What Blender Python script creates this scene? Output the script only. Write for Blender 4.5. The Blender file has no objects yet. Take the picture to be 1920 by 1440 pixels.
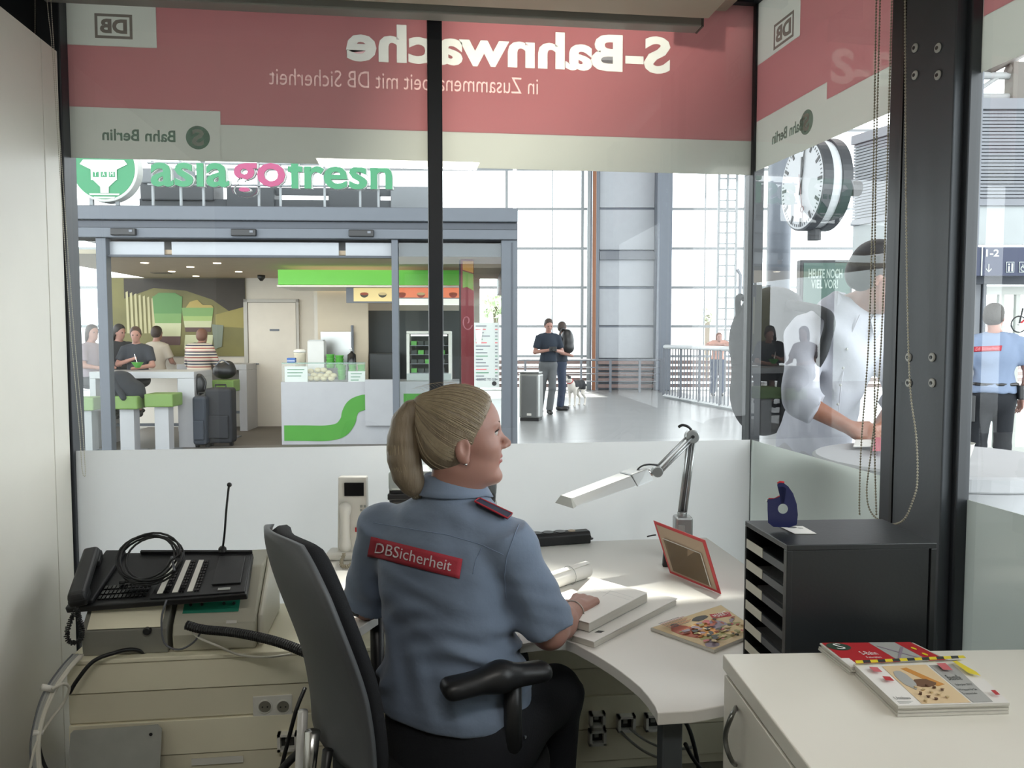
import bpy, math, random
import numpy as np
from mathutils import Vector, Matrix
from mathutils.bvhtree import BVHTree

random.seed(7)
SC = bpy.context.scene
COL = SC.collection

# ------------------------------------------------------------------ camera, sky, sun, exposure
FPX = 1500.0
YAW = math.radians(7.0)
PITCH = math.atan(89 / 1500.0)
CAMZ = 1.5
cd = bpy.data.cameras.new('camera')
cam = bpy.data.objects.new('camera', cd)
COL.objects.link(cam)
cam.location = (0, 0, CAMZ)
cam.rotation_euler = (math.pi / 2 - PITCH, 0, -YAW)
cd.sensor_width = 36.0
cd.lens = FPX / 1920 * 36.0
cd.clip_start = 0.02
cd.clip_end = 500
SC.camera = cam

W = bpy.data.worlds.new('world')
SC.world = W
W.use_nodes = True
bg = W.node_tree.nodes['Background']
bg.inputs[0].default_value = (0.93, 0.97, 1.0, 1)
bg.inputs[1].default_value = 3.2

SUN_EL = math.radians(60)
sd = bpy.data.lights.new('sun', 'SUN')
sd.energy = 12.5
sd.angle = math.radians(3.0)
sd.color = (1.0, 0.95, 0.86)
so = bpy.data.objects.new('sun', sd)
COL.objects.link(so)
so.rotation_euler = (-(math.pi / 2 - SUN_EL), 0, 0)   # shines from +Y down into the office
so.location = (0, 12, 20)

def area(name, loc, rot, sx, sy, energy, color=(1, 1, 1)):
    l = bpy.data.lights.new(name, 'AREA')
    l.shape = 'RECTANGLE'; l.size = sx; l.size_y = sy; l.energy = energy; l.color = color
    o = bpy.data.objects.new(name, l); COL.objects.link(o)
    o.location = loc; o.rotation_euler = rot
    return o
area('office_fill_light', (-0.1, -0.3, 2.80), (0, 0, 0), 1.2, 0.3, 15, (1, 0.96, 0.9))  # added unseen fill behind the camera, brightens the office
area('hall_daylight_fill', (3, 11, 8.6), (0, 0, 0), 10, 6, 300, (1, 0.98, 0.95))  # added fill under the roof, imitates diffuse daylight from rooflights
area('shop_lamp_light', (-2.1, 11.6, 2.42), (0, 0, 0), 4.2, 2.4, 26, (1, 0.86, 0.66))

vs = SC.view_settings
vs.view_transform = 'Standard'; vs.look = 'None'; vs.gamma = 1; vs.use_curve_mapping = False
vs.exposure = 0.85
SC.cycles.max_bounces = 8
SC.cycles.transparent_max_bounces = 16
SC.cycles.caustics_reflective = False
SC.cycles.caustics_refractive = False
SC.cycles.sample_clamp_indirect = 4.0

# ------------------------------------------------------------------ frames
RX = np.array([math.cos(YAW), -math.sin(YAW), 0.0])
FX = np.array([math.sin(YAW), math.cos(YAW), 0.0])
F3 = FX * math.cos(PITCH) - np.array([0, 0, math.sin(PITCH)])
U3 = np.cross(RX, F3)
CAM = np.array([0, 0, CAMZ])

def ray(px, py):
    return F3 * FPX + RX * (px - 960) - U3 * (py - 720)

def U(px, py, d):
    """world point seen at px,py at horizontal distance d in front of the camera"""
    r = ray(px, py)
    return CAM + r * (d / r.dot(FX))

def UZ(px, py, z):
    r = ray(px, py)
    return CAM + r * ((z - CAMZ) / r[2])

class Fr:
    """a place in the world: an origin on the ground and the direction of its x axis"""
    def __init__(s, o, ex):
        s.o = np.array([o[0], o[1], 0.0]); e = np.array([ex[0], ex[1], 0.0]); s.ex = e / np.linalg.norm(e)
        s.ey = np.array([-s.ex[1], s.ex[0], 0.0])
    def w(s, x, y, z):
        return s.o + s.ex * x + s.ey * y + np.array([0, 0, z])
    def at(s, px, py, y=0.0):
        r = ray(px, py); c = (CAM - s.o).dot(s.ey)
        p = CAM + r * ((y - c) / r.dot(s.ey))
        return (p - s.o).dot(s.ex), p[2]
    def x(s, px, y=0.0): return s.at(px, 631, y)[0]
    def z(s, px, py, y=0.0): return s.at(px, py, y)[1]
    def loc(s, p):
        q = np.array(p) - s.o
        return np.array([q.dot(s.ex), q.dot(s.ey), q[2]])

ROOM = Fr((0, 0), (1, 0))
CF = Fr((0, 0), RX)                       # square to the view
WY = 2.95                                 # front window line
CX = ROOM.x(1405, WY)
RW = Fr((CX, WY), (0.042, -0.999))        # right window wall: x runs towards the camera, y outwards

def hexc(h):
    h = h.lstrip('#'); v = [int(h[i:i + 2], 16) / 255 for i in (0, 2, 4)]
    return tuple(((c + .055) / 1.055) ** 2.4 if c > .04045 else c / 12.92 for c in v) + (1.0,)

# ------------------------------------------------------------------ materials
MATS = {}
def mat(name, h, rough=.5, metal=0.0, var=.06, vscale=6.0, bump=0.0, bscale=60.0, stretch=None, spec=.5, emit=0.0, ecol=None, aniso=None, sheen=0.0, coat=0.0, sss=0.0):
    if name in MATS: return MATS[name]
    m = bpy.data.materials.new(name); m.use_nodes = True
    nt = m.node_tree; N = nt.nodes; L = nt.links
    b = N['Principled BSDF']
    c = hexc(h)
    tc = N.new('ShaderNodeTexCoord')
    mp = N.new('ShaderNodeMapping')
    L.new(tc.outputs['Object'], mp.inputs[0])
    if stretch: mp.inputs['Scale'].default_value = stretch
    nz = N.new('ShaderNodeTexNoise'); nz.inputs['Scale'].default_value = vscale; nz.inputs['Detail'].default_value = 3
    L.new(mp.outputs[0], nz.inputs['Vector'])
    mx = N.new('ShaderNodeMix'); mx.data_type = 'RGBA'
    mx.inputs[6].default_value = tuple(max(0, x * (1 - var)) for x in c[:3]) + (1,)
    mx.inputs[7].default_value = tuple(min(1, x * (1 + var)) for x in c[:3]) + (1,)
    L.new(nz.outputs['Fac'], mx.inputs[0]); L.new(mx.outputs[2], b.inputs['Base Color'])
    b.inputs['Roughness'].default_value = rough; b.inputs['Metallic'].default_value = metal
    b.inputs['Specular IOR Level'].default_value = spec
    if sheen: b.inputs['Sheen Weight'].default_value = sheen
    if coat: b.inputs['Coat Weight'].default_value = coat
    if sss:
        b.inputs['Subsurface Weight'].default_value = sss; b.inputs['Subsurface Scale'].default_value = .01
    if bump:
        n2 = N.new('ShaderNodeTexNoise'); n2.inputs['Scale'].default_value = bscale; n2.inputs['Detail'].default_value = 4
        L.new(mp.outputs[0], n2.inputs['Vector'])
        bp = N.new('ShaderNodeBump'); bp.inputs['Strength'].default_value = bump; bp.inputs['Distance'].default_value = .01
        L.new(n2.outputs['Fac'], bp.inputs['Height']); L.new(bp.outputs[0], b.inputs['Normal'])
    if emit:
        b.inputs['Emission Color'].default_value = hexc(ecol or h); b.inputs['Emission Strength'].default_value = emit
    MATS[name] = m
    return m

def film(name, h, trans=.5, clear=0.0):
    """translucent vinyl film on glass: diffuse, lets light through"""
    if name in MATS: return MATS[name]
    m = bpy.data.materials.new(name); m.use_nodes = True
    nt = m.node_tree; N = nt.nodes; L = nt.links
    N.remove(N['Principled BSDF']); out = N['Material Output']
    c = hexc(h)
    nz = N.new('ShaderNodeTexNoise'); nz.inputs['Scale'].default_value = 4
    mx = N.new('ShaderNodeMix'); mx.data_type = 'RGBA'
    mx.inputs[6].default_value = tuple(x * .97 for x in c[:3]) + (1,); mx.inputs[7].default_value = c
    L.new(nz.outputs['Fac'], mx.inputs[0])
    d = N.new('ShaderNodeBsdfDiffuse'); t = N.new('ShaderNodeBsdfTranslucent')
    L.new(mx.outputs[2], d.inputs[0]); L.new(mx.outputs[2], t.inputs[0])
    s = N.new('ShaderNodeMixShader'); s.inputs[0].default_value = trans
    L.new(d.outputs[0], s.inputs[1]); L.new(t.outputs[0], s.inputs[2])
    last = s
    if clear:
        tr = N.new('ShaderNodeBsdfTransparent')
        s2 = N.new('ShaderNodeMixShader'); s2.inputs[0].default_value = clear
        L.new(s.outputs[0], s2.inputs[1]); L.new(tr.outputs[0], s2.inputs[2]); last = s2
    L.new(last.outputs[0], out.inputs[0])
    MATS[name] = m
    return m

def glass(name, tint='#f4f8f7', boost=1.35, rough=0.0):
    if name in MATS: return MATS[name]
    m = bpy.data.materials.new(name); m.use_nodes = True
    nt = m.node_tree; N = nt.nodes; L = nt.links
    N.remove(N['Principled BSDF']); out = N['Material Output']
    # reflectance of a thin pane, the same from both sides: (.04 + .96 (1-|cos|)^5) * boost
    ge = N.new('ShaderNodeNewGeometry'); vm = N.new('ShaderNodeVectorMath'); vm.operation = 'DOT_PRODUCT'
    L.new(ge.outputs['Incoming'], vm.inputs[0]); L.new(ge.outputs['Normal'], vm.inputs[1])
    def M(op, a=None, b=None):
        m_ = N.new('ShaderNodeMath'); m_.operation = op
        for i_, x_ in enumerate((a, b)):
            if x_ is None: continue
            if isinstance(x_, (int, float)): m_.inputs[i_].default_value = x_
            else: L.new(x_, m_.inputs[i_])
        return m_
    ab = M('ABSOLUTE', vm.outputs['Value']); om = M('SUBTRACT', 1.0, ab.outputs[0]); om.use_clamp = True
    pw = M('POWER', om.outputs[0], 5.0); sc_ = M('MULTIPLY', pw.outputs[0], .96); ad = M('ADD', sc_.outputs[0], .04)
    mu = M('MULTIPLY', ad.outputs[0], boost); mu.use_clamp = True
    t = N.new('ShaderNodeBsdfTransparent'); t.inputs[0].default_value = hexc(tint)
    g = N.new('ShaderNodeBsdfGlossy'); g.inputs['Roughness'].default_value = rough
    s = N.new('ShaderNodeMixShader')
    L.new(mu.outputs[0], s.inputs[0]); L.new(t.outputs[0], s.inputs[1]); L.new(g.outputs[0], s.inputs[2])
    L.new(s.outputs[0], out.inputs[0])
    MATS[name] = m
    return m

# ------------------------------------------------------------------ mesh helpers
class MB:
    def __init__(s, fr=ROOM):
        s.v = []; s.f = []; s.m = []; s.fr = fr; s.mi = 0
    def add(s, vs_, fs, world=False):
        n = len(s.v)
        for p in vs_: s.v.append(tuple(p) if world else tuple(s.fr.w(*p)))
        for f in fs: s.f.append([i + n for i in f]); s.m.append(s.mi)
        return s
    def box(s, x0, x1, y0, y1, z0, z1):
        if x1 < x0: x0, x1 = x1, x0
        if y1 < y0: y0, y1 = y1, y0
        if z1 < z0: z0, z1 = z1, z0
        v = [(x0, y0, z0), (x1, y0, z0), (x1, y1, z0), (x0, y1, z0), (x0, y0, z1), (x1, y0, z1), (x1, y1, z1), (x0, y1, z1)]
        return s.add(v, [(0, 3, 2, 1), (4, 5, 6, 7), (0, 1, 5, 4), (1, 2, 6, 5), (2, 3, 7, 6), (3, 0, 4, 7)])
    def hexa(s, bot, top, world=True):
        """solid between two quads (each 4 points, same winding seen from above)"""
        return s.add(list(bot) + list(top), [(0, 3, 2, 1), (4, 5, 6, 7), (0, 1, 5, 4), (1, 2, 6, 5), (2, 3, 7, 6), (3, 0, 4, 7)], world)
    def plate(s, q, n, t, world=True):
        """quad q thickened by t along n"""
        q = [np.array(p, float) for p in q]; n = np.array(n, float); n = n / np.linalg.norm(n) * t
        return s.hexa(q, [p + n for p in q], world)
    def prism(s, pts, n, world=True):
        """polygon pts extruded by the vector n"""
        k = len(pts); n = np.array(n, float)
        v = [np.array(p, float) for p in pts] + [np.array(p, float) + n for p in pts]
        fs = [list(range(k))[::-1], [k + i for i in range(k)]] + [[i, (i + 1) % k, k + (i + 1) % k, k + i] for i in range(k)]
        return s.add(v, fs, world)
    def tube(s, pts, r, n=8, world=True, caps=True):
        pts = [np.array(p if world else s.fr.w(*p), float) for p in pts]
        rs = r if hasattr(r, '__len__') else [r] * len(pts)
        k = len(pts); base = len(s.v); up = None
        for i, p in enumerate(pts):
            d = pts[min(i + 1, k - 1)] - pts[max(i - 1, 0)]
            d = d / (np.linalg.norm(d) + 1e-12)
            if up is None:
                up = np.array([0, 0, 1.0]) if abs(d[2]) < .9 else np.array([1.0, 0, 0])
            a = up - d * up.dot(d); a /= (np.linalg.norm(a) + 1e-12); up = a
            b = np.cross(d, a)
            for j in range(n):
                t = 2 * math.pi * j / n
                s.v.append(tuple(p + (a * math.cos(t) + b * math.sin(t)) * rs[i]))
        for i in range(k - 1):
            for j in range(n):
                s.f.append([base + i * n + j, base + i * n + (j + 1) % n, base + (i + 1) * n + (j + 1) % n, base + (i + 1) * n + j]); s.m.append(s.mi)
        if caps:
            s.f.append([base + j for j in range(n)][::-1]); s.m.append(s.mi)
            s.f.append([base + (k - 1) * n + j for j in range(n)]); s.m.append(s.mi)
        return s
    def lathe(s, c, axis, prof, n=24, world=True):
        """prof: list of (radius, height along axis)"""
        c = np.array(c if world else s.fr.w(*c), float)
        a = np.array(axis, float); a /= np.linalg.norm(a)
        u = np.cross(a, [0, 0, 1.0]) if abs(a[2]) < .9 else np.cross(a, [1.0, 0, 0]); u /= np.linalg.norm(u); w = np.cross(a, u)
        base = len(s.v); k = len(prof)
        for (r, h) in prof:
            for j in range(n):
                t = 2 * math.pi * j / n
                s.v.append(tuple(c + a * h + (u * math.cos(t) + w * math.sin(t)) * r))
        for i in range(k - 1):
            for j in range(n):
                s.f.append([base + i * n + j, base + i * n + (j + 1) % n, base + (i + 1) * n + (j + 1) % n, base + (i + 1) * n + j]); s.m.append(s.mi)
        s.f.append([base + j for j in range(n)][::-1]); s.m.append(s.mi)
        s.f.append([base + (k - 1) * n + j for j in range(n)]); s.m.append(s.mi)
        return s
    def ball(s, c, r, n=8, k=5):
        c = np.array(c, float); rr = np.array(r if hasattr(r, '__len__') else (r, r, r), float)
        base = len(s.v)
        for i in range(1, k):
            ph = math.pi * i / k
            for j in range(n):
                t = 2 * math.pi * j / n
                s.v.append(tuple(c + rr * np.array([math.sin(ph) * math.cos(t), math.sin(ph) * math.sin(t), math.cos(ph)])))
        s.v.append(tuple(c + rr * np.array([0, 0, 1]))); s.v.append(tuple(c - rr * np.array([0, 0, 1])))
        T = len(s.v) - 2
        for i in range(k - 2):
            for j in range(n):
                s.f.append([base + i * n + j, base + (i + 1) * n + j, base + (i + 1) * n + (j + 1) % n, base + i * n + (j + 1) % n]); s.m.append(s.mi)
        for j in range(n):
            s.f.append([T, base + j, base + (j + 1) % n]); s.m.append(s.mi)
            s.f.append([T + 1, base + (k - 2) * n + (j + 1) % n, base + (k - 2) * n + j]); s.m.append(s.mi)
        return s
    def grid(s, fn, nu, nv, world=True):
        base = len(s.v)
        for i in range(nu + 1):
            for j in range(nv + 1):
                p = fn(i / nu, j / nv); s.v.append(tuple(p) if world else tuple(s.fr.w(*p)))
        for i in range(nu):
            for j in range(nv):
                a = base + i * (nv + 1) + j
                s.f.append([a, a + nv + 1, a + nv + 2, a + 1]); s.m.append(s.mi)
        return s
    def build(s, name, m, parent=None, smooth=False, bevel=0.0, seg=2, solid=0.0, sub=0, stuff=False):
        me = bpy.data.meshes.new(name)
        me.from_pydata([tuple(map(float, p)) for p in s.v], [], s.f)
        ms = m if isinstance(m, (list, tuple)) else [m]
        for x in ms: me.materials.append(x)
        if len(ms) > 1: me.polygons.foreach_set('material_index', s.m)
        if smooth: me.polygons.foreach_set('use_smooth', [True] * len(me.polygons))
        me.update()
        import bmesh
        bm = bmesh.new(); bm.from_mesh(me); bmesh.ops.recalc_face_normals(bm, faces=bm.faces); bm.to_mesh(me); bm.free()
        o = bpy.data.objects.new(name, me); COL.objects.link(o)
        if parent is not None: attach(o, parent)
        if solid:
            md = o.modifiers.new('solid', 'SOLIDIFY'); md.thickness = solid; md.offset = 0
        if bevel:
            md = o.modifiers.new('bevel', 'BEVEL'); md.width = bevel; md.segments = seg; md.limit_method = 'ANGLE'; md.angle_limit = .7
        if sub:
            md = o.modifiers.new('sub', 'SUBSURF'); md.levels = sub; md.render_levels = sub
        if stuff: o['kind'] = 'stuff'
        return o

def wpos(o):
    p = Vector((0, 0, 0))
    while o is not None:
        p = p + Vector(o.location); o = o.parent
    return p

def attach(o, parent):
    o.parent = parent
    o.location = Vector(o.location) - wpos(parent)

def thing(name, label, cat, loc=(0, 0, 0), group=None):
    o = bpy.data.objects.new(name, None); COL.objects.link(o)
    o.location = tuple(map(float, loc)); o.empty_display_size = .05
    o['label'] = label; o['category'] = cat
    if group: o['group'] = group
    return o

def tag(o, label, cat, group=None, kind=None):
    o['label'] = label; o['category'] = cat
    if group: o['group'] = group
    if kind: o['kind'] = kind
    return o

def struct(o, label=None, cat=None):
    o['kind'] = 'structure'
    if label: o['label'] = label
    if cat: o['category'] = cat
    return o

def sroot(name, label, cat, loc=(0, 0, 0)):
    o = thing(name, label, cat, loc); o['kind'] = 'structure'
    return o

def copy_tree(o, parent=None):
    c = o.copy(); COL.objects.link(c)
    if parent is not None:
        c.parent = parent
    for ch in list(o.children): copy_tree(ch, c)
    return c

def bx(name, m, b, parent=None, fr=ROOM, bevel=0.0, **k):
    return MB(fr).box(*b).build(name, m, parent, bevel=bevel, **k)

TEXTC = {}
def text_geo(s, bold=0.0, thick=0.0, res=3):
    key = (s, bold, thick, res)
    if key in TEXTC: return TEXTC[key]
    c = bpy.data.curves.new('t', 'FONT'); c.body = s; c.size = 1.0; c.offset = bold; c.extrude = thick; c.resolution_u = res
    o = bpy.data.objects.new('t', c); COL.objects.link(o)
    bpy.context.view_layer.update()
    dg = bpy.context.evaluated_depsgraph_get()
    me = bpy.data.meshes.new_from_object(o.evaluated_get(dg))
    v = np.array([tuple(p.co) for p in me.vertices]) if len(me.vertices) else np.zeros((1, 3))
    f = [list(p.vertices) for p in me.polygons]
    bpy.data.objects.remove(o); bpy.data.curves.remove(c); bpy.data.meshes.remove(me)
    lo = v.min(0); hi = v.max(0)
    v = v.copy(); v[:, 0] = (v[:, 0] - lo[0]) / max(hi[0] - lo[0], 1e-6); v[:, 1] = (v[:, 1] - lo[1]) / max(hi[1] - lo[1], 1e-6)
    v[:, 2] = v[:, 2] - v[:, 2].min()
    zt = v[:, 2].max()
    if zt > 0: v[:, 2] /= zt
    TEXTC[key] = (v, f)
    return v, f

def put_text(name, s, m, parent, P0, ex, ey, w, h, thick=.002, bold=0.0, mirror=False, res=3, mb=None):
    """text filling the w x h box whose lower left corner is P0"""
    v, f = text_geo(s, bold, .1 if thick else 0.0, res)
    P0 = np.array(P0, float); ex = np.array(ex, float); ey = np.array(ey, float); n = np.cross(ex, ey)
    pts = []
    for (a, b, c) in v:
        if mirror: a = 1 - a
        pts.append(P0 + ex * a * w + ey * b * h + n * c * thick)
    q = mb or MB()
    q.add(pts, [ff[::-1] for ff in f] if mirror else f, True)
    if mb is None: return q.build(name, m, parent)

def disc(mb, c, n, r, t, seg=32):
    mb.lathe(c, n, [(r, 0), (r, t)], seg)
    return mb
# ------------------------------------------------------------------ soft solids (signed distance, surface nets)
def _n(v): v = np.array(v, float); return v / (np.linalg.norm(v) + 1e-12)
def cap(a, b, r1, r2=None, k=.02, op='u'): return dict(t='cap', a=np.array(a, float), b=np.array(b, float), r1=r1, r2=r1 if r2 is None else r2, k=k, op=op)
def cone(a, b, r1, r2, k=.01, op='u'): return dict(t='cone', a=np.array(a, float), b=np.array(b, float), r1=r1, r2=r2, k=k, op=op)
def ell(c, r, R=None, k=.02, op='u'): return dict(t='ell', c=np.array(c, float), r=np.array(r if hasattr(r, '__len__') else (r, r, r), float), R=R, k=k, op=op)
def loft(secs, uax, k=.03, op='u', p=2.3): return dict(t='loft', s=np.array(secs, float), u=_n(uax), k=k, op=op, p=p)   # secs: z, cx, cy, half width, half depth
def half(n, c, k=.004, op='s'): return dict(t='half', n=_n(n), c=np.array(c, float), k=k, op=op)   # region on the side n points to

def bound(p):
    t = p['t']
    if t in ('cap', 'cone'):
        r = max(p['r1'], p['r2']); return np.minimum(p['a'], p['b']) - r, np.maximum(p['a'], p['b']) + r
    if t == 'ell':
        r = p['r'].max(); return p['c'] - r, p['c'] + r
    if t == 'loft':
        s = p['s']; r = max(s[:, 3].max(), s[:, 4].max())
        return np.array([s[:, 1].min() - r, s[:, 2].min() - r, s[:, 0].min()]), np.array([s[:, 1].max() + r, s[:, 2].max() + r, s[:, 0].max()])
    return None

def dist(p, X, Y, Z):
    t = p['t']
    if t in ('cap', 'cone'):
        a, b = p['a'], p['b']; ba = b - a; L2 = ba.dot(ba) + 1e-12
        px, py, pz = X - a[0], Y - a[1], Z - a[2]
        h = (px * ba[0] + py * ba[1] + pz * ba[2]) / L2
        if t == 'cap':
            h = np.clip(h, 0, 1)
            return np.sqrt((px - h * ba[0]) ** 2 + (py - h * ba[1]) ** 2 + (pz - h * ba[2]) ** 2) - (p['r1'] + (p['r2'] - p['r1']) * h)
        rad = np.sqrt(np.maximum((px - h * ba[0]) ** 2 + (py - h * ba[1]) ** 2 + (pz - h * ba[2]) ** 2, 0))
        hc = np.clip(h, 0, 1); L = math.sqrt(L2)
        return np.maximum(rad - (p['r1'] + (p['r2'] - p['r1']) * hc), np.maximum(-h, h - 1) * L)
    if t == 'ell':
        q = [X - p['c'][0], Y - p['c'][1], Z - p['c'][2]]
        if p['R'] is not None:
            R = p['R']; q = [R[0][i] * q[0] + R[1][i] * q[1] + R[2][i] * q[2] for i in range(3)]   # columns of R are local axes
        r = p['r']
        k0 = np.sqrt((q[0] / r[0]) ** 2 + (q[1] / r[1]) ** 2 + (q[2] / r[2]) ** 2) + 1e-9
        k1 = np.sqrt((q[0] / r[0] ** 2) ** 2 + (q[1] / r[1] ** 2) ** 2 + (q[2] / r[2] ** 2) ** 2) + 1e-9
        return k0 * (k0 - 1) / k1
    if t == 'loft':
        s = p['s']; zz = s[:, 0]
        g = lambda i: np.interp(Z, zz, s[:, i])
        cx, cy, w, d = g(1), g(2), g(3), g(4)
        u = p['u']; qx, qy = X - cx, Y - cy
        a = qx * u[0] + qy * u[1]; b = -qx * u[1] + qy * u[0]; e = p['p']
        k0 = (np.abs(a / w) ** e + np.abs(b / d) ** e) ** (1 / e)
        return np.maximum((k0 - 1) * np.minimum(w, d), np.maximum(zz[0] - Z, Z - zz[-1]))
    if t == 'half':
        n, c = p['n'], p['c']
        return -((X - c[0]) * n[0] + (Y - c[1]) * n[1] + (Z - c[2]) * n[2])

def solid_geo(prims, res, pad=0.0, disp=None, keep=None):
    lo = None
    for p in prims:
        if p['op'] != 'u': continue
        b = bound(p)
        lo, hi = (b[0].copy(), b[1].copy()) if lo is None else (np.minimum(lo, b[0]), np.maximum(hi, b[1]))
    lo -= 3 * res + pad; hi += 3 * res + pad
    n = np.ceil((hi - lo) / res).astype(int) + 1
    ax = [lo[i] + res * np.arange(n[i]) for i in range(3)]
    D = np.full(tuple(n), 0.2)
    for p in prims:
        b = bound(p)
        if b is None: sl = [slice(0, n[i]) for i in range(3)]
        else:
            mg = p['k'] * 1.5 + 3 * res + pad
            sl = []
            for i in range(3):
                i0 = max(0, int((b[0][i] - mg - lo[i]) / res)); i1 = min(n[i], int((b[1][i] + mg - lo[i]) / res) + 2)
                sl.append(slice(i0, max(i0, i1)))
        if any(s.stop <= s.start for s in sl): continue
        X, Y, Z = np.meshgrid(ax[0][sl[0]], ax[1][sl[1]], ax[2][sl[2]], indexing='ij', sparse=True)
        d = dist(p, X, Y, Z) + np.zeros(D[tuple(sl)].shape)
        if pad and p['op'] == 'u' : d = d - pad
        o = D[tuple(sl)]; k = p['k']
        if p['op'] == 'u':
            h = np.clip(.5 + .5 * (o - d) / k, 0, 1) if k > 0 else (d < o) * 1.0
            D[tuple(sl)] = o * (1 - h) + d * h - k * h * (1 - h)
        else:   # subtract
            d = -d
            h = np.clip(.5 - .5 * (o - d) / k, 0, 1)
            D[tuple(sl)] = o * (1 - h) + d * h + k * h * (1 - h)
    if disp is not None:
        X, Y, Z = np.meshgrid(*ax, indexing='ij', sparse=True)
        D = D + disp(X, Y, Z)
    ins = D < 0
    c = [s - 1 for s in D.shape]
    cnt = np.zeros(c); acc = np.zeros(c + [3])
    cor = [(i, j, k) for i in (0, 1) for j in (0, 1) for k in (0, 1)]
    sub = {q: D[q[0]:q[0] + c[0], q[1]:q[1] + c[1], q[2]:q[2] + c[2]] for q in cor}
    for q in cor:
        for a in range(3):
            if q[a] == 0:
                q2 = list(q); q2[a] = 1; q2 = tuple(q2)
                A, B = sub[q], sub[q2]
                x = (A < 0) != (B < 0)
                if not x.any(): continue
                t = np.where(x, A / np.where(x, A - B, 1), 0)
                cnt += x
                for b in range(3):
                    acc[..., b] += np.where(x, (t if b == a else q[b]), 0)
    act = cnt > 0
    idx = -np.ones(c, int); idx[act] = np.arange(act.sum())
    ijk = np.argwhere(act)
    V = lo + res * (ijk + acc[act] / cnt[act][:, None])
    F = []
    for a in range(3):
        b, e = (a + 1) % 3, (a + 2) % 3
        s0 = [slice(None)] * 3; s1 = [slice(None)] * 3
        s0[a] = slice(0, -1); s1[a] = slice(1, None)
        x = ins[tuple(s0)] != ins[tuple(s1)]
        pts = np.argwhere(x)
        flip = ins[tuple(s0)][x]
        ok = (pts[:, b] > 0) & (pts[:, e] > 0) & (pts[:, b] < c[b]) & (pts[:, e] < c[e])
        pts = pts[ok]; flip = flip[ok]
        def I(db, de):
            q = pts.copy(); q[:, b] += db; q[:, e] += de
            return idx[q[:, 0], q[:, 1], q[:, 2]]
        Q = np.stack([I(-1, -1), I(0, -1), I(0, 0), I(-1, 0)], 1)
        Q[~flip] = Q[~flip][:, ::-1]
        F.append(Q)
    return V, np.concatenate(F)

def solid(name, prims, res, m, parent=None, pad=0.0, disp=None, mats=None, relax=1, post=None):
    V, F = solid_geo(prims, res, pad, disp)
    # light smoothing of the surface
    for _ in range(relax):
        E = np.concatenate([F[:, [0, 1]], F[:, [1, 2]], F[:, [2, 3]], F[:, [3, 0]]])
        S = np.zeros_like(V); Cn = np.zeros(len(V))
        np.add.at(S, E[:, 0], V[E[:, 1]]); np.add.at(S, E[:, 1], V[E[:, 0]])
        np.add.at(Cn, E[:, 0], 1); np.add.at(Cn, E[:, 1], 1)
        V = V * .5 + .5 * S / np.maximum(Cn, 1)[:, None]
    if post is not None: V = post(V)
    me = bpy.data.meshes.new(name)
    me.from_pydata(V.tolist(), [], F.tolist())
    for x in (m if isinstance(m, (list, tuple)) else [m]): me.materials.append(x)
    if mats is not None:
        ctr = V[F].mean(1)
        me.polygons.foreach_set('material_index', mats(ctr).astype(int))
    me.polygons.foreach_set('use_smooth', [True] * len(me.polygons))
    me.update()
    o = bpy.data.objects.new(name, me); COL.objects.link(o)
    if parent is not None: attach(o, parent)
    o['nv'] = len(V)
    del o['nv']
    return o

def bvh_of(o):
    off = wpos(o)
    return BVHTree.FromPolygons([Vector(v.co) + off for v in o.data.vertices], [list(p.vertices) for p in o.data.polygons])

def on_surface(bvh, px, py, lift=.002):
    """where the line of sight through px,py meets a built surface, lifted off it"""
    r = Vector(ray(px, py)).normalized()
    h = bvh.ray_cast(Vector((0, 0, CAMZ)), r)
    if h[0] is None: return None
    n = h[1]
    if n.dot(r) > 0: n = -n
    return np.array(h[0] + n * lift)

def quad_px(c, a, b):
    """bilinear: c = BL, BR, TR, TL pixels"""
    c = [np.array(x, float) for x in c]
    return c[0] * (1 - a) * (1 - b) + c[1] * a * (1 - b) + c[2] * a * b + c[3] * (1 - a) * b

def decal(name, bvh, corners, m, parent, nu=16, nv=6, lift=.003, solid_t=.0015):
    """a patch of cloth sewn flat on a surface"""
    last = [None]
    def fn(a, b):
        p = on_surface(bvh, *quad_px(corners, a, b), lift)
        if p is None: p = last[0]
        last[0] = p
        return p
    return MB().grid(fn, nu, nv).build(name, m, parent, smooth=True, solid=solid_t)

def decal_text(name, bvh, corners, s, m, parent, box=(0, 0, 1, 1), lift=.0045, bold=0.0):
    v, f = text_geo(s, bold, 0.0, 3)
    pts = []; last = None
    for (a, b, c) in v:
        p = on_surface(bvh, *quad_px(corners, box[0] + a * (box[2] - box[0]), box[1] + b * (box[3] - box[1])), lift)
        if p is None: p = last
        last = p; pts.append(p)
    return MB().add(pts, f, True).build(name, m, parent)

# ------------------------------------------------------------------ people
SKIN = mat('skin', '#9f7669', .5, var=.05, vscale=20, sss=.06)
SKIN2 = mat('skin_tan', '#8e5f4b', .5, var=.06, vscale=20)
HAIRB = mat('brown_hair', '#33261f', .6, var=.3, vscale=60, stretch=(1, 1, .15), bump=.5, bscale=150)
HAIRG = mat('dark_grey_hair', '#38342f', .6, var=.3, vscale=60, stretch=(1, 1, .15), bump=.5, bscale=150)
SHOE = mat('dark_shoe', '#222222', .5)
EYEW = mat('eye_white', '#b5aca4', .2)
EYEB = mat('eye_dark', '#2b2320', .2)

def frame_dir(heading):
    """heading in degrees clockwise from straight away of the camera"""
    a = math.radians(heading)
    f = FX * math.cos(a) + RX * math.sin(a)
    return f, np.cross([0, 0, 1.0], f)       # forward, left

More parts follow.
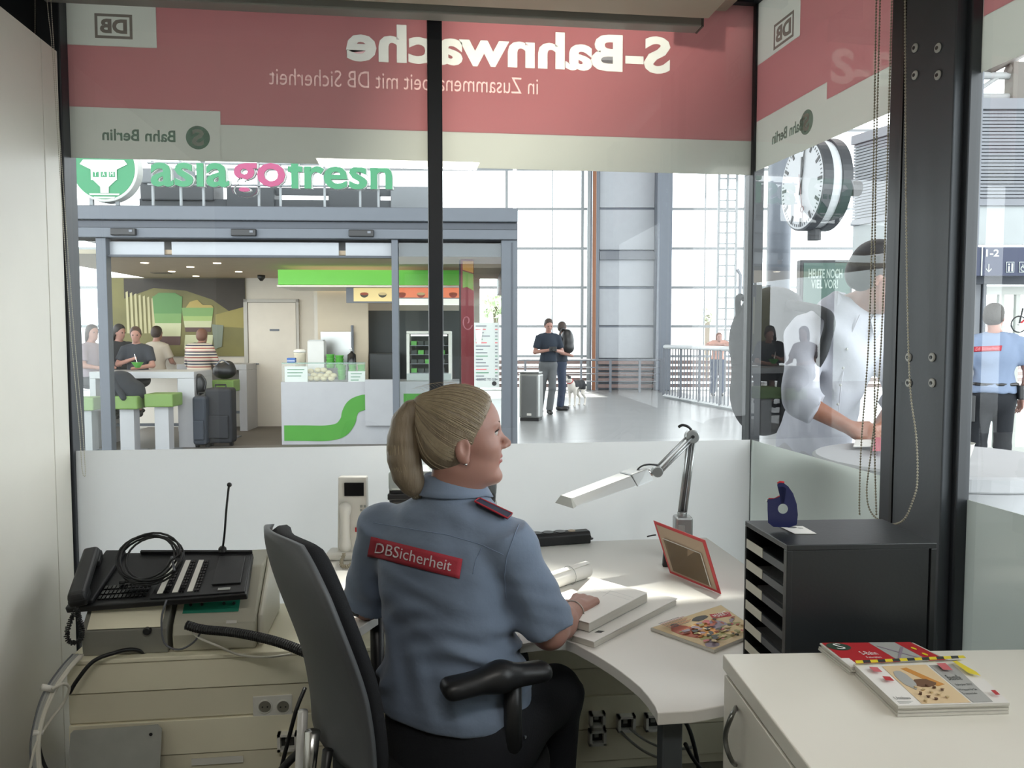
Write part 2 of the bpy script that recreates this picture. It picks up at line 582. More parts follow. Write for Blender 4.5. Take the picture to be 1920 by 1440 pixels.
def hand_prims(wr, fwd, palm_n, side, s=1.0, curl=.5, k=.004):
    """palm, four unequal bent fingers and a thumb from the side of the palm. side: direction to the thumb"""
    fwd = _n(fwd); palm_n = _n(np.array(palm_n) - fwd * np.dot(palm_n, fwd)); side = _n(np.array(side) - fwd * np.dot(side, fwd) - palm_n * np.dot(side, palm_n))
    wr = np.array(wr, float)
    P = [cap(wr, wr + fwd * .03 * s, .021 * s, .022 * s, k=.01)]
    base = wr + fwd * .085 * s
    for i, (o, L, r) in enumerate([(.030, .068, .0088), (.010, .076, .0090), (-.010, .071, .0086), (-.028, .056, .0078)]):
        kn = base + side * o * s + fwd * (-.004 * abs(i - 1)) * s
        P.append(cap(wr + fwd * .02 * s + side * o * .6 * s, kn, .0125 * s, .0115 * s, k=.008))
        p = kn; d = fwd.copy()
        for j, fr_ in enumerate((.45, .32, .23)):
            a = curl * (.55 + .35 * j)
            d = _n(d * math.cos(a) + palm_n * math.sin(a))
            q = p + d * L * fr_ * s
            P.append(cap(p, q, r * (1 - .1 * j) * s, r * (.92 - .1 * j) * s, k=k if j else .006)); p = q
    t0 = wr + fwd * .025 * s + side * .02 * s
    t1 = t0 + _n(fwd * .6 + side * .75 + palm_n * .2) * .036 * s
    t2 = t1 + _n(fwd * .9 + side * .25 + palm_n * .35) * .03 * s
    t3 = t2 + _n(fwd * .95 + palm_n * .5) * .024 * s
    P += [cap(t0, t1, .014 * s, .011 * s, k=.008), cap(t1, t2, .0105 * s, .0095 * s, k=.004), cap(t2, t3, .0095 * s, .008 * s, k=.004)]
    return P

def head_prims(c, f, up, s=1.0):
    """simple head for people in the middle distance"""
    f = _n(f); l = _n(np.cross(up, f)); up = _n(np.cross(f, l)); R = np.stack([f, l, up], 1)
    at = lambda x, y, z: np.array(c) + (f * x + l * y + up * z) * s
    P = [ell(at(-.012, 0, .03), np.array([.095, .074, .088]) * s, R), ell(at(.03, 0, -.035), np.array([.058, .056, .078]) * s, R, k=.03),
         cap(at(.06, 0, -.09), at(.055, 0, -.095), .026 * s, k=.03),
         cap(at(.086, 0, .012), at(.103, 0, -.022), .008 * s, .012 * s, k=.012),
         ell(at(.078, 0, .03), np.array([.014, .045, .01]) * s, R, k=.015),
         ell(at(.084, 0, -.057), np.array([.008, .022, .009]) * s, R, k=.008)]
    for q in (-1, 1):
        P.append(ell(at(-.002, .073 * q, -.015), np.array([.017, .009, .031]) * s, R, k=.006))
        P.append(ell(at(.091, .030 * q, .008), np.array([.010, .014, .010]) * s, R, k=.01, op='s'))
    return P, at, R

def human(label, x, y, heading, H=1.78, J=None, shirt=None, pants=None, hair=HAIRB, skin=SKIN, sleeve='short', shorts=False,
          res=.016, group=None, hairlen=0.0, head_turn=0.0, head_down=0.0, shoes=SHOE, base_z=0.0, face=True, bulk=1.0, untucked=False, hands=True, cat='person', hair_fn=None, shirt_disp=None, nod=None, legs=True):
    s = H / 1.78
    fw, lf = frame_dir(heading)
    O = np.array([x, y, base_z])
    T = lambda a: O + (fw * a[0] + lf * a[1]) * s + np.array([0, 0, a[2] * s])
    j = dict(hipL=(0, .09, .92), hipR=(0, -.09, .92), kneL=(.03, .10, .50), kneR=(.03, -.10, .50), ankL=(-.01, .11, .08), ankR=(-.01, -.11, .08),
             shL=(0, .18, 1.44), shR=(0, -.18, 1.44), elL=(-.02, .24, 1.16), elR=(-.02, -.24, 1.16), wrL=(.06, .25, .92), wrR=(.06, -.25, .92),
             neck=(0, 0, 1.50), head=(.03, 0, 1.655), chest=(0, 0, 1.28), waist=(0, 0, 1.06), pel=(0, 0, .93))
    if J: j.update(J)
    p = {k: T(v) for k, v in j.items()}
    root = thing('person', label, cat, (x, y, base_z), group)
    up = np.array([0, 0, 1.0])
    hf = frame_dir(heading + head_turn)[0]; hd = math.radians(head_down)
    hfwd = hf * math.cos(hd) - up * math.sin(hd); hup = hf * math.sin(hd) + up * math.cos(hd)
    HP, hat, HR = head_prims(p['head'], hfwd, hup, s)
    hs = max(1.0, res / .012)
    body = list(HP)
    body.append(cap(p['neck'] - up * .02, p['head'] + up * -.06 * s - hfwd * .02, .055 * s, .05 * s, k=.02))
    torso = []
    R = np.stack([fw, lf, up], 1)
    b = bulk
    torso.append(ell(p['chest'] + (p['neck'] - p['chest']) * .15, np.array([.125 * b, .165 * b, .20]) * s, R, k=.05))
    torso.append(ell(p['waist'], np.array([.115 * b, .145 * b, .17]) * s, R, k=.08))
    torso.append(cap(p['shL'] - (p['shL'] - p['shR']) * .12, p['shR'] + (p['shL'] - p['shR']) * .12, .062 * s, k=.06))
    torso.append(cap(p['chest'], p['neck'] - up * .03, .09 * s, .06 * s, k=.05))
    body += [ell(q_['c'], q_['r'] * .92, q_['R'], k=q_['k']) if q_['t'] == 'ell' else cap(q_['a'], q_['b'], q_['r1'] * .9, q_['r2'] * .9, k=q_['k']) for q_ in torso]
    for q in 'LR':
        body.append(cap(p['sh' + q], p['el' + q], .05 * s, .04 * s, k=.03))
        body.append(cap(p['el' + q], p['wr' + q], .04 * s, .027 * s, k=.02))
        fd = _n(p['wr' + q] - p['el' + q])
        if hands:
            inw = lf * (-1 if q == 'L' else 1)
            inw = inw if abs(inw.dot(fd)) < .8 else -up
            body += hand_prims(p['wr' + q], fd, inw * .6 - up * .4, fw if abs(fd[2]) > .5 else up, s * 1.05, .45)
        if legs:
            body.append(cap(p['hip' + q], p['kne' + q], .078 * s, .055 * s, k=.04))
            body.append(cap(p['kne' + q], p['ank' + q], .052 * s, .036 * s, k=.03))
    bo = solid('body', body, min(res, .012) if hands else res, skin, root)
    # shirt
    sh = [dict(q) for q in torso]
    end = dict(short=.62, long=1.0).get(sleeve)
    for q in 'LR':
        if sleeve == 'short':
            e = p['sh' + q] + (p['el' + q] - p['sh' + q]) * .72
            sh.append(cone(p['sh' + q] + (p['sh' + q] - p['el' + q]) * .05, e, .055 * s, .058 * s, k=.035))
        elif sleeve == 'roll':
            sh.append(cap(p['sh' + q], p['el' + q], .060 * s, .056 * s, k=.035))
            e = p['el' + q] + (p['wr' + q] - p['el' + q]) * .30
            sh.append(cone(p['el' + q], e, .052 * s, .052 * s, k=.02))
        else:
            sh.append(cap(p['sh' + q], p['el' + q], .055 * s, .048 * s, k=.035))
            sh.append(cone(p['el' + q], p['el' + q] + (p['wr' + q] - p['el' + q]) * .95, .045 * s, .037 * s, k=.02))
    hem = p['pel'] + up * (-.10 if untucked else .05) * s
    sh.append(ell(p['pel'] + up * .03, np.array([.125 * b, .16 * b, .13 if not untucked else .17]) * s, R, k=.06))
    sh.append(half(-up, hem, op='s', k=.006))
    sh.append(cap(p['neck'] + up * .05, p['neck'] + up * .15, .066 * s, k=.008, op='s'))
    so_ = solid('shirt', sh, min(res, .014), shirt, root, pad=.009, disp=shirt_disp)
    # trousers
    if legs:
        tr = [ell(p['pel'], np.array([.118 * b, .155 * b, .13]) * s, R, k=.05)]
        for q in 'LR':
            tr.append(cap(p['hip' + q], p['kne' + q], .088 * s, .066 * s, k=.05))
            if not shorts:
                tr.append(cone(p['kne' + q], p['ank' + q] + up * .0, .064 * s, .06 * s, k=.03))
        tr.append(half(up, p['pel'] + up * .11 * s, op='s', k=.006))
        solid('trousers', tr, min(res, .016), pants, root, pad=.004)
        for q in 'LR':
            a = p['ank' + q]
            solid('shoe', [cap(a - fw * .04 * s - up * .035 * s, a + fw * .14 * s - up * .045 * s, .042 * s, .036 * s, k=.02), cap(a, a - up * .03 * s, .045 * s, k=.03),
                           half(-up, np.array([0, 0, a[2] - .079 * s]), k=.004)], .012, shoes, root)
    # hair
    hp = [ell(hat(-.02, 0, .04), np.array([.100, .083, .094]) * s, HR, k=.01), ell(hat(-.04, 0, -.01), np.array([.078, .078, .07]) * s, HR, k=.03)]
    if hairlen:
        hp.append(ell(hat(-.045, 0, -.07 - hairlen * .3), np.array([.065, .09, .08 + hairlen * .5]) * s, HR, k=.04))
    n = hfwd * .86 - hup * .5
    hp.append(half(n, hat(.072, 0, .085), op='s', k=.01))
    if not hairlen: hp.append(half(-hup, hat(0, 0, -.075), op='s', k=.01))
    solid('hair', hp, min(res, .012), hair, root)
    if face:
        for q in (-1, 1):
            e = MB().ball(hat(.083, .031 * q, .008), (.009 * s,) * 3, 8, 6).build('eye', EYEB, root, smooth=True)
    return root, so_, p
# ------------------------------------------------------------------ common materials
CREAM = mat('cream_paint', '#cfccbf', .45, var=.03)
WHITEL = mat('white_laminate', '#dcd9d0', .4, var=.02, bump=.02, bscale=200)
CABW = mat('cabinet_white', '#e6e3d8', .42, var=.03)
DESKW = mat('desk_white', '#e2e0da', .38, var=.02)
DARKF = mat('anthracite_frame', '#23272c', .42, var=.08)
STEEL = mat('column_paint', '#3a3f44', .5, var=.08, bump=.03, bscale=90)
BLACK = mat('black_plastic', '#17181a', .42, var=.1)
BLACKG = mat('black_gloss', '#101114', .2)
CHROME = mat('chrome', '#c9cac8', .2, metal=1)
ALU = mat('brushed_aluminium', '#a9acac', .36, metal=.85, bump=.05, bscale=120)
GALV = mat('galvanised_sheet', '#b3b5b0', .42, metal=.6, var=.15, vscale=14)
WALLC = mat('office_wall', '#bdbab0', .8, var=.04, bump=.03)
CARPET = mat('office_floor', '#3c3d3b', .7, var=.15, vscale=40, bump=.2, bscale=300)
GLASS = glass('window_glass')
GREYP = mat('grey_plastic', '#9b9d99', .45)
WHITEP = mat('white_plastic', '#dcdad2', .35)
PAPER = mat('paper', '#e6e4df', .7)
PAPERG = mat('paper_edge', '#c4c1b8', .8, stretch=(1, 1, 60), var=.12, vscale=8)
REDP = mat('red_print', '#b5262d', .5)
FILMR = film('film_red', '#dfb4b5', .42)
FILMW = film('film_white', '#e0e0da', .5)
FILMG = film('film_green', '#6f9a86', .6, .45)
FILMD = film('film_grey', '#a08f88', .6, .4)
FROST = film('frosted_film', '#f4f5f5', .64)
FROST2 = film('frosted_film_dimmed', '#e2e5e1', .58)  # frosted film again, dimmed in colour for the darker hall on the right
FROST3 = film('frosted_film_dimmed_near', '#cccfcb', .46)  # dimmed further, shade of the right side put into the film
GREEN = mat('bright_green', '#62c43c', .4, var=.03)

# ------------------------------------------------------------------ office shell
f = struct(bx('floor', CARPET, (-1.75, 1.28, -2.6, 2.9, -.08, 0)), 'dark grey office floor under the desk', 'floor')
c = struct(bx('ceiling', mat('ceiling_white', '#b9b7ae', .8), (-1.75, 1.6, -2.6, 2.98, 2.86, 2.94)), 'pale office ceiling above the window signs', 'ceiling')
struct(bx('wall_left', WALLC, (-1.83, -1.75, -2.6, 2.98, 0, 2.86)), 'pale wall behind the tall white cabinet', 'wall')
struct(bx('wall_back', WALLC, (-1.75, 1.6, -2.68, -2.6, 0, 2.86)), 'pale wall at the back of the office', 'wall')

# front window ------------------------------------------------------
xl = ROOM.x(143, WY); xm0 = ROOM.x(804, WY); xm1 = ROOM.x(831, WY); xr0 = ROOM.x(1403, WY); xr1 = ROOM.x(1424, WY)
zfilm = ROOM.z(800, 833.5, WY - .02)
zbot = .12
w1 = sroot('window_1', 'large front office window with dark frame, a mullion and frosted lower part', 'window', (0.05, WY, 0))
bx('frame_post', DARKF, (xl - .075, xl, WY - .055, WY + .05, 0, 2.86), w1, bevel=.004)
bx('mullion', DARKF, (xm0, xm1, WY - .03, WY + .05, zfilm - .01, 2.86), w1, bevel=.004)
bx('corner_post', DARKF, (xr0, xr1, WY - .02, WY + .05, 0, 2.86), w1, bevel=.004)
bx('head_rail', DARKF, (xl - .07, xr1, WY - .03, WY + .05, 2.74, 2.86), w1)
bx('side_panel', DARKF, (-1.75, xl - .08, WY - .03, WY + .05, 0, 2.86), w1)
bx('bottom_rail', DARKF, (xl, xr0, WY - .03, WY + .03, .02, zbot), w1)
MB().plate([(xl, WY, zbot), (xm0 + .01, WY, zbot), (xm0 + .01, WY, 2.75), (xl, WY, 2.75)], (0, 1, 0), .0001)
def pane(name, q, parent, m=GLASS):
    return MB().add([tuple(p) for p in q], [(0, 1, 2, 3)], True).build(name, m, parent)
pane('glass_pane', [(xl, WY, zbot), (xm0, WY, zbot), (xm0, WY, 2.75), (xl, WY, 2.75)], w1)
pane('glass_pane', [(xm1, WY, zbot), (xr0, WY, zbot), (xr0, WY, 2.75), (xm1, WY, 2.75)], w1)
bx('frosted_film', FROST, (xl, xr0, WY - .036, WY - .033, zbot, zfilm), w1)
struct(bx('wall_front', WALLC, (-1.75, xr1, WY - .03, WY + .05, -.0, .02)), 'low sill under the front window', 'wall')

# right window wall --------------------------------------------------
s_c0 = RW.x(1656, -.035); s_p0 = RW.x(1682, -.05); s_p1 = RW.x(1774, -.05); s_c1 = max(RW.x(1812, .012), s_p1 + .02); s_end = 2.6
zfr = RW.z(1500, 851, 0)
w2 = sroot('window_2', 'right office window between corner post and steel column', 'window', RW.w(s_c0 / 2, 0, 0))
bx('bottom_rail', DARKF, (.02, s_c0, -.02, .02, .02, zbot), w2, RW)
bx('head_rail', DARKF, (.02, s_c0, -.02, .03, 2.74, 2.86), w2, RW)
pane('glass_pane', [RW.w(.02, 0, zbot), RW.w(s_c0 + .01, 0, zbot), RW.w(s_c0 + .01, 0, 2.75), RW.w(.02, 0, 2.75)], w2)
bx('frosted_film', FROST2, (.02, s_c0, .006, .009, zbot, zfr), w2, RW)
w3 = sroot('window_3', 'right office window nearer than the steel column', 'window', RW.w(1.9, 0, 0))
pane('glass_pane', [RW.w(s_c1 - .01, 0, zbot), RW.w(s_end, 0, zbot), RW.w(s_end, 0, 2.75), RW.w(s_c1 - .01, 0, 2.75)], w3)
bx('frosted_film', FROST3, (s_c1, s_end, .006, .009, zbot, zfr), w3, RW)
bx('end_post', DARKF, (s_end, s_end + .08, -.03, .05, 0, 2.86), w3, RW)
bx('bottom_rail', DARKF, (s_c1, s_end, -.02, .02, .02, zbot), w3, RW)
struct(bx('wall_right', WALLC, (s_end + .08, 5.6, -.03, .05, 0, 2.86), None, RW), 'pale right wall behind the camera', 'wall')
t1 = sroot('trim_1', 'dark grey steel column with pale washers between the two right windows', 'column', RW.w((s_c0 + s_c1) / 2, 0, 0))
bx('column_plate', STEEL, (s_p0, s_p1, -.05, .012, 0, 2.86), t1, RW, bevel=.003)
bx('glazing_post', DARKF, (s_c0, s_p0, -.035, .05, 0, 2.86), t1, RW, bevel=.004)
bx('glazing_post', DARKF, (s_p1, s_c1, -.025, .012, 0, 2.86), t1, RW, bevel=.004)
bx('seal_strip', BLACK, (s_p0 - .012, s_p0 - .002, -.052, -.04, 0, 2.86), t1, RW)
WASH = mat('washer_plastic', '#b9bab4', .5)
for (px, py) in [(1716, 90), (1759, 90), (1716, 141), (1759, 141), (1704, 670), (1748, 670), (1704, 718), (1748, 718)]:
    sx, sz = RW.at(px, py, -.051)
    p = RW.w(sx, -.051, sz)
    w_ = MB().lathe(p, -RW.ey, [(.0115, 0), (.0115, .002), (.009, .004), (.004, .004)], 16).build('washer', WASH, t1, smooth=False)
    MB().lathe(p - RW.ey * .004, -RW.ey, [(.0045, 0), (.0045, .0015), (.002, .001)], 10).build('screw', BLACK, w_)

# signs on the glass --------------------------------------------------
EX = np.array([1.0, 0, 0]); EZ = np.array([0, 0, 1.0])
WHL = film('film_letter_white', '#ecebe6', .6)
PKL = film('film_letter_pink', '#f2dcd8', .6)
def window_sign(fr, y, x0, x1, xdb, xbx, zs, name, label, txt, logo, berlin):
    zA, zB, zC, zD, zT = zs
    r = thing(name, label, 'sign', fr.w((x0 + x1) / 2, y, zD))
    q = MB(fr)
    q.box(x0, xbx, y, y + .001, zB, zA).box(xdb, xbx, y, y + .001, zA, zT)
    q.build('red_field', FILMR, r)
    rfld = MB(fr).box(xbx, x1, y, y + .001, zC, zT).build('red_field', FILMR, r)
    for (s_, px0, px1, pb, pt, bold) in (txt or []):      # the letters are cut out of the red film and filled with pale film
        X0 = fr.x(px0, y); X1 = fr.x(px1, y)
        for nm_, th_, yy in (('cutter', .008, y + .004), ('lettering', .0006, y + .0008)):
            o_ = put_text(nm_, s_, WHL if bold else PKL, r, fr.w(X0, yy, pb), fr.ex, EZ, X1 - X0, pt - pb, th_, bold, True)
            if nm_ == 'cutter':
                import bmesh
                bm = bmesh.new(); bm.from_mesh(o_.data); bmesh.ops.remove_doubles(bm, verts=bm.verts, dist=1e-5); bmesh.ops.recalc_face_normals(bm, faces=bm.faces); bm.to_mesh(o_.data); bm.free()
                md = rfld.modifiers.new('cut', 'BOOLEAN'); md.operation = 'DIFFERENCE'; md.solver = 'EXACT'; md.use_self = True; md.object = o_
                bpy.context.view_layer.update()
                me_ = bpy.data.meshes.new_from_object(rfld.evaluated_get(bpy.context.evaluated_depsgraph_get()))
                rfld.modifiers.clear(); rfld.data = me_
                bpy.data.objects.remove(o_)
    q = MB(fr)
    q.box(x0, xdb, y, y + .001, zA, zT).box(x0, xbx, y, y + .001, zD, zB).box(xbx, x1, y, y + .001, zD, zC)
    q.build('white_field', FILMW, r)
    return r
yS = WY + .004
dW = ROOM
zA = ROOM.z(308, 91, yS); zB = ROOM.z(422, 209, yS); zC = ROOM.z(1000, 252, yS); zD = ROOM.z(1000, 318, yS); zT = 2.75
xdb = ROOM.x(308, yS); xbx = ROOM.x(422, yS)
sg = window_sign(ROOM, yS, xl, xr0, xdb, xbx, (zA, zB, zC, zD, zT), 'window_sign', 'wide red and white film sign reading S-Bahnwache backwards on front window', [('S-Bahnwache', 655, 1251, ROOM.z(1100, 133, yS), ROOM.z(1040, 59, yS), .035), ('in Zusammenarbeit mit DB Sicherheit', 513, 1008, ROOM.z(1000, 177, yS), ROOM.z(1000, 146, yS), 0)], None, None)
def wall_text(s, m, px0, px1, zb, zt, fr, y, par, name='lettering', bold=.0, mirror=True):
    x0 = fr.x(px0, y); x1 = fr.x(px1, y)
    return put_text(name, s, m, par, fr.w(x0, y, zb), fr.ex, EZ, x1 - x0, zt - zb, .0008, bold, mirror)
yT = yS - .0015
wall_text('Bahn Berlin', FILMG, 203, 338, ROOM.z(330, 267, yT), ROOM.z(330, 245, yT), ROOM, yT, sg, 'green_lettering', .02)

def s_disc(fr, px, py, rpx, y, par, m1=FILMG, m2=FILMW, rad=None):
    x, z = fr.at(px, py, y)
    x2, _ = fr.at(px + rpx, py, y)
    r = rad or abs(x2 - x)
    d = MB().lathe(fr.w(x, y, z), fr.ey, [(r, 0), (r, .0008)], 32).build('round_emblem', m1, par)
    put_text('emblem_letter', 'S', m2, d, fr.w(x - r * .5, y - .001, z - r * .72), fr.ex, EZ, r * 1.0, r * 1.44, .0006, .03, True)
    return r
rdisc = s_disc(ROOM, 371, 258, 22.5, yT, sg)

def db_box(fr, x0, x1, z0, z1, y, par, m=FILMD):
    t = .009; q = MB(fr)
    q.box(x0, x1, y, y + .0008, z0, z0 + t).box(x0, x1, y, y + .0008, z1 - t, z1).box(x0, x0 + t, y, y + .0008, z0 + t, z1 - t).box(x1 - t, x1, y, y + .0008, z0 + t, z1 - t)
    o = q.build('letter_frame', m, par)
    g = t * 1.9
    put_text('lettering', 'DB', m, o, fr.w(x0 + g, y, z0 + g), fr.ex, EZ, x1 - x0 - 2 * g, z1 - z0 - 2 * g, .0008, .045, True)
db_box(ROOM, ROOM.x(195, yT), ROOM.x(264, yT), ROOM.z(230, 73, yT), ROOM.z(230, 27, yT), yT, sg)

yR = .004
zAr = RW.z(1488, 75, yR); zBr = RW.z(1540, 160, yR); zCr = RW.z(1540, 192, yR); zDr = RW.z(1500, 285, yR)
sr = window_sign(RW, yR, .02, s_c0, RW.x(1488, yR), RW.x(1540, yR), (zAr, zBr, zCr, zDr, zT), 'window_sign', 'red and white film sign on right window between corner and column', None, None, None)
yRt = yR - .0015
db_box(RW, RW.x(1440, yRt), RW.x(1476, yRt), RW.z(1476, 76, yRt), RW.z(1476, 28, yRt), yRt, sr)
wall_text('Bahn Berlin', FILMG, 1441, 1497, RW.z(1470, 261, yRt), RW.z(1470, 239, yRt), RW, yRt, sr, 'green_lettering', .02)
s_disc(RW, 1512, 229, 12, yRt, sr, rad=rdisc)
sr2 = window_sign(RW, yR, s_c1, s_end, s_c1 + .001, s_c1 + .002, (zAr, zBr, zCr, zDr, zT), 'window_sign', 'red and white film sign on right window nearer than the column', None, None, None)

# ------------------------------------------------------------------ things under the ceiling
xb1 = ROOM.x(1298, 2.86); zc0 = ROOM.z(1298, 63, 2.87)
bc = thing('roller_blind_case', 'long grey roller blind case under ceiling along front window', 'blind', (0, 2.8, zc0))
bx('case', mat('blind_grey', '#8d8f88', .5), (xl - .03, xb1, 2.80, 2.87, zc0, zc0 + .065), bc, bevel=.006)
bx('end_cap', mat('blind_cap', '#6a6b67', .5), (xb1, xb1 + .006, 2.80, 2.87, zc0, zc0 + .065), bc)
bx('gap_shade_strip', BLACK, (xl - .03, xb1 + .01, 2.82, 2.86, zc0 + .066, zc0 + .085), bc)  # black strip paints the shade of the gap above the case
zl0 = ROOM.z(1300, 34, 2.71)
lm = thing('ceiling_light', 'long cream ceiling light housing in front of the blind case', 'lamp', (0, 2.5, zl0))
x_l1 = ROOM.x(1318, 2.71)
bx('housing', mat('lamp_housing', '#c8c1a8', .5), (-1.1, x_l1, 2.50, 2.70, zl0 + .02, zl0 + .10), lm, bevel=.01)
bx('lower_edge', mat('lamp_lip', '#b1ad9a', .5), (-1.12, x_l1 + .004, 2.49, 2.71, zl0, zl0 + .02), lm, bevel=.004)
bx('bracket', DARKF, (-.8, -.74, 2.57, 2.63, zl0 + .10, 2.86), lm)
bx('bracket', DARKF, (.6, .66, 2.57, 2.63, zl0 + .10, 2.86), lm)
lm2 = thing('ceiling_light', 'cream ceiling light housing running along right window', 'lamp', RW.w(1.0, -.2, 2.5))
sA = RW.x(1322, -.28)
a0, z0_ = RW.at(1345, 37, -.11)
bx('housing', MATS['lamp_housing'], (a0, 2.2, -.30, -.12, z0_ + .02, z0_ + .09), lm2, RW, bevel=.01)
bx('lower_edge', MATS['lamp_lip'], (a0 - .005, 2.2, -.31, -.11, z0_, z0_ + .02), lm2, RW, bevel=.004)
bx('bracket', DARKF, (a0 + .25, a0 + .30, -.24, -.18, z0_ + .09, 2.86), lm2, RW)

# bead chains ---------------------------------------------------------
BEAD = mat('bead_metal', '#a8a392', .35, metal=.5)
BEADW = mat('bead_cream', '#c9c6b8', .5)
def spline(pts, step):
    P = [np.array(p, float) for p in pts]; out = []
    P = [2 * P[0] - P[1]] + P + [2 * P[-1] - P[-2]]
    for i in range(1, len(P) - 2):
        n = max(2, int(np.linalg.norm(P[i + 1] - P[i]) / step * 2))
        for t in np.linspace(0, 1, n, endpoint=False):
            out.append(.5 * ((2 * P[i]) + (P[i + 1] - P[i - 1]) * t + (2 * P[i - 1] - 5 * P[i] + 4 * P[i + 1] - P[i + 2]) * t * t + (3 * P[i] - P[i - 1] - 3 * P[i + 1] + P[i + 2]) * t ** 3))
    out.append(P[-2])
    return out
def resample(pts, step):
    out = [pts[0]]; acc = 0
    for a, b in zip(pts, pts[1:]):
        L = np.linalg.norm(b - a); 
        while acc + L >= step:
            t = (step - acc) / L; a = a + (b - a) * t; out.append(a); L = np.linalg.norm(b - a); acc = 0
        acc += L
    return out
def bead_chain(pts, label, r=.0031, step=.0078, m=BEAD):
    P = spline(pts, .02)
    root = thing('blind_chain', label, 'chain', P[0])
    MB().tube(P, r * .35, 5).build('cord', m, root)
    q = MB()
    for p in resample(P, step): q.ball(p, r, 6, 4)
    q.build('beads', m, root, smooth=True, stuff=True)
def rp(px, py, y=-.075):
    s_, z_ = RW.at(px, py, y); return RW.w(s_, y, z_)
bead_chain([rp(*p) for p in [(1646, -25), (1643, 0), (1636, 400), (1628, 650), (1615, 830), (1611, 950), (1613, 966)]], 'bead chain hanging leftmost in front of the right window')
bead_chain([rp(*p) for p in [(1652, -25), (1650, 0), (1641, 400), (1640, 700), (1640, 850), (1643, 965)]], 'bead chain hanging straight, second from left at the right window')
bead_chain([rp(px, py, -.09) for px, py in [(1674, -25), (1672, 0), (1661, 400), (1650, 680), (1634, 840), (1625, 920), (1634, 962), (1665, 982), (1694, 975), (1713, 935), (1720, 900), (1718, 820), (1705, 700), (1699, 400), (1697, 0), (1697, -25)]], 'long bead chain looping below the washers of the steel column')
lp = lambda px, py, y=2.79: ROOM.w(ROOM.x(px, y), y, ROOM.z(px, py, y))
bead_chain([lp(*p) for p in [(108, -20), (111, 30), (116, 100), (122, 300), (132, 600), (143, 800), (146, 880), (150, 893), (152, 880), (148, 780), (138, 600), (126, 300), (118, 60), (116, -20)]], 'cream bead chain hanging between tall cabinet and front window', .0018, .006, BEADW)
bead_chain([lp(px, py, 2.84) for px, py in [(88, -20), (86, 40), (80, 200), (78, 300)]], 'short dark chain above the corner of the tall cabinet', .0016, .006, BEAD)

# ------------------------------------------------------------------ tall cabinet at left
TC = -1.172
tc = thing('tall_cabinet', 'tall white cabinet filling the left edge of the office', 'cabinet', (-1.42, 1.9, 0))
bx('body', CABW, (-1.70, TC - .018, .9, 2.89, .0, 2.448), tc, bevel=.003)
bx('side_panel', CABW, (TC - .017, TC, .9, 2.771, .02, 2.448), tc, bevel=.0015)
bx('end_panel', CABW, (TC - .017, TC, 2.775, 2.89, .02, 2.448), tc, bevel=.0015)

# ------------------------------------------------------------------ cable duct / ledge below the window
LY = 2.45; LZ = .546
ct = thing('cable_trunking', 'cream cable trunking ledge with sockets running under the front window', 'trunking', (0, LY, 0))
DUCT = mat('trunking_cream', '#ebe5cc', .5, var=.04)
DUCT2 = mat('trunking_cream_dull', '#e0dac2', .55, var=.05)
xe = 1.18
xs_ = ROOM.x(104, LY)
bx('top_cover', DUCT, (xs_, xe, LY - .006, 2.895, LZ - .014, LZ), ct, bevel=.003)
zz = [LZ - .016, LZ - .108, LZ - .20, LZ - .31, LZ - .42]
bx('carcass', DUCT2, (xs_, xe, LY + .012, 2.895, .10, LZ - .016), ct)
for i in range(4):
    bx('cover_strip', DUCT if i % 2 == 0 else DUCT2, (xs_, xe, LY + (.0 if i % 2 == 0 else .006), LY + .012, zz[i + 1] + .004, zz[i]), ct, bevel=.002)
DARKI = mat('socket_dark', '#2a2b29', .6)
def schuko(px, py, name='socket'):
    x, z = ROOM.at(px, py, LY)
    o = MB().lathe((x, LY + .004, z), (0, -1, 0), [(.022, 0), (.022, .006), (.019, .007), (.0185, .002)], 24).build(name, WHITEP, ct)
    q = MB(); 
    q.lathe((x, LY + .0005, z), (0, -1, 0), [(.0175, 0), (.0175, .002)], 20)
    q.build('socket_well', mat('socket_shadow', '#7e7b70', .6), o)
    q = MB()
    for dx in (-.0075, .0075): q.lathe((x + dx, LY - .0022, z), (0, -1, 0), [(.0026, 0), (.0026, .0006)], 8)
    q.build('contact_holes', BLACK, o)
x0, z0 = ROOM.at(513, 1325, LY)
bx('socket_plate', WHITEP, (x0 - .062, x0 + .055, LY + .0005, LY + .007, z0 - .034, z0 + .034), ct, bevel=.003)
schuko(497, 1325); schuko(531, 1325)
def databox(px, py, w=.05, name='data_outlet'):
    x, z = ROOM.at(px, py, LY)
    h = w * .9
    o = bx(name, WHITEP, (x - w / 2, x + w / 2, LY - .025, LY + .004, z - h / 2, z - h / 2 + .008), ct)
    q = MB()
    q.box(x - w / 2, x + w / 2, LY - .025, LY + .004, z + h / 2 - .008, z + h / 2).box(x - w / 2, x - w / 2 + .009, LY - .025, LY + .004, z - h / 2, z + h / 2).box(x + w / 2 - .009, x + w / 2, LY - .025, LY + .004, z - h / 2, z + h / 2)
    q.build('outlet_rim', WHITEP, o)
    bx('outlet_opening', DARKI, (x - w / 2 + .006, x + w / 2 - .006, LY - .002, LY + .003, z - h / 2 + .006, z + h / 2 - .006), o)
    bx('jack', GREYP, (x - .008, x + .006, LY - .008, LY, z - .004, z + .008), o)
for a in [(541, 1386, .06), (1118, 1345, .05), (1118, 1378, .055), (1172, 1352, .058), (1224, 1350, .06)]: databox(*a)
bx('label_strip', WHITEP, (ROOM.x(340, LY), ROOM.x(440, LY), LY - .003, LY, ROOM.z(400, 1432, LY), ROOM.z(400, 1420, LY)), ct)
bx('foot_panel', mat('duct_foot', '#8f8c7d', .6), (TC + .3, xe, LY + .02, LY + .05, 0, .10), ct)

